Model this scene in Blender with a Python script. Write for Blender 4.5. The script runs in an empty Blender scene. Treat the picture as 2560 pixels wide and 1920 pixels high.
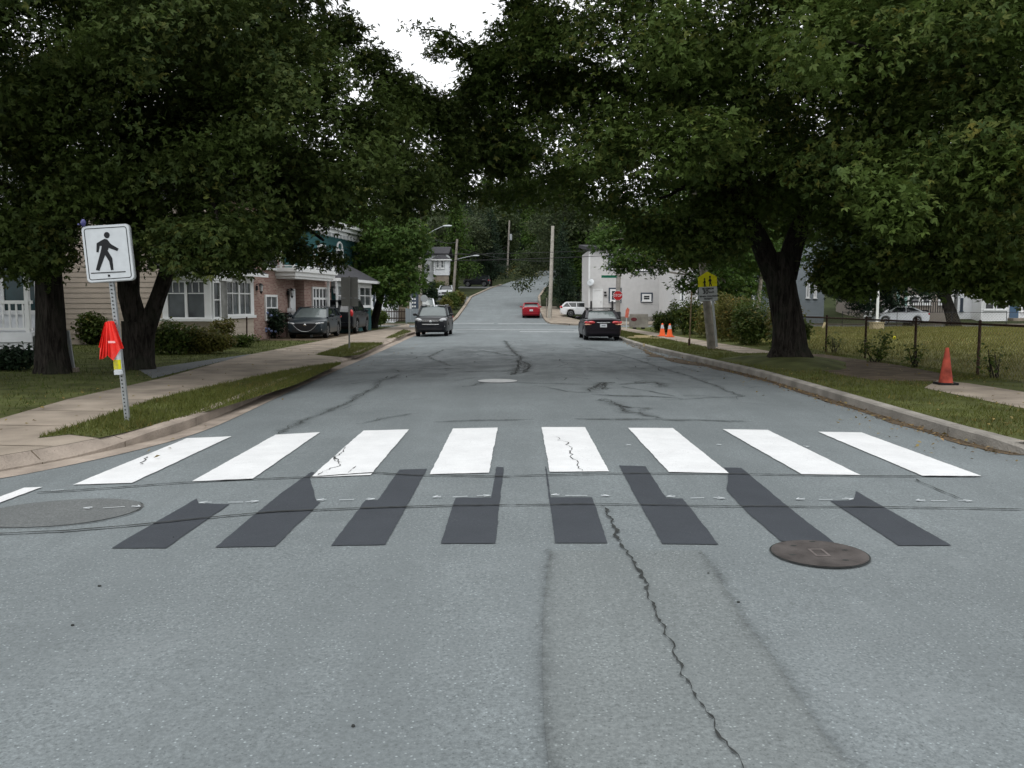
import bpy, bmesh, math, random
import numpy as np
from mathutils import Vector, Matrix
random.seed(7)
SC = bpy.context.scene
COL = SC.collection
R = math.radians

# ------------------------------------------------------------ camera, sky, sun, exposure
CAM = Vector((0.0, 0.0, 1.70)); FPX = 2141.0            # focal length in pixels of the 2560 x 1920 photograph
PITCH = R(5.30); YAW = R(0.187)
cd = bpy.data.cameras.new("camera"); cam = bpy.data.objects.new("camera", cd); COL.objects.link(cam)
cam.location = CAM; cam.rotation_euler = (R(90) - PITCH, 0, YAW)
cd.sensor_width = 36.0; cd.lens = 36.0 * FPX / 2560.0; cd.clip_start = 0.05; cd.clip_end = 3000
SC.camera = cam
SUN_EL, SUN_ROT = R(58), R(200)
w = bpy.data.worlds.new("World"); SC.world = w; w.use_nodes = True
nt = w.node_tree; nt.nodes.clear()
sky = nt.nodes.new("ShaderNodeTexSky"); sky.sky_type = 'NISHITA'; sky.sun_disc = False
sky.sun_elevation = SUN_EL; sky.sun_rotation = SUN_ROT; sky.dust_density = 6.0; sky.air_density = 1.0; sky.ozone_density = 1.0
hs = nt.nodes.new("ShaderNodeHueSaturation"); hs.inputs['Saturation'].default_value = 0.10
bg = nt.nodes.new("ShaderNodeBackground"); bg.inputs['Strength'].default_value = 0.15
wo = nt.nodes.new("ShaderNodeOutputWorld")
# high even overcast: the clear-sky model washed out by a bright white cloud sheet
mxw = nt.nodes.new("ShaderNodeMix"); mxw.data_type = 'RGBA'; mxw.inputs[0].default_value = .80; mxw.inputs[7].default_value = (6.75, 6.9, 7.05, 1)
nt.links.new(sky.outputs[0], hs.inputs['Color']); nt.links.new(hs.outputs[0], mxw.inputs[6]); nt.links.new(mxw.outputs[2], bg.inputs[0]); nt.links.new(bg.outputs[0], wo.inputs[0])
sl = bpy.data.lights.new("sun", 'SUN'); sl.energy = 0.6; sl.angle = R(40); sl.color = (1.0, 0.97, 0.93)
so = bpy.data.objects.new("sun", sl); COL.objects.link(so)
# the sun stands behind the camera, to its left, high up behind the overcast
so.rotation_euler = Vector((0.15, 0.45, -1.5)).to_track_quat('-Z', 'Y').to_euler()
SC.view_settings.view_transform = 'Standard'; SC.view_settings.look = 'None'
SC.view_settings.exposure = 0.58; SC.view_settings.gamma = 1.0
SC.cycles.max_bounces = 6; SC.cycles.diffuse_bounces = 3; SC.cycles.glossy_bounces = 2
SC.cycles.transmission_bounces = 3; SC.cycles.transparent_max_bounces = 6
try:
    SC.cycles.use_denoising = True; SC.cycles.caustics_reflective = False; SC.cycles.caustics_refractive = False
except Exception:
    pass

# ------------------------------------------------------------ survey helpers: where a point seen in the photograph stands in the world
RM = Matrix.Rotation(YAW, 3, 'Z') @ Matrix.Rotation(R(90) - PITCH, 3, 'X')
def ray(px, py):
    return RM @ Vector((px - 1280.0, -(py - 960.0), -FPX))
def G(px, py, z=0.0):
    d = ray(px, py); t = (z - CAM.z) / d.z
    return CAM + d * t
def atY(px, py, Y):
    d = ray(px, py); return CAM + d * (Y / d.y)
def onpl(px, py, O, n):
    d = ray(px, py); t = (Vector(O) - CAM).dot(n) / d.dot(n)
    return CAM + d * t
K = 1.15732                                             # 2212-wide survey sheet -> photograph pixels
def road_z(x, y):
    f = 1.0
    if y > 50: f = max(0.0, 1 - (y - 50) / 9.0)
    if y < 6: f = max(0.0, (y - 1) / 5.0)
    q = min(1.0, abs(x - 0.5) / 5.4)
    return 0.07 * (1 - q * q) * f
def GR(px, py, lift=0.0):
    z = 0.0
    for _ in range(6):
        p = G(px, py, z); z = road_z(p.x, p.y)
    return Vector((p.x, p.y, z + lift))
def hill(y):
    pts = [(-50, 0), (70, 0), (76, .12), (82, .42), (95, 1.4), (109, 2.6), (135, 4.2), (160, 5.3), (200, 9.5), (250, 17), (350, 34), (500, 52), (900, 60)]
    for (a, b), (c, d) in zip(pts, pts[1:]):
        if y <= c: return b + (d - b) * (y - a) / (c - a)
    return pts[-1][1]
def terr(x, y):
    h = hill(y)
    if y > 72:
        s = min(1.0, (y - 72) / 60.0)
        if x < -9: h += min(6.0, (-9 - x) * 0.10) * s
        if x > 14: h += min(8.0, (x - 14) * 0.10) * s
    return h

# ------------------------------------------------------------ mesh builder
class MB:
    def __init__(s): s.v = []; s.f = []; s.m = []; s.uv = []
    def face(s, pts, m=0, uv=None):
        b = len(s.v); s.v += [tuple(p) for p in pts]; s.f.append(tuple(range(b, b + len(pts)))); s.m.append(m); s.uv.append(uv)
    def obox(s, c, ax, half, m=0):
        c = Vector(c); X, Y, Z = [Vector(a) * h for a, h in zip(ax, half)]
        P = [c + X * i + Y * j + Z * k for k in (-1, 1) for j in (-1, 1) for i in (-1, 1)]
        b = len(s.v); s.v += [tuple(p) for p in P]
        for q in ((0, 2, 3, 1), (4, 5, 7, 6), (0, 1, 5, 4), (2, 6, 7, 3), (0, 4, 6, 2), (1, 3, 7, 5)):
            s.f.append(tuple(b + i for i in q)); s.m.append(m); s.uv.append(None)
    def box(s, x0, x1, y0, y1, z0, z1, m=0):
        s.obox(((x0 + x1) / 2, (y0 + y1) / 2, (z0 + z1) / 2), ((1, 0, 0), (0, 1, 0), (0, 0, 1)), (abs(x1 - x0) / 2, abs(y1 - y0) / 2, abs(z1 - z0) / 2), m)
    def bar(s, a, b, w, h=None, m=0):
        a, b = Vector(a), Vector(b); d = (b - a); L = d.length
        if L < 1e-6: return
        d /= L; up = Vector((0, 0, 1)) if abs(d.z) < .9 else Vector((0, 1, 0))
        x = d.cross(up).normalized(); z = x.cross(d).normalized()
        s.obox((a + b) / 2, (x, d, z), (w / 2, L / 2, (h or w) / 2), m)
    def tube(s, pts, rad, n=8, m=0, cap=True, wob=0.0, rng=None):
        pts = [Vector(p) for p in pts]
        if not hasattr(rad, '__len__'): rad = [rad] * len(pts)
        base = len(s.v); px = None
        for i, p in enumerate(pts):
            d = (pts[min(i + 1, len(pts) - 1)] - pts[max(i - 1, 0)]).normalized()
            if px is None:
                up = Vector((0, 0, 1)) if abs(d.z) < .9 else Vector((0, 1, 0))
                px = d.cross(up).normalized()
            px = (px - d * px.dot(d)).normalized(); py = d.cross(px)
            for k in range(n):
                a = 2 * math.pi * k / n
                rr = rad[i] * (1 + (wob * (math.sin(3 * a + i * .35) * .5 + math.sin(5 * a - i * .21) * .5) if wob else 0))
                s.v.append(tuple(p + px * math.cos(a) * rr + py * math.sin(a) * rr))
        for i in range(len(pts) - 1):
            for k in range(n):
                a = base + i * n + k; b = base + i * n + (k + 1) % n
                s.f.append((a, b, b + n, a + n)); s.m.append(m); s.uv.append(None)
        if cap:
            s.f.append(tuple(base + k for k in range(n - 1, -1, -1))); s.m.append(m); s.uv.append(None)
            e = base + (len(pts) - 1) * n
            s.f.append(tuple(e + k for k in range(n))); s.m.append(m); s.uv.append(None)
    def cyl(s, a, b, r, n=12, m=0): s.tube([a, b], r, n, m)
    def extr(s, pts, off, m=0):
        """Closed solid from a planar outline and an offset vector."""
        off = Vector(off); A = [Vector(p) for p in pts]; B = [p + off for p in A]
        s.face(A[::-1], m); s.face(B, m)
        for i in range(len(A)):
            j = (i + 1) % len(A); s.face((A[i], A[j], B[j], B[i]), m)
    def ellip(s, c, r, n=10, k=6, m=0, ax=None):
        c = Vector(c); ax = ax or (Vector((1, 0, 0)), Vector((0, 1, 0)), Vector((0, 0, 1))); b = len(s.v)
        for i in range(k + 1):
            t = math.pi * i / k
            for j in range(n):
                a = 2 * math.pi * j / n
                s.v.append(tuple(c + Vector(ax[0]) * r[0] * math.sin(t) * math.cos(a) + Vector(ax[1]) * r[1] * math.sin(t) * math.sin(a) + Vector(ax[2]) * r[2] * math.cos(t)))
        for i in range(k):
            for j in range(n):
                s.f.append((b + i * n + j, b + (i + 1) * n + j, b + (i + 1) * n + (j + 1) % n, b + i * n + (j + 1) % n)); s.m.append(m); s.uv.append(None)
    def build(s, name, mats, parent=None, smooth=False, world=True, label=None):
        me = bpy.data.meshes.new(name)
        off = Vector((0, 0, 0))
        if parent is not None and world:
            q = parent
            while q is not None: off = off + q.location; q = q.parent
        me.from_pydata([(x - off.x, y - off.y, z - off.z) for x, y, z in s.v], [], s.f)
        if not isinstance(mats, (list, tuple)): mats = [mats]
        for m in mats: me.materials.append(m)
        if len(mats) > 1: me.polygons.foreach_set("material_index", s.m)
        if any(u is not None for u in s.uv):
            ul = me.uv_layers.new(name="uv"); i = 0
            for f, u in zip(s.f, s.uv):
                for k in range(len(f)):
                    if u is not None: ul.data[i].uv = u[k]
                    i += 1
        if smooth: me.polygons.foreach_set("use_smooth", [True] * len(me.polygons))
        me.update()
        if smooth:
            try: me.set_sharp_from_angle(angle=R(38))
            except Exception: pass
        o = bpy.data.objects.new(name, me); COL.objects.link(o)
        if parent is not None: o.parent = parent
        if label: o['label'] = label
        return o
def empty(name, loc, label=None, cat=None, group=None, rz=0.0):
    o = bpy.data.objects.new(name, None); COL.objects.link(o); o.location = loc; o.rotation_euler = (0, 0, rz); o.empty_display_size = .2
    tag(o, label, cat, group); return o
def tag(o, label=None, cat=None, group=None, kind=None):
    if label: o['label'] = label
    if cat: o['category'] = cat
    if group: o['group'] = group
    if kind: o['kind'] = kind
    return o
def struct(o, label=None): o['kind'] = 'structure'; (label and tag(o, label)); return o
def children(o): return [c for c in COL.objects if c.parent == o]
def copy_tree(o, kids, parent=None):
    c = o.copy(); COL.objects.link(c); c.parent = parent
    for k, kk in kids: copy_tree(k, kk, c)
    return c
def tree_of(o): return [(c, tree_of(c)) for c in children(o)]
def npmesh(name, V, F, mat, parent=None, smooth=False):
    """V (n,3) array, F (m,k) array of equal sized faces."""
    me = bpy.data.meshes.new(name); n, k = F.shape
    me.vertices.add(len(V)); me.vertices.foreach_set("co", np.ascontiguousarray(V, dtype=np.float32).ravel())
    me.loops.add(n * k); me.loops.foreach_set("vertex_index", np.ascontiguousarray(F, dtype=np.int32).ravel())
    me.polygons.add(n); me.polygons.foreach_set("loop_start", np.arange(0, n * k, k, dtype=np.int32))
    try: me.polygons.foreach_set("loop_total", np.full(n, k, dtype=np.int32))
    except Exception: pass
    me.materials.append(mat); me.update(calc_edges=True)
    o = bpy.data.objects.new(name, me); COL.objects.link(o)
    if parent is not None: o.parent = parent
    return o

# ------------------------------------------------------------ materials
MATS = {}
def mat(name, col, rough=.7, var=.12, scale=6.0, metal=0.0, bump=0.0, bscale=40.0, spec=None, coat=0.0, detail=4.0):
    if name in MATS: return MATS[name]
    if spec is None: spec = .06 if rough > .78 else .18 if rough > .4 else .35
    m = bpy.data.materials.new(name); m.use_nodes = True; t = m.node_tree; b = t.nodes['Principled BSDF']
    b.inputs['Roughness'].default_value = rough; b.inputs['Metallic'].default_value = metal
    b.inputs['Specular IOR Level'].default_value = spec; b.inputs['Coat Weight'].default_value = coat; b.inputs['Coat Roughness'].default_value = .05
    co = t.nodes.new("ShaderNodeTexCoord")
    if var > 0:
        n = t.nodes.new("ShaderNodeTexNoise"); n.inputs['Scale'].default_value = scale; n.inputs['Detail'].default_value = detail
        t.links.new(co.outputs['Object'], n.inputs['Vector'])
        r = t.nodes.new("ShaderNodeValToRGB"); r.color_ramp.elements[0].position = .3; r.color_ramp.elements[1].position = .7
        r.color_ramp.elements[0].color = tuple(c * (1 - var) for c in col) + (1,); r.color_ramp.elements[1].color = tuple(min(1, c * (1 + var)) for c in col) + (1,)
        t.links.new(n.outputs['Fac'], r.inputs[0]); t.links.new(r.outputs[0], b.inputs['Base Color'])
    else: b.inputs['Base Color'].default_value = tuple(col) + (1,)
    if bump > 0:
        n2 = t.nodes.new("ShaderNodeTexNoise"); n2.inputs['Scale'].default_value = bscale; n2.inputs['Detail'].default_value = 5
        t.links.new(co.outputs['Object'], n2.inputs['Vector'])
        bp = t.nodes.new("ShaderNodeBump"); bp.inputs['Strength'].default_value = bump; bp.inputs['Distance'].default_value = .03
        t.links.new(n2.outputs['Fac'], bp.inputs['Height']); t.links.new(bp.outputs[0], b.inputs['Normal'])
    MATS[name] = m; return m
def N(t, kind, **kw):
    n = t.nodes.new("ShaderNode" + kind)
    for k, v in kw.items():
        if k in n.inputs: n.inputs[k].default_value = v
        else: setattr(n, k, v)
    return n
def ramp(t, src, stops):
    r = t.nodes.new("ShaderNodeValToRGB"); e = r.color_ramp.elements
    while len(e) > len(stops): e.remove(e[-1])
    while len(e) < len(stops): e.new(.5)
    for q, (p, c) in zip(e, stops): q.position = p; q.color = (c, c, c, 1) if not hasattr(c, '__len__') else tuple(c) + (1,)
    t.links.new(src, r.inputs[0]); return r.outputs[0]
def mixc(t, fac, a, b, mode='MIX'):
    m = t.nodes.new("ShaderNodeMix"); m.data_type = 'RGBA'; m.blend_type = mode
    for i, s in ((0, fac), (6, a), (7, b)):
        if hasattr(s, 'links'): t.links.new(s, m.inputs[i])
        elif i == 0: m.inputs[i].default_value = s
        else: m.inputs[i].default_value = tuple(s) + (1,)
    return m.outputs[2]
def asphalt(name, base, dark=1.0, stains=True):
    m = bpy.data.materials.new(name); m.use_nodes = True; t = m.node_tree; b = t.nodes['Principled BSDF']
    b.inputs['Roughness'].default_value = .8; b.inputs['Specular IOR Level'].default_value = .17
    co = t.nodes.new("ShaderNodeTexCoord").outputs['Object']
    def noise(scale, detail=3, rough=.6):
        n = N(t, "TexNoise", Scale=scale, Detail=detail, Roughness=rough); t.links.new(co, n.inputs['Vector']); return n.outputs['Fac']
    c = mixc(t, ramp(t, noise(.35, 5), [(.3, 0.), (.7, 1.)]), [x * .82 for x in base], [x * 1.14 for x in base])
    c = mixc(t, .70, c, ramp(t, noise(48, 5, .8), [(.30, .16), (.5, .5), (.70, .86)]), 'OVERLAY')
    c = mixc(t, ramp(t, noise(4.5, 6, .7), [(.35, .0), (.75, .30)]), c, [x * .72 for x in base])
    mps = t.nodes.new("ShaderNodeMapping"); mps.inputs['Scale'].default_value = (1.5, .16, 1); t.links.new(co, mps.inputs[0])
    nst = N(t, "TexNoise", Scale=1.0, Detail=5.0, Roughness=.65); t.links.new(mps.outputs[0], nst.inputs['Vector'])
    c = mixc(t, ramp(t, nst.outputs['Fac'], [(.42, 0.), (.64, .55)]), c, [x * .78 for x in base])
    c = mixc(t, ramp(t, noise(.9, 6, .75), [(.52, 0.), (.66, .35)]), c, [base[0] * 1.12, base[1] * 1.1, base[2] * 1.1])
    v = N(t, "TexVoronoi", Scale=42.0); t.links.new(co, v.inputs['Vector'])
    c = mixc(t, ramp(t, v.outputs['Distance'], [(.0, .9), (.16, .6), (.26, 0.)]), c, mixc(t, ramp(t, v.outputs['Color'], [(.55, 0.), (.62, 1.)]), [x * .5 for x in base], [x * 2.0 for x in base]))
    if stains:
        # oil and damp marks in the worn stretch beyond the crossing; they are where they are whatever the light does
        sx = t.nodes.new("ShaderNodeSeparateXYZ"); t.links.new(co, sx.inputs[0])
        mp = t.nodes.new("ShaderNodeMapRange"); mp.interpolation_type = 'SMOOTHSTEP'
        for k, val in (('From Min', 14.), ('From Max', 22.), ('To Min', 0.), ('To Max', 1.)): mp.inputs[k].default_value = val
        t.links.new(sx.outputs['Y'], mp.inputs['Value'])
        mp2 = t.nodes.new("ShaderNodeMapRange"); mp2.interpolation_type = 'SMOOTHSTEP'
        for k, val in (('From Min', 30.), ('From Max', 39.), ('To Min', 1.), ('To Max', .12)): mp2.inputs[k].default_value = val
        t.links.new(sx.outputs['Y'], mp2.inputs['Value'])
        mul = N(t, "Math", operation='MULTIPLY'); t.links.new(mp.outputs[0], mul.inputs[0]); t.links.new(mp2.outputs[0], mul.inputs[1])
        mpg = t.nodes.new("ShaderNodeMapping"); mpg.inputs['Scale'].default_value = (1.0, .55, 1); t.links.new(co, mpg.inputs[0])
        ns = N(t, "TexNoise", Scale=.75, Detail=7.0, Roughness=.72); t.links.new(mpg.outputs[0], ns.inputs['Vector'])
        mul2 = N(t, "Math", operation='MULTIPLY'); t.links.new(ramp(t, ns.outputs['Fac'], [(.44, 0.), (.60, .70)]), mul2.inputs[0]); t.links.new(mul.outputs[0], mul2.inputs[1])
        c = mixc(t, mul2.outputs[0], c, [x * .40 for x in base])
    t.links.new(c, b.inputs['Base Color'])
    bp = N(t, "Bump", Strength=.5, Distance=.004); t.links.new(noise(160, 3, .7), bp.inputs['Height']); t.links.new(bp.outputs[0], b.inputs['Normal'])
    return m
def leafmat(name, c0, c1, c2, trans=.34, clump=.55):
    """Leaf colours: every leaf its own tint (random per island), every bough its own shade of green."""
    m = bpy.data.materials.new(name); m.use_nodes = True; t = m.node_tree; b = t.nodes['Principled BSDF']; out = t.nodes['Material Output']
    b.inputs['Roughness'].default_value = .55; b.inputs['Specular IOR Level'].default_value = .12
    g = t.nodes.new("ShaderNodeNewGeometry")
    co = t.nodes.new("ShaderNodeTexCoord").outputs['Object']
    n = N(t, "TexNoise", Scale=clump, Detail=2.0); t.links.new(co, n.inputs['Vector'])
    a = ramp(t, g.outputs['Random Per Island'], [(0., c0), (.5, c1), (.93, c2), (1., [c2[0] * 1.6, c2[1] * 1.25, c2[2]])])
    bcol = mixc(t, ramp(t, n.outputs['Fac'], [(.35, 0.), (.65, 1.)]), a, [c1[0] * 1.25, c1[1] * 1.25, c1[2] * 1.1])
    t.links.new(bcol, b.inputs['Base Color'])
    tr = t.nodes.new("ShaderNodeBsdfTranslucent"); t.links.new(bcol, tr.inputs['Color'])
    mx = t.nodes.new("ShaderNodeMixShader"); mx.inputs[0].default_value = trans
    t.links.new(b.outputs[0], mx.inputs[1]); t.links.new(tr.outputs[0], mx.inputs[2]); t.links.new(mx.outputs[0], out.inputs['Surface'])
    MATS[name] = m; return m
def brickmat(name):
    m = bpy.data.materials.new(name); m.use_nodes = True; t = m.node_tree; b = t.nodes['Principled BSDF']; b.inputs['Roughness'].default_value = .9; b.inputs['Specular IOR Level'].default_value = .05
    uv = t.nodes.new("ShaderNodeTexCoord").outputs['UV']
    br = N(t, "TexBrick", Scale=1.0); br.inputs['Brick Width'].default_value = .22; br.inputs['Row Height'].default_value = .075; br.inputs['Mortar Size'].default_value = .010
    br.inputs['Color1'].default_value = (.24, .125, .105, 1); br.inputs['Color2'].default_value = (.43, .33, .29, 1); br.inputs['Mortar'].default_value = (.34, .29, .25, 1); br.inputs['Bias'].default_value = -.25
    t.links.new(uv, br.inputs['Vector'])
    n = N(t, "TexNoise", Scale=2.3, Detail=4.0); t.links.new(uv, n.inputs['Vector'])
    c = mixc(t, ramp(t, n.outputs['Fac'], [(.35, .0), (.7, .45)]), br.outputs['Color'], (.33, .235, .20))
    t.links.new(c, b.inputs['Base Color'])
    bp = N(t, "Bump", Strength=.5, Distance=.01); t.links.new(br.outputs['Fac'], bp.inputs['Height']); bp.invert = True; t.links.new(bp.outputs[0], b.inputs['Normal'])
    return m
def worn(name, col, under, amount):
    """Road paint with chips down to the asphalt, tyre scuffs and the stone texture under it."""
    m = bpy.data.materials.new(name); m.use_nodes = True; t = m.node_tree; b = t.nodes['Principled BSDF']; b.inputs['Roughness'].default_value = .7; b.inputs['Specular IOR Level'].default_value = .2
    co = t.nodes.new("ShaderNodeTexCoord").outputs['Object']
    def noise(scale, detail=3, rough=.6):
        n = N(t, "TexNoise", Scale=scale, Detail=detail, Roughness=rough); t.links.new(co, n.inputs['Vector']); return n.outputs['Fac']
    c = mixc(t, ramp(t, noise(2.2, 6, .7), [(.35, 0.), (.7, 1.)]), [x * .90 for x in col], [min(1, x * 1.06) for x in col])
    c = mixc(t, .35, c, ramp(t, noise(85, 4, .7), [(.3, .3), (.7, .7)]), 'OVERLAY')
    mul = N(t, "Math", operation='MULTIPLY'); t.links.new(ramp(t, noise(60, 3, .7), [(.60, 0.), (.68, 1.)]), mul.inputs[0]); t.links.new(ramp(t, noise(1.7, 4, .7), [(.45, .12), (.68, 1.)]), mul.inputs[1])
    c = mixc(t, mul.outputs[0], c, under)
    t.links.new(c, b.inputs['Base Color']); bp = N(t, "Bump", Strength=.4, Distance=.004); t.links.new(noise(150, 3, .7), bp.inputs['Height']); t.links.new(bp.outputs[0], b.inputs['Normal']); return m
def soft(name, col, strength):
    """A stain soaked into the road: strongest along its middle line, ragged and fading out to both sides."""
    m = bpy.data.materials.new(name); m.use_nodes = True; t = m.node_tree; b = t.nodes['Principled BSDF']; b.inputs['Base Color'].default_value = tuple(col) + (1,); b.inputs['Roughness'].default_value = .7; b.inputs['Specular IOR Level'].default_value = .3
    tc = t.nodes.new("ShaderNodeTexCoord"); sx = t.nodes.new("ShaderNodeSeparateXYZ"); t.links.new(tc.outputs['UV'], sx.inputs[0])
    prof = ramp(t, sx.outputs['X'], [(0., 0.), (.25, .25), (.5, 1.), (.75, .25), (1., 0.)])
    n = N(t, "TexNoise", Scale=14.0, Detail=6.0, Roughness=.75); t.links.new(tc.outputs['Object'], n.inputs['Vector'])
    n2 = N(t, "TexNoise", Scale=2.5, Detail=3.0); t.links.new(tc.outputs['Object'], n2.inputs['Vector'])
    a = N(t, "Math", operation='MULTIPLY'); t.links.new(prof, a.inputs[0]); t.links.new(ramp(t, n.outputs['Fac'], [(.32, 0.), (.66, 1.)]), a.inputs[1])
    a2 = N(t, "Math", operation='MULTIPLY'); t.links.new(a.outputs[0], a2.inputs[0]); t.links.new(ramp(t, n2.outputs['Fac'], [(.3, strength * .5), (.65, strength * 1.5)]), a2.inputs[1])
    t.links.new(a2.outputs[0], b.inputs['Alpha']); return m
def barkmat(name, col):
    m = bpy.data.materials.new(name); m.use_nodes = True; t = m.node_tree; b = t.nodes['Principled BSDF']; b.inputs['Roughness'].default_value = .95; b.inputs['Specular IOR Level'].default_value = .04
    co = t.nodes.new("ShaderNodeTexCoord").outputs['Object']; mp = t.nodes.new("ShaderNodeMapping"); mp.inputs['Scale'].default_value = (1, 1, .16); t.links.new(co, mp.inputs[0])
    n = N(t, "TexNoise", Scale=13.0, Detail=7.0, Roughness=.7, Distortion=.6); t.links.new(mp.outputs[0], n.inputs['Vector'])
    n2 = N(t, "TexNoise", Scale=1.8, Detail=4.0); t.links.new(co, n2.inputs['Vector'])
    c = mixc(t, ramp(t, n.outputs['Fac'], [(.38, 0.), (.62, 1.)]), [x * .35 for x in col], [x * 1.7 for x in col])
    c = mixc(t, ramp(t, n2.outputs['Fac'], [(.5, 0.), (.7, .5)]), c, (col[0] * 1.1, col[1] * 1.5, col[2] * 1.2))
    t.links.new(c, b.inputs['Base Color']); bp = N(t, "Bump", Strength=1.0, Distance=.06); t.links.new(n.outputs['Fac'], bp.inputs['Height']); t.links.new(bp.outputs[0], b.inputs['Normal']); return m
M_ASPH = asphalt("asphalt", (.162, .183, .189))
M_ASPH2 = asphalt("asphalt_trench", (.158, .176, .178), stains=False)
M_ASPH3 = asphalt("asphalt_round_patch", (.120, .128, .128), stains=False)
M_WHITE = worn("road_paint_white", (.66, .67, .675), (.28, .29, .29), .07)
M_SEAM = soft("seam_stain", (.085, .094, .096), .36)
M_STAIN = soft("oil_stain", (.050, .055, .055), .62)
M_BLACK = worn("road_paint_black", (.045, .051, .060), (.10, .108, .11), .10)
M_CRACK = mat("crack_dark", (.042, .045, .044), .95, .3, 20)
M_TAR = mat("tar_seam", (.150, .160, .163), .9, .25, 22)
M_CONC = mat("concrete", (.268, .230, .188), .9, .30, 1.3, bump=.35, bscale=60, detail=8)
M_KERB = mat("kerb_concrete", (.30, .255, .215), .92, .28, 2.2, bump=.6, bscale=35, detail=8)
M_KERB2 = mat("kerb_grey", (.25, .235, .21), .92, .3, 2.0, bump=.6, bscale=35, detail=8)
M_DIRT = mat("dirt", (.10, .078, .055), .95, .35, 3.0, bump=.6, bscale=25, detail=8)
M_LAWN = mat("lawn_soil", (.075, .085, .030), .95, .4, 1.6, bump=.6, bscale=30, detail=8)
M_FIELD = mat("field_soil", (.125, .124, .040), .95, .35, .35, bump=.6, bscale=20, detail=8)
M_HILL = mat("hill_soil", (.030, .038, .016), .95, .4, .3, detail=8)
M_WOOD = mat("pole_wood", (.235, .215, .19), .85, .25, 5, bump=.4, bscale=30)
M_GALV = mat("galvanised", (.38, .40, .41), .45, .1, 20, metal=.6)
M_BARK = barkmat("bark", (.025, .022, .019))
M_BARKL = mat("bark_pale", (.32, .29, .26), .9, .5, 6, bump=.6, bscale=20)
M_WTRIM = mat("white_trim", (.72, .73, .73), .5, .04, 5)
M_GLASS = mat("window_glass", (.07, .08, .085), .08, .5, 1.4, spec=.7)
M_GLASS2 = mat("window_glass_dim", (.025, .028, .032), .08, .4, 1.2, spec=.6)
M_BRICK = brickmat("brick")
M_BEIGE = mat("siding_beige", (.43, .37, .31), .75, .05, 3)
M_SHING = mat("roof_shingles", (.055, .055, .06), .95, .3, 14, bump=.5, bscale=30, spec=.1)
M_TEAL = mat("siding_teal", (.025, .085, .088), .7, .08, 3)
M_GREYS = mat("siding_grey", (.54, .535, .53), .7, .05, 3)
M_WHITES = mat("siding_white", (.68, .70, .72), .7, .05, 3)
M_BLUEG = mat("siding_bluegrey", (.22, .25, .27), .7, .06, 3)
M_TAN = mat("siding_tan", (.33, .28, .21), .75, .05, 3)
M_TAUPE = mat("siding_taupe", (.27, .24, .21), .75, .05, 3)
M_NAVY = mat("navy_trim", (.05, .065, .09), .6, .05, 3)
M_STEEL = mat("black_iron", (.02, .02, .022), .5, .1, 5)
M_RUST = mat("rusty_iron", (.055, .036, .028), .9, .5, 20)
M_ORANGE = mat("cone_orange", (.78, .13, .035), .55, .08, 8)
M_ORANGED = mat("cone_faded", (.30, .055, .035), .75, .5, 5)
M_FLAG = mat("flag_fabric", (.92, .075, .06), .7, .12, 6)
M_YEL = mat("sign_yellow", (.64, .60, .012), .5, .12, 10)
M_SIGNW = mat("sign_white", (.50, .53, .55), .45, .05, 12)
M_INK = mat("sign_black", (.012, .013, .015), .5, .1, 10)
M_RED = mat("sign_red", (.40, .018, .020), .5, .08, 10)
M_GREEN = mat("sign_green", (.01, .12, .07), .5, .08, 10)
M_GREYB = mat("sign_back", (.19, .19, .18), .6, .06, 10)
M_RUBBER = mat("rubber", (.018, .018, .019), .85, .1, 20)
M_RIM = mat("wheel_rim", (.36, .37, .38), .3, .05, 20, metal=.8)
M_CHROME = mat("chrome", (.75, .76, .77), .18, 0, metal=1.0)
M_CGLASS = mat("car_glass", (.02, .024, .026), .05, 0, spec=.8)
M_CGLASSW = mat("car_windscreen", (.10, .12, .12), .05, .15, 2, spec=1.0)
M_LAMP = mat("headlamp_lens", (.42, .43, .44), .2, .5, 14, spec=.8)
M_TAIL = mat("tail_lens", (.46, .015, .018), .15, .2, 14, spec=.8)
M_AMBER = mat("amber_lens", (.72, .36, .24), .2, .1, 14)
M_PLATE = mat("licence_plate_white", (.62, .63, .66), .5, .05, 10)
M_PLASTIC = mat("black_plastic", (.022, .022, .024), .6, .1, 20)
def paint(name, c, metal=.3): return mat(name, c, .30, 0, metal=0, spec=.22, coat=.12)
# ------------------------------------------------------------ the ground: road, kerbs, pavements, lawns, hill
def poly_off(P, d):
    """Offset an open polyline sideways (positive = to the left of its direction)."""
    out = []
    for i, p in enumerate(P):
        a = Vector(P[max(i - 1, 0)][:2]); b = Vector(P[min(i + 1, len(P) - 1)][:2]); t = (b - a).normalized()
        out.append((p[0] - t.y * d, p[1] + t.x * d))
    return out
def smooth_line(P, n=1):
    for _ in range(n):
        Q = [P[0]]
        for a, b in zip(P, P[1:]):
            Q += [(a[0] * .75 + b[0] * .25, a[1] * .75 + b[1] * .25), (a[0] * .25 + b[0] * .75, a[1] * .25 + b[1] * .75)]
        P = Q + [P[-1]]
    return P
LE = [(-60, 6.6), (-14, 6.6), (-8.0, 7.35)] + [tuple(G(x, y).xy) for x, y in ((-60, 1207), (0, 1197), (170, 1166), (341, 1130), (503, 1087), (600, 1041), (747, 968), (882, 909), (976, 868), (1035, 839))] + [(-5.15, 57), (-6.0, 59), (-8.5, 60), (-60, 60.2)]
RE = [(60, 7.0), (9.5, 7.5), (7.0, 8.2), (5.95, 9.0), (5.62, 9.9), (5.56, 10.8), (5.66, 14.1), (5.75, 20), (5.58, 22.4), (5.28, 26.8), (4.95, 32.4), (4.92, 37.9), (5.0, 41), (5.0, 56), (5.6, 58.6), (7.5, 60), (60, 60.2)]
LE = smooth_line(LE, 2); RE = smooth_line(RE, 2)
SL = .14
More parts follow.
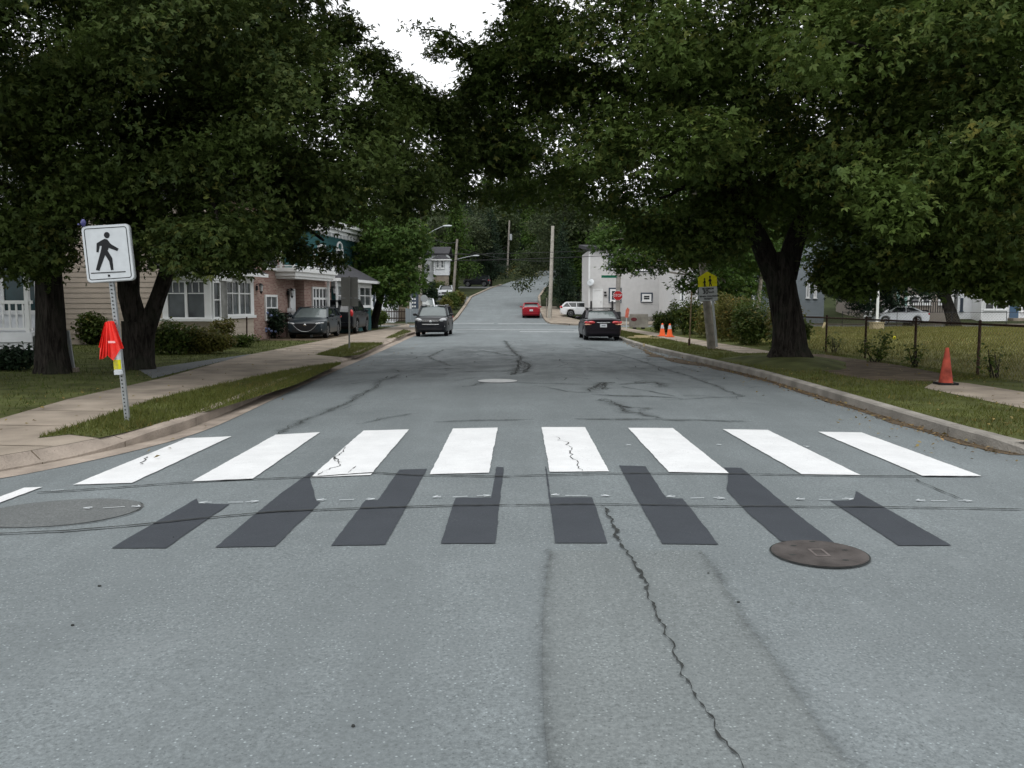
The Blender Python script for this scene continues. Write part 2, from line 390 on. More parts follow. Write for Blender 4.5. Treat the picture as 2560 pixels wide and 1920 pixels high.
def ribbon(mb, A, B, za, zb, m=0):
    for i in range(len(A) - 1):
        mb.face(((A[i][0], A[i][1], za(*A[i])), (A[i + 1][0], A[i + 1][1], za(*A[i + 1])), (B[i + 1][0], B[i + 1][1], zb(*B[i + 1])), (B[i][0], B[i][1], zb(*B[i]))), m)
# the one big ground sheet
mb = MB(); xs = [-700, -300, -150, -90, -60, -35, -20, -9, -4, 0, 4, 14, 22, 35, 60, 90, 150, 300, 700]
ys = [-400, -100, -20, 70.3, 72, 76, 82, 95, 109, 135, 160, 200, 250, 350, 500, 900, 1500]
for i in range(len(xs) - 1):
    for j in range(len(ys) - 1):
        q = [(xs[i], ys[j]), (xs[i + 1], ys[j]), (xs[i + 1], ys[j + 1]), (xs[i], ys[j + 1])]
        mb.face([(x, y, (terr(x, y) if y >= 72 else -.16) - .02) for x, y in q])
struct(mb.build("ground", M_HILL))
# the road: near junction, main street with its camber, cross street, and the street climbing the hill
mb = MB(); xs = [-60, -30, -15, -10] + [x * .5 for x in range(-15, 18)] + [10, 15, 30, 60]; ys = [-25, -10, -4] + [y * 1.0 for y in range(-2, 71)] + [70.5]
for i in range(len(xs) - 1):
    for j in range(len(ys) - 1):
        q = [(xs[i], ys[j]), (xs[i + 1], ys[j]), (xs[i + 1], ys[j + 1]), (xs[i], ys[j + 1])]
        mb.face([(x, y, road_z(x, y)) for x, y in q])
HL = [(-6.8, 70.4), (-5.6, 72), (-5.45, 76), (-5.4, 82), (-5.4, 95), (-5.4, 109), (-3.7, 135), (-2.4, 160), (6, 200)]
HR = [(4.4, 70.4), (3.0, 72), (2.75, 76), (2.65, 82), (2.6, 95), (2.9, 109), (4.6, 135), (7.0, 160), (17, 200)]
mb2 = mb
for i in range(len(HL) - 1):
    a, b, c, d = HL[i], HR[i], HR[i + 1], HL[i + 1]
    mb.face([(p[0], p[1], hill(p[1]) + (.03 if p[1] > 70.5 else .004)) for p in (a, b, c, d)])
road = struct(mb.build("road", M_ASPH, smooth=True), None)
def sheet(pts, lift, ragged=0.0, seed=[0]):
    P = [GR(x, y, lift) for x, y in pts]
    if not ragged: return P
    seed[0] += 1; g = random.Random(seed[0]); Q = []
    for a, b in zip(P, P[1:] + P[:1]):
        n = max(1, int((b - a).length / .05)); t = (b - a).normalized(); off = 0
        for k in range(n):
            off = off * .6 + g.uniform(-ragged, ragged); p = a.lerp(b, k / n) + Vector((-t.y, t.x, 0)) * (off if k else 0); Q.append(Vector((p.x, p.y, road_z(p.x, p.y) + lift)))
    return Q
def zA(p): return (p[0] / 1.728125, 1000 + p[1] / 1.728125)
def zB(p): return (1280 + p[0] / 1.728125, 1000 + p[1] / 1.728125)
def zC(p): return (600 + p[0] / 1.70154, 780 + p[1] / 1.70154)
def zD(p): return (p[0] * K, p[1] * K)
# worn trench strip and the round patch, let into the road
mb = MB(); mb.face(sheet([zD(p) for p in ((1188, 1190), (1515, 1190), (1560, 1260), (1610, 1345), (1668, 1420), (1722, 1500), (1780, 1590), (1870, 1700), (1190, 1700), (1176, 1560), (1172, 1450), (1172, 1340), (1178, 1270))], .004))
mb.build("trench_patch", M_ASPH2, road)
RPX = .62; mb = MB(); cpt = GR(*zD((130, 1107)), .004); mb.face([(cpt.x + RPX * math.cos(a) * (1 + .04 * math.sin(3 * a)), cpt.y + .50 * math.sin(a) * (1 + .05 * math.sin(2 * a + 1)), road_z(cpt.x + RPX * math.cos(a), cpt.y + .5 * math.sin(a)) + .004) for a in [2 * math.pi * i / 40 for i in range(40)]])
mb.build("round_patch", M_ASPH3, road); PATCH = [(cpt.x + (RPX + .005) * math.cos(a), cpt.y + .505 * math.sin(a)) for a in [R(-120 + 9 * i) for i in range(19)]]
def strip(mb, px, width, lift, jit=.03, step=.10, seed=1, conv=None, wv=.5, soft=False):
    rng = random.Random(seed); P = [GR(*(conv(p) if conv else p)) for p in px]; Q = []
    for a, b in zip(P, P[1:]):
        n = max(1, int((b - a).length / step))
        for k in range(n): Q.append(a.lerp(b, k / n))
    Q.append(P[-1]); L = []; off = 0
    for i, q in enumerate(Q):
        t = (Q[min(i + 1, len(Q) - 1)] - Q[max(i - 1, 0)]); t.z = 0; t.normalize(); nrm = Vector((-t.y, t.x, 0))
        off = off * .6 + rng.uniform(-jit, jit); c = q + nrm * off; ww = width * (1 + rng.uniform(-wv, wv)) * .5
        if i in (0, len(Q) - 1): ww *= .2
        a, b = c + nrm * ww, c - nrm * ww
        L.append((Vector((a.x, a.y, road_z(a.x, a.y) + lift)), Vector((b.x, b.y, road_z(b.x, b.y) + lift))))
    for i, ((a, b), (c, d)) in enumerate(zip(L, L[1:])): mb.face((a, b, d, c), 0, ((0, i * step), (1, i * step), (1, (i + 1) * step), (0, (i + 1) * step)) if soft else None)
mb = MB()
strip(mb, [(1190, 1185), (1178, 1270), (1172, 1340), (1172, 1450), (1177, 1560), (1190, 1700)], .16, .007, .004, .12, 3, zD, .15, True)
strip(mb, [(1515, 1190), (1560, 1260), (1610, 1345), (1668, 1420), (1722, 1500), (1780, 1590), (1870, 1700)], .15, .007, .004, .12, 4, zD, .15, True)
mb.build("tar_seam", M_SEAM, road)
mb = MB()
strip(mb, [(150, 405), (400, 390), (740, 365), (1000, 350), (1340, 337), (1620, 318), (1800, 330), (2212, 335)], .026, .014, .004, .05, 11, zA, .35)
strip(mb, [(0, 332), (430, 322), (860, 322), (1250, 328), (1500, 333), (2030, 335)], .024, .014, .004, .05, 12, zB, .35)
strip(mb, [(-40, 585), (300, 570), (600, 545), (900, 513), (1200, 487), (1500, 474), (1900, 462), (2212, 458)], .026, .014, .004, .05, 13, zA, .35)
strip(mb, [(0, 459), (370, 455), (560, 458), (900, 464), (1300, 466), (1800, 470), (2212, 478)], .022, .014, .004, .05, 14, zB, .35)
strip(mb, [(375, 458), (400, 490), (425, 530), (460, 600), (490, 660), (520, 720), (560, 770), (585, 830)], .017, .014, .020, .045, 15, zB, .9)
strip(mb, [(1398, 1279), (1420, 1330), (1460, 1420), (1490, 1490), (1545, 1560), (1555, 1590), (1605, 1659), (1660, 1730)], .009, .014, .012, .03, 16, zD, .9)
strip(mb, [(188, 162), (200, 178), (235, 185), (250, 220), (275, 260), (305, 312)], .007, .014, .03, .07, 17, zB, .9)
strip(mb, [(1500, 205), (1445, 260), (1475, 290), (1430, 300), (1375, 330)], .008, .014, .02, .05, 18, zA, .9)
strip(mb, [(1535, 290), (1515, 320)], .007, .014, .02, .05, 19, zA, .9); strip(mb, [(625, 250), (610, 285)], .012, .014, .03, .06, 20, zA); strip(mb, [(1445, 250), (1475, 275)], .016, .014, .02, .05, 21, zA, .9)
rg = random.Random(4)
for (xa, ya), (xb, yb) in zip(PATCH, PATCH[1:]): mb.face([(x, y, road_z(x, y) + .013) for x, y in ((xa, ya), (xa * 1.0 + .012 * rg.uniform(.3, 1.3), ya - .008), (xb + .012 * rg.uniform(.3, 1.3), yb - .008), (xb, yb))])
strip(mb, [(1740, 345), (1830, 390), (1945, 436)], .014, .014, .012, .07, 22, zB)
sm = MB()
for i, (P, wd) in enumerate((
    ([(690, 265), (600, 295), (570, 330), (520, 355), (440, 395), (330, 440), (150, 520)], .035), ([(820, 470), (1010, 462), (1250, 460)], .03), ([(1420, 455), (1550, 460), (1780, 458), (1980, 463), (2180, 468)], .05),
    ([(1490, 350), (1590, 358), (1760, 360), (1890, 368)], .07), ([(1540, 370), (1600, 390), (1640, 430), (1700, 430), (1790, 455)], .06), ([(1600, 395), (1660, 410), (1730, 410), (1700, 425)], .06),
    ([(945, 320), (1000, 310), (1040, 298)], .04), ([(960, 255), (1200, 250)], .06), ([(1420, 145), (1550, 170), (1640, 190), (1800, 240), (1960, 290), (2140, 362)], .03), ([(1128, 122), (1140, 140), (1160, 165), (1190, 190), (1190, 230), (1160, 270)], .10),
    ([(740, 240), (840, 245), (930, 240)], .08), ([(1480, 340), (1530, 300), (1560, 300), (1545, 330)], .07), ([(1600, 310), (1760, 300), (1800, 320)], .08), ([(870, 160), (800, 190), (900, 230)], .04), ([(1150, 300), (1330, 305), (1460, 310)], .03), ([(1160, 190), (1090, 175), (1000, 160)], .05),
    ([(500, 480), (620, 450), (760, 430)], .02), ([(1180, 205), (1230, 225), (1220, 255), (1150, 265)], .12))):
    strip(mb, P, wd * .30, .010, .05, .08, 30 + i, zC, .9); strip(sm, P, min(.5, wd * 5 + .12), .008, .05, .3, 60 + i, zC, .4, True)
rng = random.Random(5)
for i in range(110):
    x0, y0 = rng.choice(((-2.3, 27), (2.6, 20), (.4, 29), (3.1, 18), (-1.5, 33), (1.2, 36), (-2.5, 20), (.5, 25), (3.2, 26))); x0 += rng.gauss(0, 1.0); y0 += rng.gauss(0, 2.6); a = rng.uniform(0, 6.28); P = [(x0, y0)]
    for k in range(rng.randint(2, 5)): a += rng.uniform(-.9, .9); P.append((P[-1][0] + .35 * math.cos(a), P[-1][1] + .5 * math.sin(a)))
    Q = [Vector((x, y, 0)) for x, y in P]; wv = rng.uniform(.005, .022)
    for a_, b_ in zip(Q, Q[1:]):
        t = (b_ - a_).normalized(); nrm = Vector((-t.y, t.x, 0)) * wv * rng.uniform(.3, 1)
        mb.face([(p.x, p.y, road_z(p.x, p.y) + .010) for p in (a_ + nrm, a_ - nrm, b_ - nrm * .6, b_ + nrm * .6)])
mb.build("crack", M_CRACK, road); sm.build("oil_stain", M_STAIN, road)
# small chalk layout ticks of the crossing crew
mb = MB()
def tick(conv, a, b, hook=0):
    A, B = GR(*conv(a)), GR(*conv(b)); t = (B - A).normalized(); nrm = Vector((-t.y, t.x, 0)) * .006; up = Vector((0, 0, .012))
    mb.face((A + nrm + up, A - nrm + up, B - nrm + up, B + nrm + up))
    if hook:
        E = B if hook > 0 else A; s = -t if hook > 0 else t
        for q in (1, -1):
            F = E + s * .06 + Vector((-t.y, t.x, 0)) * .035 * q; d = (F - E).normalized(); nn = Vector((-d.y, d.x, 0)) * .006
            mb.face((E + nn + up * 1.02, E - nn + up * 1.02, F - nn + up * 1.02, F + nn + up * 1.02))
for cv, a, b, h in ((zA, (860, 448), (915, 447), -1), (zA, (985, 447), (1050, 446), 0), (zA, (1060, 446), (1117, 441), 1), (zA, (1368, 437), (1410, 435), -1), (zA, (1465, 437), (1530, 435), 0), (zA, (1580, 434), (1620, 432), 1), (zA, (1870, 425), (1905, 421), -1), (zA, (1955, 424), (2020, 421), 0), (zA, (2060, 419), (2120, 417), 1),
    (zB, (170, 415), (205, 413), -1), (zB, (230, 418), (325, 418), 0), (zB, (383, 416), (420, 419), 1), (zB, (668, 422), (705, 420), -1), (zB, (770, 429), (830, 427), 0), (zB, (870, 426), (920, 430), 1), (zB, (1228, 434), (1265, 430), -1), (zB, (1325, 435), (1385, 435), 0), (zB, (1425, 433), (1475, 432), 1), (zB, (1746, 439), (1785, 437), -1), (zB, (1810, 440), (1880, 440), 0), (zB, (1925, 438), (1988, 441), 1),
    (zA, (360, 472), (400, 470), -1), (zA, (445, 472), (540, 466), 0), (zA, (570, 462), (605, 466), 1), (zA, (220, 396), (275, 393), 0), (zB, (495, 197), (515, 198), 1), (zB, (890, 196), (905, 197), 1), (zB, (1270, 204), (1285, 204), 1)):
    tick(cv, a, b, h)
mb.build("chalk_marks", M_SIGNW, road)
# far markings
mb = MB()
for x0, x1, y0, y1 in ((.3, 4.6, 52.0, 52.5), (-4.7, 4.7, 55.0, 55.25), (-4.7, 4.9, 58.3, 58.55), (-2, 4.9, 56.6, 56.7)):
    mb.face([(x, y, road_z(x, y) + .008) for x, y in ((x0, y0), (x1, y0), (x1, y1), (x0, y1))])
for x0, x1, y in ((-5.2, -1.8, 73), (-1.4, 2.7, 72.3)):
    mb.face([(x, yy, hill(yy) + .045) for x, yy in ((x0, y), (x1, y), (x1, y + .3), (x0, y + .3))])
mb.build("far_crossing_lines", M_WHITE, road)

# the crossing and the blacked-out one in front of it
cw = empty("crosswalk", GR(1287, 1120), "bright white painted zebra crosswalk stripes across the grey road", "crosswalk")
for cv, P in ((zA, [(183, 380), (105, 383), (-250, 516), (-110, 488)]), (zA, [(315, 370), (570, 362), (1000, 160), (808, 168)]), (zA, [(830, 355), (1088, 347), (1383, 142), (1190, 153)]), (zA, [(1342, 338), (1600, 328), (1767, 130), (1570, 135)]), (zA, [(1856, 325), (2112, 318), (2150, 122), (1957, 126)]),
    (zB, [(128, 120), (315, 120), (420, 312), (163, 314)]), (zB, [(500, 123), (695, 124), (937, 320), (678, 315)]), (zB, [(910, 129), (1105, 132), (1506, 328), (1250, 324)]), (zB, [(1322, 140), (1510, 143), (2028, 332), (1780, 334)])):
    mb = MB(); mb.face(sheet([cv(p) for p in P], .010, .0035)); mb.build("stripe", M_WHITE, cw)
bw = empty("blacked_out_crosswalk", GR(1287, 1320), "misaligned old crosswalk stripes painted over in black before the white ones", "old crosswalk")
for cv, P in ((zA, [(482, 643), (717, 643), (992, 452), (858, 450), (850, 428)]), (zA, [(930, 640), (1190, 635), (1384, 444), (1368, 440), (1338, 337), (1360, 315), (1345, 313), (1205, 412)]), (zA, [(1430, 632), (1665, 628), (1846, 299), (1726, 303), (1632, 435), (1580, 435)]), (zA, [(1905, 623), (2140, 622), (2176, 292), (2144, 291), (2122, 424), (1968, 426)]),
    (zB, [(186, 621), (412, 621), (347, 423), (166, 423), (148, 290), (143, 290)]), (zB, [(650, 624), (892, 627), (738, 428), (666, 427), (576, 288), (462, 285), (545, 440)]), (zB, [(1160, 612), (1395, 622), (1225, 490), (990, 295), (915, 294), (935, 320), (928, 392), (1020, 490)]), (zB, [(1670, 632), (1898, 632), (1486, 396), (1474, 437), (1374, 437)])):
    mb = MB(); mb.face(sheet([cv(p) for p in P], .006, .003)); mb.build("black_stripe", M_BLACK, bw)

# manhole covers
def manhole(c, r, label, m, ring):
    o = empty("manhole_cover", c, label, "manhole cover")
    mb = MB(); n = 48
    P = [(c.x + r * math.cos(2 * math.pi * i / n), c.y + r * math.sin(2 * math.pi * i / n)) for i in range(n)]
    P2 = [(c.x + r * 1.035 * math.cos(2 * math.pi * i / n), c.y + r * 1.035 * math.sin(2 * math.pi * i / n)) for i in range(n)]
    mb.face([(x, y, c.z + .012) for x, y in P]); mb.build("lid", m, o)
    mb = MB()
    for i in range(n):
        j = (i + 1) % n; mb.face(((*P2[i], c.z + .009), (*P2[j], c.z + .009), (*P[j], c.z + .009), (*P[i], c.z + .009)))
    mb.build("rim", ring, o); return o
MC = mat("cast_iron", (.074, .067, .064), .8, .35, 5, bump=.5, bscale=50)
c = GR(2048, 1386); mo = manhole(c, .305, "rusty brown round manhole cover at the foot of a black stripe", MC, M_CRACK)
mb = MB()
for a, rr in ((.3, .2), (2.2, .2), (3.4, .2), (5.3, .2), (1.4, .27)):
    x, y = c.x + rr * math.cos(a), c.y + rr * math.sin(a); mb = MB(); mb.face([(x + .022 * math.cos(t), y + .014 * math.sin(t), c.z + .0135) for t in [i * .785 for i in range(8)]]); mb.build('pick_hole', M_CRACK, mo)
pass
mb = MB()
for s0, s1, mm in ((.075, .10, 0),):
    for (x0, x1, y0, y1) in ((-.05, .05, -.085, -.065), (-.05, .05, .065, .085), (-.05, -.034, -.065, .065), (.034, .05, -.065, .065)): mb.face([(c.x + x, c.y + y, c.z + .0145) for x, y in ((x0, y0), (x1, y0), (x1, y1), (x0, y1))])
mb.build("emblem_plate", mat("worn_iron", (.125, .11, .105), .6, .2, 20), mo)
manhole(GR(1244, 953), .42, "pale grey round manhole cover further up the road", mat("pale_iron", (.36, .37, .37), .55, .15, 9), M_TAR)
# pebbles and leaf scraps on the asphalt
mb = MB(); rng = random.Random(9)
for px, py, s in ((215, 1267, .03), (157, 1352, .025), (763, 1570, .025), (1595, 1302, .02), (375, 1162, .02), (1530, 1240, .02)):
    p = GR(px * K, py * K); mb.ellip(p + Vector((0, 0, .004)), (s * rng.uniform(.3, .55), s * .3, .007), 7, 4)
struct(mb.build("grit", M_CRACK))['kind'] = 'stuff'

# kerbs
def kerb(line, side, height, m, inset):
    A = poly_off(line, side * inset); B = poly_off(line, side * (inset + .03)); C = poly_off(line, side * (inset + .17)); mb = MB()
    n = len(A)
    for i in range(n - 1):
        h0, h1 = height(*A[i]), height(*A[i + 1])
        q = lambda L, k, z: (L[k][0], L[k][1], z)
        mb.face((q(A, i, -.1), q(A, i + 1, -.1), q(A, i + 1, h1 - .025), q(A, i, h0 - .025)))
        mb.face((q(A, i, h0 - .025), q(A, i + 1, h1 - .025), q(B, i + 1, h1), q(B, i, h0)))
        mb.face((q(B, i, h0), q(B, i + 1, h1), q(C, i + 1, max(h1, SL + .003)), q(C, i, max(h0, SL + .003))))
        mb.face((q(C, i, max(h0, SL + .003)), q(C, i + 1, max(h1, SL + .003)), q(C, i + 1, -.1), q(C, i, -.1)))
    return mb, C
def sst(a, b, x): t = max(0, min(1, (x - a) / (b - a))); return t * t * (3 - 2 * t)
def hL(x, y): return .155 - .10 * (1 - sst(9.2, 11, y)) - .07 * sst(22.5, 23.5, y) * (1 - sst(26, 27, y)) - .07 * sst(33, 34, y) * (1 - sst(38, 39, y))
def hR(x, y): return .160 - .09 * (1 - sst(9.2, 10.2, y))
# resample for a rounded run of kerb
def resample(L, step):
    Q = []
    for a, b in zip(L, L[1:]):
        d = math.hypot(b[0] - a[0], b[1] - a[1]); n = max(1, min(60, int(d / step)))
        for k in range(n): Q.append((a[0] + (b[0] - a[0]) * k / n, a[1] + (b[1] - a[1]) * k / n))
    return Q + [L[-1]]
LE = resample(LE, .6); RE = resample(RE, .6)
def ease(L, n):
    for _ in range(n): L = [L[0]] + [((a[0] + 2 * b[0] + c[0]) / 4, (a[1] + 2 * b[1] + c[1]) / 4) for a, b, c in zip(L, L[1:], L[2:])] + [L[-1]]
    return L
LE = ease(LE, 4); RE = ease(RE, 3)
kmb, LB = kerb(LE, 1, hL, M_KERB, .30); kl = struct(kmb.build("kerb", M_KERB, smooth=True))
kmb, RB = kerb(RE, -1, hR, M_KERB2, 0.0); kr = struct(kmb.build("kerb", M_KERB2, smooth=True))
def kerb_joints(line, side, height, inset, parent, step=5):
    A = poly_off(line, side * (inset - .003)); B = poly_off(line, side * (inset + .03)); C = poly_off(line, side * (inset + .17)); mb = MB()
    for i in range(3, len(A) - 3, step):
        if not 8.5 < A[i][1] < 56: continue
        t = (Vector(A[i + 1]) - Vector(A[i])).normalized() * .012; h = height(*A[i]); q = lambda L, s, z: (L[i][0] + t.x * s, L[i][1] + t.y * s, z)
        mb.face((q(A, 0, 0), q(A, 1, 0), q(A, 1, h - .024), q(A, 0, h - .024))); mb.face((q(B, 0, h + .003), q(B, 1, h + .003), q(C, 1, max(h, SL) + .006), q(C, 0, max(h, SL) + .006)))
    mb.build("kerb_joint", M_DIRT, parent)
kerb_joints(RE, -1, hR, 0.0, kr); kerb_joints(LE, 1, hL, .30, kl)
mb = MB(); GA = poly_off(LE, -.02); GB = poly_off(LE, .32); ribbon(mb, GA, GB, lambda x, y: road_z(x, y) + .006, lambda x, y: .012); struct(mb.build("gutter", M_KERB))
# slabs the lawns lie on
def slab(name, pts, z, m):
    mb = MB(); mb.face([(x, y, z) for x, y in pts]); o = mb.build(name, m); struct(o); return o
slab("lawn", LB + [(-60, 60.1), (-60, 7.2)], SL, M_LAWN)
slab("verge", RB + [(60, 59.9), (60, 7.2)], SL, M_LAWN)
# pavement, left: concrete from the kerb to the lawn edge
FE = [tuple(G(x * K, y * K, SL).xy) for x, y in ((-140, 952), (0, 905), (150, 862), (360, 815), (520, 770), (700, 735), (830, 710), (884, 700))]
LBs = [p for p in LB if 7.6 < p[1] < 58.5 and p[0] > -8.3]
pav = slab("pavement", [(-8.3, FE[0][1])] + FE + [(-7.2, 58.5)] + LBs[::-1] + [(-8.3, LBs[0][1])], SL + .006, M_CONC)
mb = MB()
for k, y in enumerate([9.3, 10.8, 12.3, 13.8, 15.3, 17, 18.6, 20.2, 21.8, 24, 26, 28, 30, 32, 34, 36, 39]):
    mb.face([(x, yy, SL + .010) for x, yy in ((-8.2, y + .3), (-5.1, y), (-5.1, y + .018), (-8.2, y + .318))])
mb.build("joint", M_DIRT, pav)
VERGE = []
for P in ([(80, 948), (330, 865), (500, 826), (650, 795), (737, 784), (735, 788), (640, 832), (480, 882), (350, 916), (262, 938), (215, 948), (150, 940)], [(682, 767), (760, 741), (830, 741), (778, 767), (735, 772)], [(832, 731), (872, 712), (889, 716), (862, 730)]):
    W = [tuple(G(x * K, y * K, SL).xy) for x, y in P]; VERGE.append(W); slab("verge", W, SL + .012, M_LAWN)
DRIVE = [(-12.6, 37.2), (-8.15, 37.2), (-7.6, 42), (-7.4, 52), (-10.5, 52)]
slab("driveway", DRIVE, SL + .004, M_DIRT)
PATHL = [tuple(G(x * K, y * K, SL).xy) for x, y in ((330, 818), (545, 765), (470, 775), (300, 800))]
slab("path", PATHL, SL + .009, M_TAR)
# pavement, right
PR1 = [(7.62, 8.6), (7.65, 12.8), (7.67, 16.0), (8.7, 17.6), (9.0, 17.0), (9.3, 12), (9.3, 8.6)]
PR2 = [(7.30, 27.5), (7.16, 30), (6.95, 36), (6.75, 44), (6.4, 53), (6.4, 58.6), (7.6, 58.6), (7.6, 53), (8.0, 42), (8.3, 34), (8.6, 27.5)]
PR3 = [(5.85, 9.3)] + [p for p in RB if 8.2 < p[1] < 9.8 and p[0] < 9.0][::-1] + [(8.9, 7.9), (9.2, 8.8), (7.6, 9.6), (6.2, 9.9)]
for P in (PR1, PR2): slab("pavement", P, SL + .006, M_CONC)
slab("pavement", [(5.74, 9.75), (7.7, 9.5), (9.2, 8.7), (9.4, 7.75), (7.3, 8.35), (6.2, 9.05)], SL + .010, M_CONC)
PDIRT = [(7.2, 19.0), (7.4, 17.6), (8.6, 17.3), (9.6, 18.5), (9.9, 22), (9.7, 27), (8.4, 27.4), (7.6, 25.5)]
slab("worn_path", PDIRT, SL + .005, M_DIRT)
FIELD = [(10.3, 8), (60, 8), (60, 60), (10.6, 60), (10.3, 40)]
slab("field", FIELD, SL + .008, M_FIELD)
# mound of roots and soil round the big right tree
mb = MB(); MO = (7.35, 23.1)
for i in range(24):
    for j in range(6):
        def q(i, j):
            a = 2 * math.pi * i / 24; r = 2.0 * j / 6 * (1 + .15 * math.sin(3 * a)); return (MO[0] + r * math.cos(a) * .85, MO[1] + r * math.sin(a) * 1.3, SL - .02 + .22 * (1 - (j / 6) ** 2))
        mb.face((q(i, j), q(i, j + 1), q(i + 1, j + 1), q(i + 1, j)))
struct(mb.build("root_mound", M_LAWN, smooth=True))
# far corner pavements and kerbs beyond the cross street
def hsheet(pts, dz, name, m, n=6):
    mb = MB(); mb.face([(x, y, hill(y) + dz) for x, y in pts]); return struct(mb.build(name, m))
for nm, P in (("pavement", [(4.3, 70.6), (16, 70.6), (16, 72), (3.05, 72)]), ("pavement", [(3.05, 72), (16, 72), (15, 76), (2.8, 76)]), ("pavement", [(2.8, 76), (6.2, 76), (5.0, 82), (2.7, 82)]), ("pavement", [(2.7, 82), (5.0, 82), (4.6, 95), (2.65, 95)])):
    hsheet(P, .10, nm, M_CONC)
for L, s in ((HL, 1), (HR, -1)):
    L2 = [p for p in L if p[1] < 190]; A = poly_off(L2, s * .02); B = poly_off(L2, s * .32); mb = MB()
    ribbon(mb, A, B, lambda x, y: hill(y) + .15, lambda x, y: hill(y) + .15); ribbon(mb, A, A, lambda x, y: hill(y) - .1, lambda x, y: hill(y) + .15)
    struct(mb.build("kerb", M_CONC))
for x0, x1 in ((-60, -6.9), (4.5, 60)):
    mb = MB(); mb.box(x0, x1, 70.3, 70.5, -.1, .14); struct(mb.build("kerb", M_CONC))
hsheet([(-20, 136), (-3.9, 134.5), (-3.2, 146), (-20, 150)], .07, "driveway", M_ASPH3)
hsheet([(-9.5, 100), (-5.7, 100), (-5.7, 109), (-9.5, 109)], .07, "driveway", M_ASPH3)
# ------------------------------------------------------------ leaves, trees, bushes, grass
def leaf_template(kind):
    if kind == 'maple':
        V = [(0, 0, 0)]; F = []
        for ang, ln, wd in ((0, 1.0, .20), (R(52), .80, .17), (R(-52), .80, .17)):
            c, s = math.cos(ang), math.sin(ang); b = len(V)
            for x, y, z in ((wd, ln * .5, .03), (0, ln, -.16), (-wd, ln * .5, .03)): V.append((x * c + y * s, -x * s + y * c, z))
            F.append((0, b, b + 1, b + 2))
    elif kind == 'ash':                                    # a spray of narrow pointed leaflets
        V = [(0, 0, 0)]; F = []
        for ang, ln, wd in ((0, 1.0, .13), (R(38), .85, .12), (R(-38), .85, .12), (R(80), .6, .11), (R(-80), .6, .11)):
            c, s = math.cos(ang), math.sin(ang); b = len(V)
            for x, y, z in ((wd, ln * .45, .03), (0, ln, -.22), (-wd, ln * .45, .03)): V.append((x * c + y * s, -x * s + y * c, z))
            F.append((0, b, b + 1, b + 2))
    else:
        V = [(0, 0, 0), (.30, .5, .07), (0, 1, -.08), (-.30, .5, .07)]; F = [(0, 1, 2, 3)]
    return np.array(V, dtype=np.float32), np.array(F, dtype=np.int32)
def scatter_leaves(C, Nn, S, kind, rs):
    V, F = leaf_template(kind); n = len(C)
    Nn = Nn / np.maximum(np.linalg.norm(Nn, axis=1, keepdims=True), 1e-6)
    t = rs.normal(size=(n, 3)); t -= Nn * (t * Nn).sum(1, keepdims=True); t /= np.maximum(np.linalg.norm(t, axis=1, keepdims=True), 1e-6)
    b = np.cross(Nn, t)
    P = C[:, None, :] + S[:, None, None] * (V[None, :, 0:1] * t[:, None, :] + V[None, :, 1:2] * b[:, None, :] + V[None, :, 2:3] * Nn[:, None, :])
    idx = (np.arange(n, dtype=np.int32) * len(V))[:, None, None] + F[None]
    return P.reshape(-1, 3), idx.reshape(-1, F.shape[1])
def clump_noise(P, f, ph):
    return (np.sin(P[:, 0] * f + ph) * np.sin(P[:, 1] * f * 1.1 + 2 * ph) + np.sin(P[:, 2] * f * 1.3 + 3 * ph) * np.sin((P[:, 0] + P[:, 1]) * f * .7 + ph)) * .5
def crown_points(lobes, n_twig, per, rs, spread, hollow=.45, cut=-.28, freq=2.6):
    L = np.array(lobes, dtype=np.float64); area = (L[:, 3:6].prod(1)) ** (2 / 3); p = area / area.sum()
    k = rs.choice(len(L), size=n_twig, p=p)
    d = rs.normal(size=(n_twig, 3)); d /= np.linalg.norm(d, axis=1, keepdims=True)
    r = hollow + (1 - hollow) * rs.random(n_twig) ** .6
    c = L[k, :3] + d * r[:, None] * L[k, 3:6]
    keep = clump_noise(c, freq, 1.3) + .35 * clump_noise(c, freq * 2.7, .4) > cut
    c, d = c[keep], d[keep]
    C = np.repeat(c, per, 0) + rs.normal(size=(len(c) * per, 3)) * np.array([spread, spread, spread * .55])
    Nn = np.repeat(d, per, 0) * .5 + np.array([0, 0, .75]) + rs.normal(size=C.shape) * .55
    return C, Nn
def make_crown(name, lobes, n_twig, per, size, kind, m, parent, seed, spread=.2, hollow=.45, cut=-.28, freq=2.6):
    rs = np.random.RandomState(seed); C, Nn = crown_points(lobes, n_twig, per, rs, spread, hollow, cut, freq)
    S = size * rs.uniform(.6, 1.25, len(C)); V, F = scatter_leaves(C, Nn, S, kind, rs)
    if parent is not None: V = V - np.array(parent.location)
    return npmesh(name, V, F, m, parent)
L_MAPLE = leafmat("maple_leaf", (.026, .045, .014), (.044, .067, .018), (.084, .104, .029))
L_SILVER = leafmat("silver_maple_leaf", (.035, .063, .017), (.062, .096, .024), (.125, .146, .039))
L_MID = leafmat("broad_leaf", (.024, .050, .012), (.045, .085, .018), (.085, .120, .028))
L_FAR = leafmat("far_leaf", (.026, .040, .018), (.040, .060, .024), (.068, .085, .034))
L_DARK = leafmat("dark_leaf", (.012, .024, .016), (.020, .036, .022), (.035, .055, .030))
L_FEATH = leafmat("feathery_leaf", (.030, .045, .024), (.048, .066, .032), (.075, .092, .045))
L_BUSH = leafmat("bush_leaf", (.030, .055, .014), (.055, .085, .020), (.11, .115, .030))
L_BUSHY = leafmat("bush_leaf_yellow", (.055, .065, .018), (.095, .098, .026), (.17, .13, .04))
L_PETAL = mat("hydrangea_petal", (.16, .20, .33), .8, .3, 9)

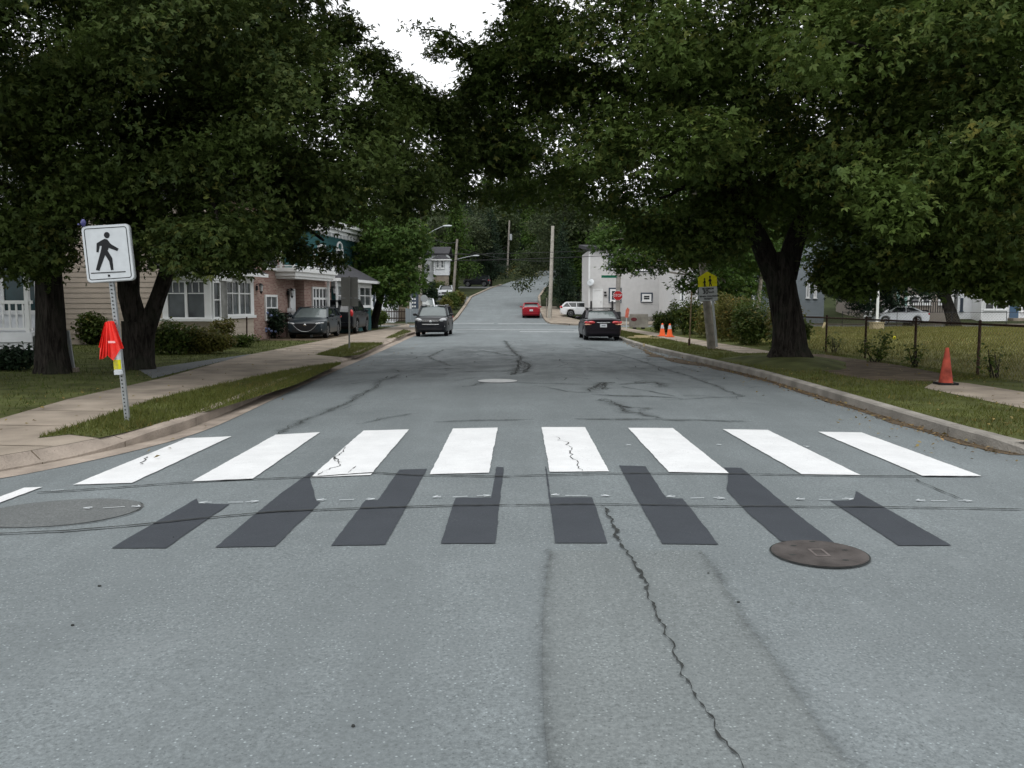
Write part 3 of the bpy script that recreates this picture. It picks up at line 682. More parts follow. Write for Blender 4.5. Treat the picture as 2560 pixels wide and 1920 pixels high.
def lobeD(q):
    """Bough: where it shows in the photograph, how deep it hangs, its radius in metres -> world ellipsoid."""
    x, y, Y, r = q; p = atY(x * K, y * K, Y); return (p.x, p.y, p.z, r * 1.05, r * 1.05, r * .72)
TREES = []
def tree(name, label, base, trunk, crown_args, group=None, bark=None):
    o = empty(name, base, label, "tree", group)
    mb = MB()
    for P, rad in trunk: mb.tube(P, rad, 14 if rad[0] > .25 else 7, wob=.16 if rad[0] > .25 else .05)
    mb.build("trunk", bark or M_BARK, o, smooth=True)
    for a in crown_args: make_crown(parent=o, **a)
    return o
def limb(a, b, r0, r1, sag=.0, n=6, seed=0):
    rng = random.Random(seed); a, b = Vector(a), Vector(b); P = []; RR = []
    for i in range(n + 1):
        t = i / n; p = a.lerp(b, t); p.z += sag * math.sin(math.pi * t)
        if 0 < i < n: p += Vector((rng.uniform(-1, 1), rng.uniform(-1, 1), rng.uniform(-1, 1))) * (b - a).length * .035
        P.append(p); RR.append(r0 + (r1 - r0) * t)
    return (P, RR)
# --- the two near trees on the left
bA = G(118 * K, 806 * K, SL); topA = atY(106 * K, 590 * K, bA.y)
sA = bA.y / 1850.
lobA = [lobeD(q) for q in ((60, 100, 18, 3.0), (100, 250, 18, 2.5), (60, 400, 17, 1.9), (120, 470, 17.5, 1.3), (60, 520, 17, 1.1), (155, 535, 18, .75), (105, 560, 18.4, .7), (25, 560, 18, .8), (200, 450, 18.5, 1.4), (0, 300, 16, 2.2), (-60, 480, 18, 1.6), (-200, 250, 18, 3.0), (60, 60, 22, 3), (-60, 300, 23, 3), (210, 330, 19, 1.8), (-40, 40, 14.5, 1.6), (90, 20, 14.5, 1.2))]
hiA = [(bA.x - 1, 19, 11.0, 4, 4, 2.6), (bA.x - 4, 19, 9.5, 3.5, 4, 3), (-10, 14.5, 9.6, 3.5, 3, 1.9), (-14.5, 14, 8.5, 2.6, 4, 3)]  # unseen upper lobes; the outer ones are added to darken the left lawn
tA = [([bA + Vector((0, 0, -.2)), bA + Vector((0, 0, .15)), bA + Vector((-.02, 0, .6)), bA.lerp(topA, .6), topA, topA + Vector((-.05, 0, 1.5)), topA + Vector((-.3, .3, 4))], [.46, .36, .31, .285, .26, .25, .18])]
for i, q in enumerate(((60, 250, 19, 1), (-60, 380, 19, 1), (200, 350, 19, 1), (110, 100, 19.5, 1))): tA.append(limb(topA + Vector((0, 0, .5 + .3 * i)), lobeD(q)[:3], .2, .05, .4, seed=i))
tree("maple_tree", "dark leafy maple with one thick straight trunk in front of the white porch", bA, tA,
     [dict(name="crown", lobes=lobA, n_twig=16000, per=8, size=.115, kind='maple', m=L_MAPLE, seed=1, spread=.18, cut=.06, freq=1.9), dict(name="upper_crown", lobes=hiA, n_twig=5200, per=6, size=.24, kind='maple', m=L_MAPLE, seed=2, spread=.35)])
bB = G(302 * K, 797 * K, SL); fork = atY(303 * K, 695 * K, bB.y); lB = atY(279 * K, 560 * K, bB.y - .2); rB = atY(372 * K, 555 * K, bB.y - .3)
lobB = [lobeD(q) for q in ((520, 50, 20, 2.1), (650, 90, 20, 1.1), (690, 150, 19.5, 1.5), (640, 30, 20.5, .55), (700, 70, 20.5, .5), (790, 210, 20, 1.2), (750, 260, 19.5, 1.6), (860, 285, 21, 1.15), (920, 345, 22, 1.2), (930, 255, 23, .8), (950, 370, 23.5, .8), (815, 140, 21, .45), (850, 185, 21.5, .6), (905, 225, 22, .65), (955, 245, 22.5, .6), (975, 300, 23, .7), (1000, 370, 24.5, .7), (960, 395, 24, .6), (1000, 400, 25, .6), (900, 400, 21.5, 1.15), (850, 400, 20, 1.3), (740, 370, 18.5, 1.9), (640, 300, 17.5, 2.4), (560, 420, 17.5, 1.5), (660, 425, 19, 1.0),
    (470, 500, 15.5, .75), (420, 540, 15.3, .55), (520, 530, 16.5, .6), (390, 500, 16, .7), (600, 485, 19.5, .6), (640, 470, 20.5, .5), (745, 420, 19.5, .95), (850, 410, 22, .7), (300, 150, 18, 3.0), (450, 200, 17.5, 2.8), (360, 350, 17.5, 2.3), (250, 380, 18.5, 2.0), (280, 480, 19, 1.2), (330, 520, 18.5, .9), (220, 260, 19, 2.4), (500, 330, 18, 2.2), (460, 40, 16, 1.8), (500, 110, 25, 2.6), (400, 250, 25, 3.0), (740, 330, 25, 2.0), (600, 390, 25, 2.0), (330, 60, 15, 1.5))]
hiB = [(-9, 21, 12.0, 4.5, 4.5, 2.5), (-5.0, 20.0, 12.2, 3.2, 4.0, 1.5), (-2.2, 21.5, 13.0, 2.8, 4.5, 1.2), (-9, 24, 10.5, 4, 4, 3)]  # unseen treetop; lobes reaching over the road are added to shade it
tB = [([bB + Vector((0, 0, -.2)), bB + Vector((0, 0, .12)), bB.lerp(fork, .5), fork], [.48, .38, .345, .375]),
      ([fork + Vector((.05, 0, -.5)), fork.lerp(lB, .5) + Vector((-.12, 0, -.1)), lB, lB + Vector((.1, 0, 1.6)), lB + Vector((.3, .2, 4))], [.27, .235, .25, .24, .15]),
      ([fork + Vector((0, 0, -.55)), fork.lerp(rB, .45) + Vector((.1, 0, -.05)), rB, rB + Vector((.5, -.1, 1.0)), rB + Vector((1.9, -.3, 2.8))], [.25, .19, .19, .18, .1])]
for i, q in enumerate(((800, 220, 20, 1), (640, 300, 18, 1), (450, 200, 18, 1), (900, 380, 21.5, 1), (700, 520, 21, 1), (470, 480, 16, 1))): tB.append(limb((rB if i > 0 else lB) + Vector((.3, 0, .8 + .15 * i)), lobeD(q)[:3], .14, .03, .5, 8, seed=20 + i))
tree("maple_tree", "dark spreading maple with a forked twin trunk beside the pavement", bB, tB,
     [dict(name="crown", lobes=lobB, n_twig=31000, per=8, size=.112, kind='maple', m=L_MAPLE, seed=3, spread=.16, cut=.06, freq=1.9), dict(name="crown", lobes=[lobeD(q) for q in ((450, 520, 15.5, .55), (410, 560, 15.4, .4), (500, 560, 16.3, .45), (380, 520, 16, .5), (540, 520, 16.8, .5), (608, 500, 20, .4), (640, 546, 20, .30), (688, 552, 20.7, .32), (722, 562, 21, .22), (660, 560, 20.4, .25), (590, 495, 19, .45), (850, 190, 21.5, .5), (910, 235, 22, .5), (955, 250, 22.5, .5), (800, 130, 21, .4), (745, 60, 20.5, .4), (985, 300, 23, .5), (900, 400, 22.5, .5))], n_twig=1900, per=8, size=.112, kind='maple', m=L_MAPLE, seed=16, spread=.15, cut=-.6), dict(name="upper_crown", lobes=hiB, n_twig=8500, per=6, size=.24, kind='maple', m=L_MAPLE, seed=4, spread=.35)])
# --- the big tree on the right
bC = Vector((7.35, 23.0, .32)); fC = atY(1655 * K, 560 * K, 23.0); f2 = atY(1625 * K, 490 * K, 22.5); f3 = atY(1735 * K, 470 * K, 23.2)
lobC = [lobeD(q) for q in ((1700, 300, 22, 3.0), (1500, 250, 21, 2.7), (1350, 190, 21, 2.1), (1250, 280, 22, 1.8), (1150, 330, 24, 1.5), (1090, 395, 26, 1.0), (1200, 400, 24, 1.1), (1320, 400, 22, 1.3), (1420, 440, 22, 1.25), (1520, 470, 22.5, 1.2), (1585, 380, 23.6, 1.5), (1850, 390, 21.5, 1.9), (1850, 520, 21, 1.3), (1800, 570, 22, .6), (1820, 600, 22.5, .6), (1950, 540, 20, 1.3), (1900, 300, 18.5, 2.4), (2050, 430, 19, 1.8),
    (1220, 130, 21.5, 1.4), (1120, 150, 22, .9), (1090, 85, 22.5, .42), (1100, 20, 22.5, .4), (1030, 120, 22.5, .38), (1050, 175, 23, .5), (960, 85, 22, .20), (915, 62, 22, .14), (885, 55, 22, .10), (940, 118, 22, .13), (1060, 330, 25.5, .7), (1045, 420, 26, .7), (1110, 450, 26, .6), (1010, 215, 24, .8), (1040, 270, 25, .8), (1000, 190, 24, .5), (1300, 60, 20.5, 1.9), (1500, 60, 20, 2.5), (1700, 80, 20, 2.8), (1420, 330, 18.5, 1.2), (1300, 330, 19, .9), (1570, 160, 26, 2.6), (1650, 380, 26, 2.2), (1350, 250, 26, 1.8), (1480, 520, 24, .9), (1540, 540, 24, .7), (1690, 470, 25.5, 1.2), (1730, 420, 24, 1.2), (1440, 100, 17.5, 1.0), (1520, 310, 17.5, .9))]
hiC = [(7.5, 23, 12.4, 5, 5, 2.6), (3.6, 21, 12.2, 3.2, 4.5, 1.6), (1.6, 20.5, 13.2, 2.6, 5, 1.2), (11, 23, 10.5, 4, 4, 3)]  # out-of-view top, filled out above the road to cast more shade there
tC = [([bC + Vector((0, 0, -.4)), bC + Vector((0, 0, .0)), bC + Vector((0, 0, .25)), bC + Vector((-.03, 0, .8)), atY(1692 * K, 640 * K, 23.0), atY(1683 * K, 585 * K, 23.0), atY(1680 * K, 545 * K, 23.0)], [.72, .58, .46, .41, .385, .40, .28]),
      ([atY(1675 * K, 600 * K, 23.0), atY(1645 * K, 530 * K, 22.8), f2, f2 + Vector((-.8, -.2, 1.6)), f2 + Vector((-2.2, -.5, 3.8))], [.30, .25, .22, .17, .09]),
      ([atY(1693 * K, 600 * K, 23.0), atY(1712 * K, 530 * K, 23.1), f3, f3 + Vector((.6, 0, 2.0)), f3 + Vector((1.8, -.3, 5))], [.30, .26, .23, .18, .09])]
for i, q in enumerate(((1250, 280, 22, 1), (1420, 430, 22, 1), (1500, 200, 21, 1), (1900, 300, 19, 1), (2050, 430, 19, 1), (1600, 400, 22, 1), (1030, 110, 22.5, 1), (1950, 530, 20, 1), (1600, 80, 20.5, 1))): tC.append(limb((f2 if q[0] < 1620 else f3) + Vector((-.1, 0, .3 + .25 * i)), lobeD(q)[:3], .15, .03, .5, 8, seed=40 + i))
tC.append(limb(lobeD((1030, 110, 22.5, 1))[:3], lobeD((890, 52, 22, 1))[:3], .035, .01, .1, 6, seed=60))
tree("silver_maple_tree", "great spreading street tree with a thick forked trunk between kerb and pavement", bC, tC,
     [dict(name="crown", lobes=lobC, n_twig=25000, per=7, size=.138, kind='maple', m=L_SILVER, seed=5, spread=.17, cut=.03, freq=1.9), dict(name="crown", lobes=[lobeD(q) for q in ((1060, 300, 25, .7), (1120, 325, 25, .7), (1030, 340, 25, .6), (1090, 350, 26, .6), (1045, 125, 22.5, .36), (1085, 65, 22.5, .3), (1060, 175, 23, .6), (1020, 205, 23.5, .5), (1110, 225, 23, .8), (1130, 110, 22.5, .75), (1170, 50, 22, .7), (1120, 10, 22, .4), (1190, 180, 23, .8), (1000, 250, 24, .5), (1480, 540, 22, .6), (1560, 520, 21.7, .65), (1530, 480, 22, .8), (1400, 500, 22.5, .6), (1805, 600, 22, .5), (1850, 610, 21, .6), (1900, 570, 20.5, .7), (960, 85, 22, .18), (915, 62, 22, .14), (885, 55, 22, .10), (940, 118, 22, .14), (985, 110, 22.2, .22))], n_twig=3600, per=7, size=.138, kind='maple', m=L_SILVER, seed=15, spread=.15, cut=-.6), dict(name="upper_crown", lobes=hiC, n_twig=9500, per=6, size=.26, kind='maple', m=L_SILVER, seed=6, spread=.35)])
# --- its neighbour behind the fence: trunk outside the picture, boughs inside it
bD = Vector((14.0, 19.0, SL))
lobD = [lobeD(q) for q in ((2000, 100, 17.5, 2.6), (2150, 250, 17, 2.4), (2180, 450, 17, 1.6), (2100, 340, 17, 2.0), (2050, 540, 18, 1.1), (2150, 575, 18, .95), (2230, 560, 18, 1.0), (1905, 420, 14.5, .42), (1850, 380, 14.8, .3), (1950, 470, 14.5, .38), (1830, 100, 16.5, 1.5), (2250, 100, 17, 3), (2000, 330, 22, 2.5), (2150, 420, 23, 2.2), (2100, 150, 22, 2.5), (2000, 590, 22, .6), (2250, 400, 15, 1.2))]
tD = [([bD + Vector((0, 0, -.2)), bD + Vector((0, 0, .3)), bD + Vector((0, 0, 3)), bD + Vector((-.3, 0, 6)), bD + Vector((-.5, 0, 10))], [.7, .45, .38, .3, .15])]
for i, q in enumerate(((2000, 100, 17.5, 1), (2150, 250, 17, 1), (2100, 340, 17, 1), (2150, 560, 18, 1), (1830, 90, 16.5, 1))): tD.append(limb(bD + Vector((0, 0, 2.2 + .6 * i)), lobeD(q)[:3], .15, .025, .6, 8, seed=70 + i))
tree("silver_maple_tree", "leafy boughs hanging in over the chain-link fence at the picture's right edge", bD, tD,
     [dict(name="crown", lobes=lobD, n_twig=13000, per=7, size=.14, kind='maple', m=L_SILVER, seed=7, spread=.18, cut=.04, freq=1.9), dict(name="crown", lobes=[lobeD(q) for q in ((1960, 580, 19.5, .55), (2060, 592, 18.6, .55), (2140, 602, 18.4, .5), (2200, 615, 18.4, .55), (2010, 570, 19, .6), (1910, 430, 14.6, .35), (1860, 385, 14.8, .25), (1940, 480, 14.5, .3))], n_twig=1000, per=7, size=.14, kind='maple', m=L_SILVER, seed=17, spread=.15, cut=-.6), dict(name="upper_crown", lobes=[(13.5, 19, 10.5, 4.5, 4.5, 3)], n_twig=1600, per=6, size=.26, kind='maple', m=L_SILVER, seed=8, spread=.35)])
# --- trees of the middle distance
def mid_tree(name, label, bx, by, bz, lobes, m, size, n, kind='maple', tr=.2, bark=None, group=None, seed=0, forks=(), cut=-.28, spread=.3):
    base = Vector((bx, by, bz)); lb = [lobeD(q) for q in lobes]
    top = Vector(lb[0][:3]); T = [([base + Vector((0, 0, -.2)), base + Vector((0, 0, .3)), base.lerp(top, .45), top], [tr * 1.5, tr * 1.1, tr * .85, tr * .3])]
    for i, q in enumerate(lb[1:6]): T.append(limb(base.lerp(top, .35 + .08 * i), q[:3], tr * .4, .03, .3, seed=seed + i))
    T += list(forks)
    return tree(name, label, base, T, [dict(name="crown", lobes=lb, n_twig=n, per=6, size=size, kind=kind, m=m, seed=seed, spread=spread, cut=cut)], group, bark)
mid_tree("maple_tree", "bright green round tree behind the teal house and the street lamp", -9.2, 56, .14, ((850, 520, 56, 2.4), (800, 560, 57, 1.8), (885, 540, 57, 1.3), (870, 600, 55, 1.4), (820, 610, 54, 1.2), (865, 490, 58, 1.3), (800, 490, 58, 1.8), (780, 620, 54, .8), (855, 640, 54, .9)), L_MID, .26, 2600, seed=101, tr=.24)
o = mid_tree("birch_tree", "thin pale-trunked tree hanging over the corner in front of the grey house", 12.3, 47, .14, ((1500, 500, 46, 2.4), (1380, 545, 45, 1.4), (1345, 572, 44.5, .6), (1420, 562, 45, .9), (1360, 500, 46, 1.5), (1310, 520, 45, .8), (1475, 618, 46, .5), (1540, 600, 46, 1.4), (1590, 640, 46, 1.0), (1480, 430, 47, 2.2), (1620, 540, 47, 1.8)), L_MID, .20, 3600, seed=111, tr=.14, bark=M_BARKL, forks=[([(12.3, 47, 0), (12.0, 47, 1.2), (11.2, 46.8, 3.2), (10.5, 46.5, 5.2)], [.2, .16, .13, .06]), ([(13.2, 47.5, 0), (13.4, 47.5, 1.6), (13.6, 47.2, 4.5)], [.16, .13, .06])])
mid_tree("maple_tree", "bluish tree with a low crown left of the white sedan", 31.5, 69, .14, ((1860, 560, 66, 2.8), (1840, 610, 65, 2.2), (1900, 600, 66, 2.0), (1930, 640, 66, 1.3), (1870, 660, 66, 1.2), (1820, 560, 67, 2.0), (1950, 570, 68, 2.4), (1900, 520, 68, 2.6)), L_DARK, .28, 2600, seed=121, tr=.28)
mid_tree("maple_tree", "stout dark-trunked tree between the white sedan and the taupe house", 33.6, 66, .14, ((2020, 560, 66, 3.0), (1970, 600, 66, 1.6), (2060, 600, 66, 1.8), (2000, 625, 65, 1.0), (2100, 580, 66, 2.2), (2150, 600, 66, 2.0), (2200, 610, 66, 2.0), (2080, 520, 68, 3.0), (2180, 520, 68, 3.0), (1960, 520, 68, 2.6)), L_DARK, .28, 3400, seed=131, tr=.42)
mid_tree("maple_tree", "leafy tree between the porch house and the thick forked trunk", 16.0, 58, .14, ((1600, 560, 60, 2.5), (1640, 600, 58, 1.6), (1570, 620, 58, 1.2), (1660, 540, 60, 2.5), (1560, 540, 60, 2.2), (1600, 480, 60, 3.0), (1700, 480, 60, 3)), L_MID, .26, 2400, seed=141, tr=.22)
# --- the feathery tree at the foot of the hill and the wood beyond
def proto_tree(name, label, h, r, kind, m, n, size, seed, lobfn):
    o = empty(name, (0, 0, 0), label, "tree", None); mb = MB(); mb.tube([(0, 0, -.6), (0, 0, h * .3), (.1, 0, h * .6), (0, 0, h * .92)], [r * .075, r * .06, r * .04, .03], 8)
    rs = np.random.RandomState(seed); lobes = lobfn(h, r, random.Random(seed))
    for i in range(5): L = lobes[i % len(lobes)]; mb.tube([(0, 0, h * (.25 + .1 * i)), (L[0], L[1], L[2])], [r * .022, .02], 5)
    mb.build("trunk", M_BARK, o, smooth=True); make_crown("crown", lobes, n, 5, size, kind, m, o, seed, spread=.35, freq=1.6); return o
def round_lobes(h, r, g): return [(0, 0, h * .6, r * .8, r * .8, h * .34)] + [(math.cos(a) * r * .62, math.sin(a) * r * .62, h * g.uniform(.38, .82), r * .42, r * .42, r * .36) for a in [g.uniform(0, 6.28) for _ in range(11)]]
def tall_lobes(h, r, g): return [(math.cos(a) * r * .45 * (1 - t), math.sin(a) * r * .45 * (1 - t), h * (.22 + .72 * t), r * (.62 - .42 * t), r * (.62 - .42 * t), h * .10) for t, a in [(i / 13., g.uniform(0, 6.28)) for i in range(14)]]
def spruce_lobes(h, r, g): return [(0, 0, h * (.12 + .84 * i / 16.), r * (1 - i / 16.5), r * (1 - i / 16.5), h * .035) for i in range(17)]
def wide_lobes(h, r, g): return [(0, 0, h * .55, r * .5, r * .5, h * .4)] + [(math.cos(a) * r * u, math.sin(a) * r * u, h * g.uniform(.15, .75), r * .3, r * .3, h * .09) for a, u in [(g.uniform(0, 6.28), g.uniform(.5, .95)) for _ in range(20)]]
o = proto_tree("larch_tree", "big feathery tree at the foot of the hill road behind the red car", 17, 5.4, 'leaf', L_FEATH, 5200, .30, 201, wide_lobes); o.location = (5.6, 98, hill(98) + .3); o.rotation_euler.z = .7
P4 = [proto_tree("oak_tree", "x", 13, 5, 'leaf', L_FAR, 1700, .42, 210, round_lobes), proto_tree("ash_tree", "x", 16, 4.6, 'leaf', L_MID, 1700, .42, 211, tall_lobes), proto_tree("spruce_tree", "x", 17, 3.6, 'leaf', L_DARK, 1900, .36, 212, spruce_lobes), proto_tree("oak_tree", "x", 11, 5.2, 'leaf', L_FEATH, 1700, .42, 213, round_lobes)]
P4k = [tree_of(p) for p in P4]
KIND = ["rounded dull green tree", "tall fresh green tree", "dark pointed spruce", "broad grey-green tree"]
rng = random.Random(17); used = set(); spots = []
for px, py, Y, k, s in ((985, 560, 128, 1, .8), (1010, 520, 150, 3, 1.1), (1040, 560, 165, 2, 1.0), (1060, 540, 150, 2, .9), (1075, 560, 190, 0, 1.1), (1110, 560, 200, 2, 1.1), (1020, 490, 200, 0, 1.2), (1090, 500, 230, 3, 1.2), (960, 500, 170, 0, 1.2), (920, 480, 140, 3, 1.2), (1150, 520, 185, 1, 1.0), (1180, 500, 230, 0, 1.3), (1130, 480, 260, 0, 1.3), (1055, 470, 210, 1, 1.5), (1085, 470, 215, 0, 1.6), (1035, 470, 190, 3, 1.5), (1120, 470, 205, 1, 1.6), (1000, 470, 180, 2, 1.4), (1160, 470, 215, 0, 1.7), (1200, 470, 200, 1, 1.6), (1230, 560, 125, 3, 1.0), (1265, 560, 110, 2, 1.0), (1290, 540, 135, 0, 1.2), (1240, 500, 170, 1, 1.2), (1330, 520, 150, 1, 1.3), (1400, 520, 130, 3, 1.3), (1290, 500, 220, 0, 1.3), (880, 520, 110, 1, 1.0), (830, 500, 130, 0, 1.2), (780, 500, 150, 2, 1.2), (1215, 590, 92, 2, .55), (1250, 610, 96, 1, .7), (980, 470, 240, 3, 1.3), (1500, 500, 140, 0, 1.3), (1600, 500, 130, 1, 1.3), (1700, 500, 125, 3, 1.4), (1800, 500, 120, 0, 1.4), (1900, 500, 110, 1, 1.4), (2000, 500, 110, 2, 1.3), (2100, 500, 115, 0, 1.4), (2200, 500, 115, 3, 1.4), (2300, 500, 110, 1, 1.4), (700, 500, 120, 3, 1.3), (600, 500, 100, 0, 1.3), (450, 500, 90, 1, 1.3), (300, 500, 80, 0, 1.3), (150, 500, 75, 3, 1.3), (0, 500, 70, 0, 1.3)):
    p = atY(px * K, 600, Y); spots.append((p.x, Y, k, s, px))
WHERE = ["up the hill left of the road", "where the hill road bends", "behind the houses on the right", "behind the houses on the left"]
first = [True] * 4; proto_used = [None] * 4
for i, (x, y, k, s, px) in enumerate(spots):
    if first[k]: o = P4[k]; first[k] = False
    else: o = copy_tree(P4[k], P4k[k])
    o.location = (x, y, terr(x, y) - .1); o.rotation_euler = (0, 0, rng.uniform(0, 6.28)); s2 = s * rng.uniform(.9, 1.1); o.scale = (s2, s2, s2 * rng.uniform(.9, 1.1))
    wh = 3 if px < 900 else 0 if px < 1075 else 1 if px < 1275 else 2
    tag(o, KIND[k] + " growing " + WHERE[wh], "tree", KIND[k] + "s " + WHERE[wh])
# --- bushes and plants
def bush(name, label, c, r, m, n, size, seed, kind='leaf', group=None, cat="bush", hollow=.3):
    c = Vector(c); o = empty(name, c, label, cat, group); mb = MB(); g = random.Random(seed)
    lobes = [(c.x, c.y, c.z + r[2] * .5, r[0] * .8, r[1] * .8, r[2] * .55)] + [(c.x + g.uniform(-.7, .7) * r[0], c.y + g.uniform(-.7, .7) * r[1], c.z + r[2] * g.uniform(.25, .85), r[0] * .35, r[1] * .35, r[2] * .28) for _ in range(8)]
    for L in lobes[:7]: mb.tube([c + Vector((g.uniform(-.1, .1), g.uniform(-.1, .1), -.05)), (L[0], L[1], L[2])], [.02, .008], 5)
    mb.build("stem", M_BARK, o); make_crown("foliage", lobes, n, 5, size, kind, m, o, seed, spread=.09, hollow=hollow, cut=-.45, freq=6); return o
def at(px, py, z=SL): return G(px, py, z)
h = bush("hydrangea_bush", "round bush with pale blue flower heads beside the dark hatchback", at(672, 846), (.85, .7, 1.35), L_DARK, 1100, .13, 301)
mb = MB(); g = random.Random(4)
for i in range(13): a = g.uniform(0, 6.28); mb = MB(); mb.ellip(h.location + Vector((math.cos(a) * .62, -abs(math.sin(a)) * .55 - .1, g.uniform(.25, 1.25))), (.075, .075, .06), 8, 5); mb.build('flower_head', L_PETAL, h, smooth=True)
bush("flower_bush", "low plant with small white flowers right of the hydrangea", at(705, 838), (.45, .4, .45), L_BUSHY, 260, .09, 302)
bush("garden_shrub", "dark green leafy shrub at the foot of the beige bay window", at(425, 886), (.95, .5, 1.0), L_BUSH, 1100, .12, 303)
bush("garden_shrub", "tall dry grassy shrub under the beige bay window", at(498, 884), (1.15, .5, .85), L_BUSHY, 1200, .11, 304, kind='leaf')
bush("garden_shrub", "rusty brown plant beside the beige porch door", at(556, 872), (.45, .35, 1.0), L_BUSHY, 500, .09, 305)
bush("garden_shrub", "low pale-leaved plants in front of the iron fence post", at(597, 868), (.7, .4, .42), L_BUSH, 450, .10, 306)
bush("garden_shrub", "dark shrub between the big maple trunk and the lap-sided wall", at(235, 862), (.8, .6, 1.2), L_BUSH, 700, .13, 307)
bush("garden_shrub", "low dark plants at the foot of the white porch", at(25, 925), (.8, .5, .5), L_DARK, 500, .13, 308)
bush("garden_shrub", "leafy shrub between the black vehicle and the picket fence", at(945, 812), (.9, .9, 1.1), L_BUSH, 700, .15, 309)
BL = ["tall mixed bush beside the right pavement next to the two cones", "yellow-green bush behind the thin rusty post", "arching bush along the pavement behind the wooden sign pole", "dense weedy bush to the right of the wooden sign pole", "dry olive bush against the thick forked trunk", "low leafy bush where the right pavement passes the trunk"]
for i, (x, y, rx, ry, h_, mm) in enumerate(((9.1, 44.5, 1.0, 1.2, 1.9, L_BUSH), (9.2, 40, 1.0, 1.4, 1.5, L_BUSHY), (9.3, 36.5, .9, 1.4, 1.9, L_BUSHY), (9.3, 33.4, .9, 1.2, 1.75, L_BUSH), (9.7, 30.8, .7, 1.2, 1.85, L_BUSHY), (9.3, 29.2, .55, .8, 1.1, L_BUSH))):
    bush("roadside_bush", BL[i], (x, y, SL), (rx, ry, h_), mm, 1250, .13, 320 + i, group="bushes along the right pavement")
bush("roadside_bush", "dark shrub in front of the grey house beside the concrete block", (8.6, 49, SL), (.7, .7, 1.15), L_BUSH, 700, .15, 330, group="bushes along the right pavement")
FB = ["wispy weed tuft at the second fence post", "leafy weed clump growing through the fence left of the third post", "thin weeds climbing the fence by the third post", "sparse dark weed stalks against the fence mesh right of the cone"]
for i, (px, py, rx, h_, n) in enumerate(((2085, 882, .3, .55, 45), (2190, 905, .42, .8, 110), (2290, 918, .25, .6, 30), (2490, 945, .35, .75, 26))):
    bush("weed_clump", FB[i], at(px, py), (rx, rx * .6, h_), L_BUSH, n, .09, 340 + i, cat="weeds", group="weeds along the chain-link fence")
HB = ["bushy shrub above the kerb left of the hill road", "yellowish shrub on the bank by the second utility pole", "round grey-green shrub at the corner of the cross street", "dark upright cedar beside the transformer pole", "green shrub under the white hillside house", "leafy shrubs below the utility pole at the bend", "tall narrow cedar right of the white hillside house", "olive shrub along the bank of the hill road"]
for i, (x, y, rx, h_, mm) in enumerate(((-6.9, 92, 1.2, 1.8, L_BUSH), (-7.2, 86, 1.1, 1.5, L_BUSHY), (-7.1, 78, .9, 1.1, L_FEATH), (-8.3, 84, .9, 3.4, L_DARK), (-9.6, 108, 1.6, 2.2, L_BUSH), (1.5, 172, 7, 3.4, L_BUSHY), (-8.6, 118, 1.0, 4.0, L_BUSH), (-6.4, 97, 1.0, 1.6, L_BUSHY))):
    bush("bank_shrub", HB[i], (x, y, terr(x, y)), (rx, rx, h_), mm, 420, .26, 350 + i)
# --- grass
def inside(P, x, y):
    c = np.zeros(len(x), bool); n = len(P)
    for i in range(n):
        (x1, y1), (x2, y2) = P[i], P[(i + 1) % n]
        if y1 == y2: continue
        k = ((y1 > y) != (y2 > y)) & (x < (x2 - x1) * (y - y1) / (y2 - y1) + x1); c ^= k
    return c
def grass(name, poly, n, h, wd, z, m, seed, excl=(), patch=.0):
    rs = np.random.RandomState(seed); P = np.array(poly); x = rs.uniform(P[:, 0].min(), P[:, 0].max(), n); y = rs.uniform(P[:, 1].min(), P[:, 1].max(), n)
    k = inside(poly, x, y)
    for e in excl: k &= ~inside(e, x, y)
    pn = np.sin(x * 2.1) * np.sin(y * 1.7 + 1) + .6 * np.sin(x * 5.3 + y * 3.1) + .5 * np.sin(x * .7 - y * .9)
    k &= (pn + rs.uniform(-1, 1, n)) > patch
    x, y = x[k], y[k]; n = len(x); a = rs.uniform(0, 6.283, n); hh = h * rs.uniform(.35, 1.2, n); lean = rs.uniform(.2, 1.0, n) * hh; b = rs.uniform(0, 6.283, n)
    V = np.zeros((n, 3, 3)); V[:, 0, 0] = x - np.cos(a) * wd; V[:, 0, 1] = y - np.sin(a) * wd; V[:, 1, 0] = x + np.cos(a) * wd; V[:, 1, 1] = y + np.sin(a) * wd; V[:, :2, 2] = z
    V[:, 2, 0] = x + np.cos(b) * lean; V[:, 2, 1] = y + np.sin(b) * lean; V[:, 2, 2] = z + hh
    o = npmesh(name, V.reshape(-1, 3), np.arange(n * 3, dtype=np.int32).reshape(-1, 3), m); o['kind'] = 'stuff'; return o
G_VERGE = leafmat("verge_grass", (.055, .070, .016), (.075, .088, .022), (.15, .125, .045), .3, .5)
G_LAWN = leafmat("lawn_grass", (.034, .054, .012), (.050, .070, .016), (.095, .095, .028), .3, .5)
G_FIELD = leafmat("field_grass", (.082, .096, .025), (.122, .121, .034), (.205, .172, .064), .3, .25)
for i, W in enumerate(VERGE): grass("grass", W, (26000, 9000, 4000)[i], .065, .007, SL + .01, G_VERGE, 400 + i, patch=-1.2)
NL = [(p[0], p[1]) for p in FE if p[1] > 8] ; LAWN = NL + [(-12, 38), (-13, 33), (-20, 33), (-20, 10), (-8, 10)]
grass("grass", LAWN, 60000, .07, .008, SL, G_LAWN, 410, [DRIVE, PATHL], -1.0)
RV = [p for p in RB if 9.9 < p[1] < 57 and p[0] < 6.6] + [(6.4, 57), (6.75, 44), (6.95, 36), (7.16, 30), (7.3, 27.5), (8.6, 27.5), (10.1, 27), (10.1, 17.2), (8.7, 17.6), (7.67, 16.0), (7.62, 9.9)]
grass("grass", RV, 95000, .065, .007, SL, G_VERGE, 411, [PDIRT], -.9)
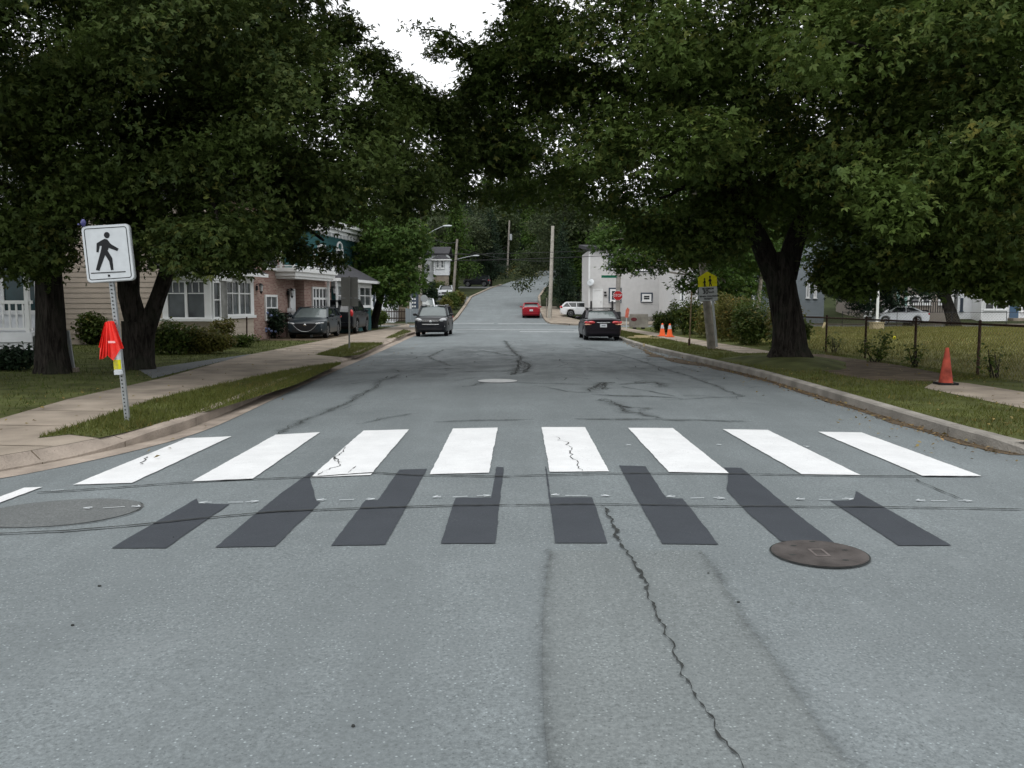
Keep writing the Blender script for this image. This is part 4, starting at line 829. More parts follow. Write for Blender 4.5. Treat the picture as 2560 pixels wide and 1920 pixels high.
grass("grass", [(9.3, 8), (10.3, 8), (10.3, 45), (8.3, 45), (9.4, 20)], 16000, .10, .008, SL, G_VERGE, 412, [PDIRT])
grass("grass", [(10.3, 9), (26, 9), (44, 60), (10.6, 60)], 150000, .13, .014, SL, G_FIELD, 413, patch=-1.0)
# fallen leaves lying about on grass, pavements and the road's edges
rs = np.random.RandomState(15); n = 900; side = rs.random(n) < .55
xx = np.where(side, rs.uniform(4.4, 9.8, n), rs.uniform(-8.6, -3.9, n)); yy = 9 + 30 * rs.random(n) ** 1.4; ze = np.where(np.abs(xx) > 5.95, SL + .035, .05)
ke = (xx > 5.95) | (xx < -5.2) | (xx > 4.4) & (xx < 5.2) | (xx > -4.35)
Cc = np.stack([xx, yy, ze], 1)[ke]; V, F = scatter_leaves(Cc, np.array([0, 0, 1.]) + rs.normal(size=Cc.shape) * .3, rs.uniform(.03, .08, len(Cc)), 'leaf', rs)
npmesh("leaf_litter", V, F, leafmat("fallen_leaf", (.10, .07, .03), (.17, .13, .05), (.30, .24, .10), .1))['kind'] = 'stuff'
# fallen leaves in the right gutter
rs = np.random.RandomState(5); yy = rs.uniform(9.6, 38, 1500); Rx = np.interp(yy, [p[1] for p in RE if 9 < p[1] < 50 and p[0] < 6.3], [p[0] for p in RE if 9 < p[1] < 50 and p[0] < 6.3])
xx = Rx - np.abs(rs.normal(0, .16, 1500)) - .02 - (yy > 22) * (yy < 31) * np.abs(rs.normal(0, .3, 1500)); Cc = np.stack([xx, yy, np.full(1500, .02)], 1)
V, F = scatter_leaves(Cc, np.array([0, 0, 1.]) + rs.normal(size=Cc.shape) * .35, rs.uniform(.025, .07, 1500), 'leaf', rs)
npmesh("leaf_litter", V, F, leafmat("dry_leaf", (.09, .055, .025), (.15, .10, .05), (.26, .20, .11), .1))['kind'] = 'stuff'
mb = MB(); pts = [(x, y) for y, x in sorted((p[1], p[0]) for p in RE if 9.4 < p[1] < 37 and p[0] < 6.3)]
g = random.Random(3)
A = [(x, y) for x, y in pts]; B = [(x - (.22 + .75 * math.exp(-((y - 26.5) / 3.5) ** 2)) * g.uniform(.6, 1.2), y) for x, y in pts]
ribbon(mb, A, B, lambda x, y: .012, lambda x, y: road_z(x, y) + .006); struct(mb.build("gutter_dirt", M_DIRT))['kind'] = 'stuff'
# ------------------------------------------------------------ signs, poles, fences, cones
def text_part(name, body, c, ux, uz, size, m, parent, depth=.002, bold=.0, sx=1.0):
    """Flat raised lettering centred on c, reading along ux with uz up."""
    cu = bpy.data.curves.new("lettering", 'FONT'); cu.body = body; cu.size = size; cu.align_x = 'CENTER'; cu.align_y = 'CENTER'; cu.extrude = depth; cu.offset = bold
    tmp = bpy.data.objects.new("lettering", cu); COL.objects.link(tmp)
    dg = bpy.context.evaluated_depsgraph_get(); me = bpy.data.meshes.new_from_object(tmp.evaluated_get(dg)); bpy.data.objects.remove(tmp)
    ux, uz = Vector(ux).normalized(), Vector(uz).normalized(); n = ux.cross(uz)
    off = Vector(c); q = parent
    while q is not None: off = off - q.location; q = q.parent
    M = Matrix(((ux.x * sx, uz.x, n.x, off.x), (ux.y * sx, uz.y, n.y, off.y), (ux.z * sx, uz.z, n.z, off.z), (0, 0, 0, 1))); me.transform(M)
    me.materials.clear(); me.materials.append(m)
    o = bpy.data.objects.new(name, me); COL.objects.link(o); o.parent = parent; return o
def rrect(w, h, r, n=5):
    P = []
    for cx, cy, a0 in ((w / 2 - r, h / 2 - r, 0), (-w / 2 + r, h / 2 - r, 90), (-w / 2 + r, -h / 2 + r, 180), (w / 2 - r, -h / 2 + r, 270)):
        for i in range(n + 1): a = R(a0 + 90 * i / n); P.append((cx + r * math.cos(a), cy + r * math.sin(a)))
    return P
def plate(mb, P, c, ux, uz, thick, back=0.0, m=0):
    """Outline P (2-D) on the plane through c: front face `back` metres towards the viewer."""
    ux, uz = Vector(ux).normalized(), Vector(uz).normalized(); n = ux.cross(uz)
    mb.extr([Vector(c) + ux * x + uz * y + n * (back - thick) for x, y in P], n * thick, m)
def ringp(mb, w, h, r, t, c, ux, uz, lift, th=.0015):
    A = rrect(w, h, r); B = rrect(w - 2 * t, h - 2 * t, max(.001, r - t)); ux, uz = Vector(ux).normalized(), Vector(uz).normalized(); n = ux.cross(uz)
    q = lambda p: Vector(c) + ux * p[0] + uz * p[1] + n * lift
    for i in range(len(A)): j = (i + 1) % len(A); mb.face((q(A[i]), q(A[j]), q(B[j]), q(B[i])))
# --- leaning pedestrian crossing sign on the left
base = G(319, 1051, SL + .012); Ys = base.y; top = atY(263, 563, Ys - .12)
sgn = empty("pedestrian_sign", base, "leaning white crossing sign with a black walking figure on a metal post", "road sign")
mb = MB(); ax = (top - base).normalized(); side = Vector((ax.z, 0, -ax.x)).normalized(); fw = ax.cross(side).normalized()
mb.bar(base - ax * .2, top, .060, .045); 
Lp = (top - base).length
for i in range(int(Lp / .05)):
    p = base + ax * (.05 + .05 * i); s = -fw if fw.y > 0 else fw
    mb.face([p + s * .0345 + side * (.011 * math.cos(t)) + ax * (.011 * math.sin(t)) for t in [k * math.pi / 4 for k in range(8)]], 1)
mb.build("post", [M_GALV, M_CRACK], sgn)
# face: corners measured off the photograph, at the post's own distance
cA = [(214 - 6, 569), (1190 / 9.22 + 190, 540 + 250 / 9.22)]
ctr = atY(190 + 735 / 9.22, 540 + 860 / 9.22, Ys - .18); SW, SH = .585, .715
ux = Vector((.995, .10, .072)).normalized(); n0 = Vector((.10, -1, .0)); uz = Vector((-.115, 0.0, .993)); uz = (uz - ux * uz.dot(ux)).normalized()
mb = MB(); plate(mb, rrect(SW, SH, .05), ctr, ux, uz, .018, 0); face = mb.build("sign_face", M_SIGNW, sgn)
mb = MB(); plate(mb, rrect(SW + .018, SH + .018, .055), ctr - ux.cross(uz) * .018, ux, uz, .05, 0); mb.build("sign_box", M_GALV, sgn)
mb = MB(); ringp(mb, SW - .05, SH - .05, .035, .010, ctr, ux, uz, .002); mb.build("border", M_INK, face)
def from_img(P, x0, y0, sx): return [((x - x0) * sx, (y0 - y) * sx) for x, y in P]
# the walker's outline, straightened from the sign in the photograph
def unskew(P):
    out = []
    for x, y in P:
        p = atY(190 + x / 9.22, 540 + y / 9.22, Ys - .18) - ctr; a = p.dot(ux); b = p.dot(uz); out.append((a, b))
    return out
BODY = unskew([(655, 525), (720, 540), (800, 645), (975, 750), (945, 805), (755, 735), (730, 800), (835, 970), (865, 1240), (808, 1250), (765, 1040), (675, 900), (550, 1265), (472, 1245), (580, 800), (600, 690), (555, 690), (530, 840), (482, 835), (485, 640), (500, 620)])
mb = MB(); plate(mb, BODY, ctr, ux, uz, .002, .004); hd = unskew([(710, 440)])[0]; plate(mb, [(hd[0] + .036 * math.cos(t), hd[1] + .040 * math.sin(t)) for t in [i * math.pi / 10 for i in range(20)]], ctr, ux, uz, .002, .004)
mb.build("pedestrian_symbol", M_INK, face)
mb = MB(); l0, l1 = unskew([(365, 1322), (1135, 1280)]); plate(mb, [(l0[0], l0[1] - .006), (l1[0], l1[1] - .006), (l1[0], l1[1] + .006), (l0[0], l0[1] + .006)], ctr, ux, uz, .002, .004); q0 = unskew([(765, 1375)])[0]; plate(mb, [(q0[0] - .014, q0[1] - .014), (q0[0] + .014, q0[1] - .014), (q0[0] + .014, q0[1] + .014), (q0[0] - .014, q0[1] + .014)], ctr, ux, uz, .002, .004); mb.build("base_line", M_INK, face)
bt = ctr + uz * (SH / 2 + .05) - ux * (SW / 2 - .03); mb = MB(); mb.ellip(bt, (.035, .03, .05), 10, 6); mb.cyl(bt + Vector((-.05, 0, -.02)), bt + Vector((-.05, -.03, -.02)), .012, 8); mb.build("reflector", mat("blue_reflector", (.05, .05, .16), .2, .2, 20), sgn, smooth=True)
# flag holder tube with its yellow label
hb = atY(230 + 615 / 9.22, 780 + 1440 / 9.22, Ys - .09); ht = atY(230 + 560 / 9.22, 780 + 830 / 9.22, Ys - .09)
mb = MB(); mb.tube([hb, hb.lerp(ht, .14), hb.lerp(ht, .15), ht], [.056, .056, .050, .050], 18); tube = mb.build("flag_holder", M_SIGNW, sgn, smooth=True)
mb = MB(); a0, a1 = hb.lerp(ht, .20), hb.lerp(ht, .56); d = (a1 - a0).normalized(); s = d.cross(Vector((0, -1, 0))).normalized()
f2 = s.cross(d).normalized(); f2 = f2 if f2.y < 0 else -f2
for i in range(10):
    t0, t1 = R(-75 + 15 * i), R(-75 + 15 * (i + 1)); q = lambda p, t: p + (s * math.sin(t) + f2 * math.cos(t)) * .0515
    mb.face((q(a0, t0), q(a0, t1), q(a1, t1), q(a1, t0)))
mb.build("instruction_label", M_YEL, tube)
mb = MB()
for k in range(6):
    z = .12 + .15 * k; p = a0.lerp(a1, z); wv = (.62, .8, .7, .85, .6, .75)[k] * .036
    mb.bar(p + f2 * .0525 - s * wv, p + f2 * .0525 + s * wv, .005, .004)
mb.build("small_print", M_TAN, tube)
# the flags: stiff orange cloths hanging over each other on short sticks
FP = lambda x, y, dy: atY(230 + x / 9.22, 780 + y / 9.22, Ys - .10 + dy)
flabels = ["bright orange crossing flag with a pale stripe, frontmost in the white holder", "orange crossing flag hanging against the post side of the bundle", "orange crossing flag folded in narrow pleats, second in the bundle", "orange crossing flag at the outer side of the bundle, furthest from the post"]
for i, (T0_, T1_, BT, dy) in enumerate((((350, 255), (440, 200), [(365, 1010), (425, 1065), (490, 1120), (575, 985), (650, 860)], -.075), ((425, 205), (505, 215), [(520, 660), (585, 770), (640, 860), (690, 850), (735, 835)], -.03), ((300, 245), (400, 205), [(245, 1080), (290, 1060), (335, 1020), (355, 1005), (375, 1000)], -.05), ((285, 260), (335, 215), [(150, 815), (185, 825), (172, 1095), (205, 1085), (240, 1085)], -.02))):
    o = empty("crossing_flag", FP(T0_[0], T0_[1], dy), flabels[i], "flag", "orange flags in the holder on the sign post")
    mb = MB(); nS = len(BT) - 1; up_ = [FP(T0_[0] + (T1_[0] - T0_[0]) * k / nS, T0_[1] + (T1_[1] - T0_[1]) * k / nS, dy + (.012 if k % 2 else -.012)) for k in range(nS + 1)]; lo_ = [FP(x, y, dy + (.035 if k % 2 else -.035)) for k, (x, y) in enumerate(BT)]
    for k in range(nS):
        a, b, c, d = up_[k], up_[k + 1], lo_[k + 1], lo_[k]; e = Vector((0, .003, 0)); mb.face((a, d, c, b)); mb.face((a + e, b + e, c + e, d + e)); mb.face((d, d + e, c + e, c))
    mb.build("cloth", M_FLAG, o); P = [T0_]
    mb = MB(); mb.cyl(ht + Vector((.012 * (i - 1.5), 0, -.25)), FP(P[0][0] + 40, P[0][1] + 10, dy + .02), .006, 6); mb.build("stick", M_WOOD, o)
    if i == 0:
        mb = MB(); mb.extr([FP(x, y, dy - .046) for x, y in ((368, 668), (525, 670), (540, 715), (372, 718))], (0, .003, 0)); mb.build("stripe", mat("flag_stripe", (.85, .42, .42), .6, .05), o)
# --- sign seen from behind
b0 = G(873, 871, SL + .012); sb = empty("street_sign", b0, "grey back of a rectangular road sign on a thin post", "road sign")
mb = MB(); tp = atY(873, 690, b0.y); mb.bar(b0 - Vector((0, 0, .2)), tp, .05, .05); mb.build("post", M_GREYB, sb)
mb = MB(); p0 = atY(853, 766, b0.y); p1 = atY(894, 693, b0.y); mb.box(p0.x, p1.x, b0.y + .03, b0.y + .045, p0.z, p1.z); mb.build("panel", M_GREYB, sb)
mb = MB(); zz = atY(873, 745, b0.y).z
for a, b in ((.04, .25), (.45, .65), (.78, .92)): mb.box(p0.x + (p1.x - p0.x) * a, p0.x + (p1.x - p0.x) * b, b0.y + .02, b0.y + .032, zz - .006, zz + .006)
mb.build("bracket", M_SIGNW, sb)
# --- school sign on its leaning wooden pole
b0 = G(1779, 873, SL); tp = atY(1755, 640, b0.y); wp = empty("wooden_pole", b0, "weathered leaning wooden pole carrying the yellow school sign", "pole")
ext = b0 + (tp - b0) * 2.2; mb = MB(); mb.tube([b0 - Vector((0, 0, .3)), b0, b0.lerp(ext, .5), ext], [.155, .145, .135, .115], 14, wob=.04); mb.build("shaft", mat('pole_dark_wood', (.19, .175, .15), .85, .3, 5, bump=.4, bscale=30), wp, smooth=True)
mb = MB(); cc = G(1792, 868, SL); mb.bar(cc, atY(1781, 745, cc.y), .07, .07); mb.build("guard_strip", M_GALV, wp)
ss = empty("school_sign", atY(1770, 716, b0.y - .2), "yellow pentagon school sign with two walking children above a 30 limit plate", "road sign")
YS = b0.y - .22; c1 = atY(1768.6, 701, YS); uxs = Vector((1, .0, .05)).normalized(); uzs = Vector((-.05, 0, 1)).normalized()
S1 = YS / 2141.0; hw = 23.4 * S1
mb = MB(); PENT = [(-hw, -15.5 * S1), (hw, -15.5 * S1), (hw, 8 * S1), (0, 22 * S1), (-hw, 8 * S1)]; plate(mb, PENT, c1, uxs, uzs, .012, 0); f1 = mb.build("warning_panel", M_YEL, ss)
mb = MB()
def fig(P, x, y, s): plate(mb, [(x + px_ * s, y + py_ * s) for px_, py_ in P], c1, uxs, uzs, .002, .004)
KID = [(-.5, 5.2), (.5, 5.2), (1.3, 3.6), (2.0, 1.6), (1.2, 1.5), (.9, 0), (1.6, -2.4), (2.3, -4.8), (1.4, -5.0), (.3, -1.8), (-.4, -5.0), (-1.3, -5.0), (-.9, -1.4), (-1.0, 1.6), (-2.2, .9), (-2.0, 2.3)]
for x, y, s in ((.09, -.07, .028), (-.10, -.11, .024)):
    fig(KID, x, y, s); plate(mb, [(x + s * 1.25 * math.cos(t), y + s * 6.7 + s * 1.35 * math.sin(t)) for t in [i * .628 for i in range(10)]], c1, uxs, uzs, .002, .004)
mb.build("children_symbol", M_INK, f1)
c2 = atY(1770.6, 734.5, YS); w2, h2 = 45 * S1, 35 * S1
mb = MB(); plate(mb, rrect(w2, h2, .02), c2, uxs, uzs, .012, 0); f3_ = mb.build("limit_plate", mat("sign_grey_white", (.42, .44, .45), .5, .06, 9), ss)
nn = uxs.cross(uzs)
for body, dx, dz, sz in (("MAXIMUM", 0, .36, .085), ("30", -.15, .13, .20), ("km/h", .18, .11, .095), ("WHEN CHILDREN", 0, -.18, .075), ("PRESENT", 0, -.36, .075)):
    text_part("lettering", body, c2 + uxs * dx * w2 * 1.4 * .72 + uzs * dz * h2 + nn * .003, uxs, uzs, sz, M_INK, f3_, bold=.002)
# --- thin rusty post
b0 = G(1723, 865, SL); tp = atY(1729, 730, b0.y); o = empty("rusty_post", b0, "thin brown post standing alone in the right verge", "post"); mb = MB(); mb.cyl(b0 - Vector((0, 0, .2)), tp, .028, 8); mb.build("rod", mat("brown_rod", (.17, .13, .08), .9, .3, 9), o)
mb = MB(); mb.cyl(b0, b0 + Vector((0, 0, .26)), .045, 8); mb.build("foot", M_RUST, o)
# --- utility poles
def pole(name, label, b, h, r0=.15, r1=.11, lean=(0, 0), m=None, group="wooden utility poles"):
    b = Vector(b); o = empty(name, b, label, "utility pole", group); t = b + Vector((lean[0], lean[1], h)); mb = MB()
    mb.tube([b - Vector((0, 0, .4)), b, b.lerp(t, .5), t], [r0, r0, (r0 + r1) / 2, r1], 12, wob=.03); mb.build("shaft", m or M_WOOD, o, smooth=True); return o, t
def lamp_arm(o, a, b, rise=.5):
    a, b = Vector(a), Vector(b); mb = MB(); P = [a.lerp(b, i / 6) + Vector((0, 0, rise * math.sin(math.pi * .5 * i / 6) - rise * 0)) for i in range(7)]; P[0] = a; mb.tube(P, .035, 7); mb.build("lamp_arm", M_GALV, o)
    e = P[-1]; d = (b - a); d.z = 0; d.normalize(); s = Vector((-d.y, d.x, 0)); mb = MB(); mb.ellip(e + d * .3, (.42, .16, .08), 12, 6, ax=(d, s, Vector((0, 0, 1)))); mb.build("lamp_head", M_SIGNW, o, smooth=True)
o, t1 = pole("utility_pole", "weathered utility pole standing behind the dark roof of the teal house", (-10.7, 58, SL), 6.6, .18, .15)
lamp_arm(o, t1 + Vector((0, -.1, .1)), t1 + Vector((1.1, -.5, .45)), .25)
P2 = (-7.9, 72, .2); o, t2 = pole("utility_pole", "tall pole with a grey transformer and a curved street lamp behind the oncoming vehicle", P2, 10.6, .17, .12)
lamp_arm(o, Vector(P2) + Vector((.1, 0, 7.0)), Vector(P2) + Vector((2.05, -.5, 7.6)), .35)
mb = MB(); q = Vector(P2) + Vector((-.35, -.15, 9.0)); mb.tube([q, q + Vector((0, 0, .05)), q + Vector((0, 0, .85)), q + Vector((0, 0, .9))], [.15, .23, .23, .16], 14); mb.build("transformer", M_SIGNW, o, smooth=True)
mb = MB(); mb.bar(Vector(P2) + Vector((-.9, 0, 9.85)), Vector(P2) + Vector((.9, 0, 9.95)), .1); mb.build("cross_arm", M_WOOD, o)
mb = MB(); q = Vector(P2) + Vector((.33, -.2, 2.0)); mb.extr([q + Vector((.32 * math.cos(R(22.5 + 45 * i)), 0, .32 * math.sin(R(22.5 + 45 * i)))) for i in range(8)], (0, .01, 0)); mb.build("sign_back", M_GALV, o)
P3 = (-7.2, 100, hill(100) + .2); o, t3 = pole("utility_pole", "leaning wooden utility pole on the bank in front of the white hillside house", P3, 7.2, .17, .13, (.55, 0))
lamp_arm(o, t3 + Vector((0, 0, -2.3)), t3 + Vector((1.9, -.5, -2.05)), .12)
P4_ = (-1.6, 178, hill(178) + .2); o, t4 = pole("utility_pole", "distant utility pole where the hill road bends away", P4_, 11.5, .2, .16, (.5, 0))
mb = MB(); q = Vector(P4_) + Vector((.75, -.2, 7.5)); mb.cyl(q, q + Vector((0, 0, 1.2)), .28, 12); mb.build("transformer", M_GALV, o, smooth=True)
P5 = (3.25, 80, hill(80) + .1); o, t5 = pole("utility_pole", "pale bare-topped utility pole on the far corner beside the red car", P5, 8.5, .19, .14, (.25, 0), mat('pole_pale', (.36, .34, .30), .85, .2, 5, bump=.3, bscale=30))
P6 = (6.7, 56, SL); o, t6 = pole("utility_pole", "grey wooden pole at the near corner with the stop sign and street lamp", P6, 8.6, .16, .13, (.05, 0), mat("pole_grey", (.30, .28, .26), .85, .2, 5, bump=.3, bscale=30))
lamp_arm(o, Vector(P6) + Vector((-.1, 0, 6.7)), Vector(P6) + Vector((-1.5, -.3, 6.95)), .3)
mb = MB(); mb.tube([Vector(P6) + Vector((0, 0, .25)), Vector(P6) + Vector((0, 0, .3)), Vector(P6) + Vector((0, 0, 1.05)), Vector(P6) + Vector((0, 0, 1.1))], [.2, .21, .21, .19], 12); mb.build("wrap", M_STEEL, o, smooth=True)
st = empty("stop_sign", (6.7, 55.75, 2.3), "red octagonal STOP sign on the grey corner pole", "road sign")
c0 = Vector((6.68, 55.78, 2.28)); X, Z = Vector((1, 0, 0)), Vector((0, 0, 1)); oct_ = lambda r: [(r * math.cos(R(22.5 + 45 * i)), r * math.sin(R(22.5 + 45 * i))) for i in range(8)]
mb = MB(); plate(mb, oct_(.335), c0, X, Z, .01, 0); mb.build("panel_edge", M_SIGNW, st); mb = MB(); plate(mb, oct_(.31), c0, X, Z, .003, .003); fs = mb.build("panel", M_RED, st)
text_part("lettering", "STOP", c0 + Vector((0, -.005, 0)), X, Z, .25, M_SIGNW, fs, bold=.002, sx=.86)
sn = empty("street_name_sign", (6.0, 55.8, 3.5), "blank-looking green street name blade beside the grey corner pole", "street sign"); mb = MB(); mb.box(5.6, 6.58, 55.78, 55.80, 3.42, 3.58); mb.build("blade", M_GREEN, sn); mb = MB(); mb.bar((6.55, 55.79, 3.5), (6.62, 55.9, 3.5), .04); mb.build("bracket", M_GALV, sn)
# --- cables
def cable(label, a, b, sag, r=.018):
    a, b = Vector(a), Vector(b); P = [a.lerp(b, i / 14) - Vector((0, 0, sag * 4 * (i / 14) * (1 - i / 14))) for i in range(15)]; mb = MB(); mb.tube(P, r, 5); o = mb.build("power_cable", M_STEEL); tag(o, label, "cable", "overhead cables")
cable("upper of two cables strung across the street between the corner poles", t1 + Vector((0, .1, -1.7)), Vector(P6) + Vector((0, 0, 5.1)), .12, .016)
cable("lower of two cables strung across the street between the corner poles", t1 + Vector((0, .1, -2.1)), Vector(P6) + Vector((0, 0, 4.75)), .14, .02)
cable("cable from the transformer pole to the leaning pole on the bank", Vector(P2) + Vector((0, 0, 7.6)), t3 - Vector((0, 0, .3)), .5)
cable("cable from the leaning bank pole up to the distant pole at the bend", t3 - Vector((0, 0, 1.6)), Vector(P4_) + Vector((.3, 0, 6.5)), .8)
cable("cable from the leaning bank pole to the pale far-corner pole", t3 - Vector((0, 0, .9)), t5 - Vector((0, 0, 3.2)), .5)
cable("cable from the transformer pole's cross arm towards the left trees", Vector(P2) + Vector((-.8, 0, 9.9)), (-16, 60, 9.6), .4)
# --- cones
def cone(label, b, h, r, m, band=None, basem=None):
    b = Vector(b); o = empty("traffic_cone", b, label, "traffic cone", "orange traffic cones"); mb = MB(); n = 20
    prof = [(r, .04), (r * .95, .06), (r * .26, h * .97), (r * .2, h)]; P = [b + Vector((0, 0, z)) for _, z in prof]; mb.tube(P, [q for q, _ in prof], n); mb.build("body", m, o, smooth=True)
    mb = MB(); mb.extr([(b.x + x, b.y + y, b.z + .0) for x, y in rrect(r * 2.7, r * 2.7, r * .35)], (0, 0, .04)); mb.build("base", basem or m, o)
    if band:
        f0, f1 = band; rr = lambda f: (r * .95 + (r * .26 - r * .95) * (f * h - .06) / (h * .97 - .06)) + .004; mb = MB(); mb.tube([b + Vector((0, 0, f0 * h)), b + Vector((0, 0, f1 * h))], [rr(f0), rr(f1)], n, cap=False); mb.build("white_band", M_SIGNW, o, smooth=True)
    return o
cone("clean orange cone with a white collar, left of the pair on the right pavement", G(1655.5, 840.5, SL + .006), .64, .155, M_ORANGE, (.60, .88))
cone("clean orange cone with a white collar, right of the pair on the right pavement", G(1674, 842.5, SL + .006), .64, .155, M_ORANGE, (.60, .88))
cone("tall faded reddish cone without a collar standing before the chain-link fence", G(2364, 961, SL + .006), .72, .135, M_ORANGED, None, M_RUBBER)
# --- chain-link fence along the field
def chain_fence(name, label, P, h, group, mesh_step=.11, rr=.032, m=None, mesh_r=.0035):
    o = empty(name, P[0], label, "fence", group); m = m or M_RUST
    for p in P: mb = MB(); mb.cyl(Vector(p) - Vector((0, 0, .2)), Vector(p) + Vector((0, 0, h + .05)), rr, 9); mb.ellip(Vector(p) + Vector((0, 0, h + .06)), (rr * 1.2,) * 3, 8, 4); mb.build("post", m, o, smooth=True)
    mb = MB()
    for a, b in zip(P, P[1:]): mb.cyl(Vector(a) + Vector((0, 0, h)), Vector(b) + Vector((0, 0, h)), rr * .75, 8)
    mb.build("top_rail", m, o, smooth=True)
    mb = MB()
    for a, b in zip(P, P[1:]):
        a, b = Vector(a), Vector(b); L = (b - a).length; d = (b - a) / L; nrm = Vector((-d.y, d.x, 0)); n = int(L / mesh_step)
        for i in range(-int(h / mesh_step), n):
            for s in (0, 1):
                x0 = i * mesh_step; x1 = x0 + h; z0, z1 = 0., h
                if x0 < 0: z0 = -x0; x0 = 0
                if x1 > L: z1 = h - (x1 - L); x1 = L
                if x1 <= x0: continue
                if s: p, q = a + d * x0 + Vector((0, 0, h - z0)), a + d * x1 + Vector((0, 0, h - z1))
                else: p, q = a + d * x0 + Vector((0, 0, z0)), a + d * x1 + Vector((0, 0, z1))
                t = (q - p).normalized(); u = t.cross(nrm) * mesh_r; v = nrm * mesh_r
                mb.face((p + u, q + u, q + v, p + v)); mb.face((p + v, q + v, q - u * .6 - v * .5, p - u * .6 - v * .5)); mb.face((p - u * .6 - v * .5, q - u * .6 - v * .5, q + u, p + u))
    mb.build("chain_link_mesh", mat("dull_wire", (.16, .14, .10), .7, .2, 30), o); return o
chain_fence("chain_link_fence", "rusty chain-link fence on brown posts between the pavement and the dry field", [(10.2, y, SL) for y in (9.5, 12.6, 15.7, 18.85, 21.85, 24.95, 28.1, 31.2)], 1.13, None)
chain_fence("chain_link_fence", "low thin wire fence at the far side of the dry field", [(x, 63, SL) for x in (24, 28, 32, 36, 40, 44, 48)], 1.0, None, .22, .022, M_STEEL)
# garden fence pieces on the left
o = empty("iron_fence", G(617, 855, SL), "thin brown iron fence rail and post before the beige porch", "fence"); b0 = G(617, 857, SL); t0 = atY(617, 792, b0.y); mb = MB(); mb.cyl(b0, t0, .03, 8); mb.build("post", M_RUST, o)
mb = MB(); mb.cyl(t0 - Vector((0, 0, .06)), atY(400, 808, b0.y + .5), .016, 6); mb.build("rail", M_RUST, o)
b0 = G(186, 930, SL); o = empty("fence_post", b0, "pale leaning metal post beside the thick straight trunk", "post"); mb = MB(); mb.bar(b0 - Vector((0, 0, .1)), atY(169, 826, b0.y), .07, .05); mb.build("shaft", M_GALV, o); mb = MB(); mb.box(b0.x - .08, b0.x + .08, b0.y - .08, b0.y + .08, b0.z, b0.z + .10); mb.build("footing", M_CONC, o)
# --- flagpole, block, planks, stake, concrete block, small orange sign, bits in the field
b0 = Vector((22.75, 54, SL)); o = empty("flagpole", b0, "slim white flagpole rising in front of the white sedan", "flagpole"); mb = MB(); mb.tube([b0 + Vector((0, 0, .4)), b0 + Vector((0, 0, 9))], [.085, .05], 12); mb.build("shaft", M_WTRIM, o, smooth=True); mb = MB(); mb.ellip(b0 + Vector((0, 0, 9.05)), (.08,) * 3, 8, 5); mb.build("finial", M_WTRIM, o, smooth=True)
mb = MB(); mb.box(b0.x - .35, b0.x + .33, b0.y - .3, b0.y + .3, b0.z, b0.z + .42); mb.box(b0.x - .39, b0.x + .37, b0.y - .34, b0.y + .34, b0.z + .42, b0.z + .47); mb.build("base_block", mat("sandstone", (.40, .34, .22), .9, .2, 4), o)
g = random.Random(8); c0 = G(1614, 846, SL)
for i in range(7):
    a = g.uniform(-.5, .5); L = g.uniform(.5, 1.0); z = SL + .025 + .045 * (i // 3); cx, cy = c0.x + g.uniform(-.45, .45), c0.y + g.uniform(-.3, .3); d = Vector((math.cos(a), math.sin(a), 0)) * L / 2
    mb = MB(); mb.bar(Vector((cx, cy, z)) - d, Vector((cx, cy, z)) + d, .11, .035); tag(mb.build("wood_plank", mat("fresh_wood", (.55, .46, .28), .8, .15, 5)), "pale board lying in the heap of loose boards on the right verge", "plank", "pale boards heaped on the right verge")
b0 = G(1609.5, 866, SL); mb = MB(); mb.bar(b0, b0 + Vector((.01, 0, .12)), .06, .06); tag(mb.build("wooden_stake", mat("fresh_wood", (.55, .46, .28))), "short pale stake at the right kerb near the boards", "stake")
b0 = Vector((8.0, 55.2, SL)); o = empty("concrete_block", b0, "grey concrete block on dark feet behind the parked black sedan", "concrete block"); mb = MB(); mb.extr([(b0.x - .63, b0.y - .25, b0.z + .1), (b0.x + .55, b0.y - .25, b0.z + .1), (b0.x + .52, b0.y - .25, b0.z + .95), (b0.x - .60, b0.y - .25, b0.z + .95)], (0, .5, 0)); mb.build("block", M_KERB2, o)
for s in (-.3, .25): mb = MB(); mb.box(b0.x + s - .08, b0.x + s + .08, b0.y - .3, b0.y + .3, b0.z, b0.z + .1); mb.build("foot", M_RUBBER, o)
mb = MB(); mb.ellip(b0 + Vector((-.38, -.262, .62)), (.2, .012, .12), 10, 6); mb.build("painted_mark", mat("dark_red", (.12, .03, .035), .8, .3, 9), o)
b0 = Vector((7.1, 54.6, SL)); o = empty("construction_sign", b0, "small reddish marker sign on a white stick right of the black sedan", "sign"); mb = MB(); mb.bar(b0, b0 + Vector((0, 0, 1.0)), .06, .03); mb.build("stick", M_SIGNW, o); mb = MB(); mb.extr([(b0.x + .02 + x, b0.y - .04, b0.z + z) for x, z in ((-.12, .75), (.08, .72), (.12, 1.02), (.16, 1.25), (.02, 1.38), (-.08, 1.2))], (0, .02, 0)); mb.build("panel", mat("faded_red_orange", (.60, .16, .11), .6, .2, 8), o)
b0 = G(2057, 822, SL); o = mb = MB(); mb.bar(b0, b0 + Vector((.12, 0, .42)), .12, .1); tag(mb.build("survey_stake", mat("fresh_wood", (.55, .46, .28))), "pale slanted stake in the field behind the thick trunk", "stake")
b0 = G(2236, 850, SL); mb = MB(); mb.ellip(b0 + Vector((0, 0, .1)), (.07, .06, .08), 8, 5); tag(mb.build("yellow_bag", M_YEL), "small yellow scrap lying in the dry field", "scrap")
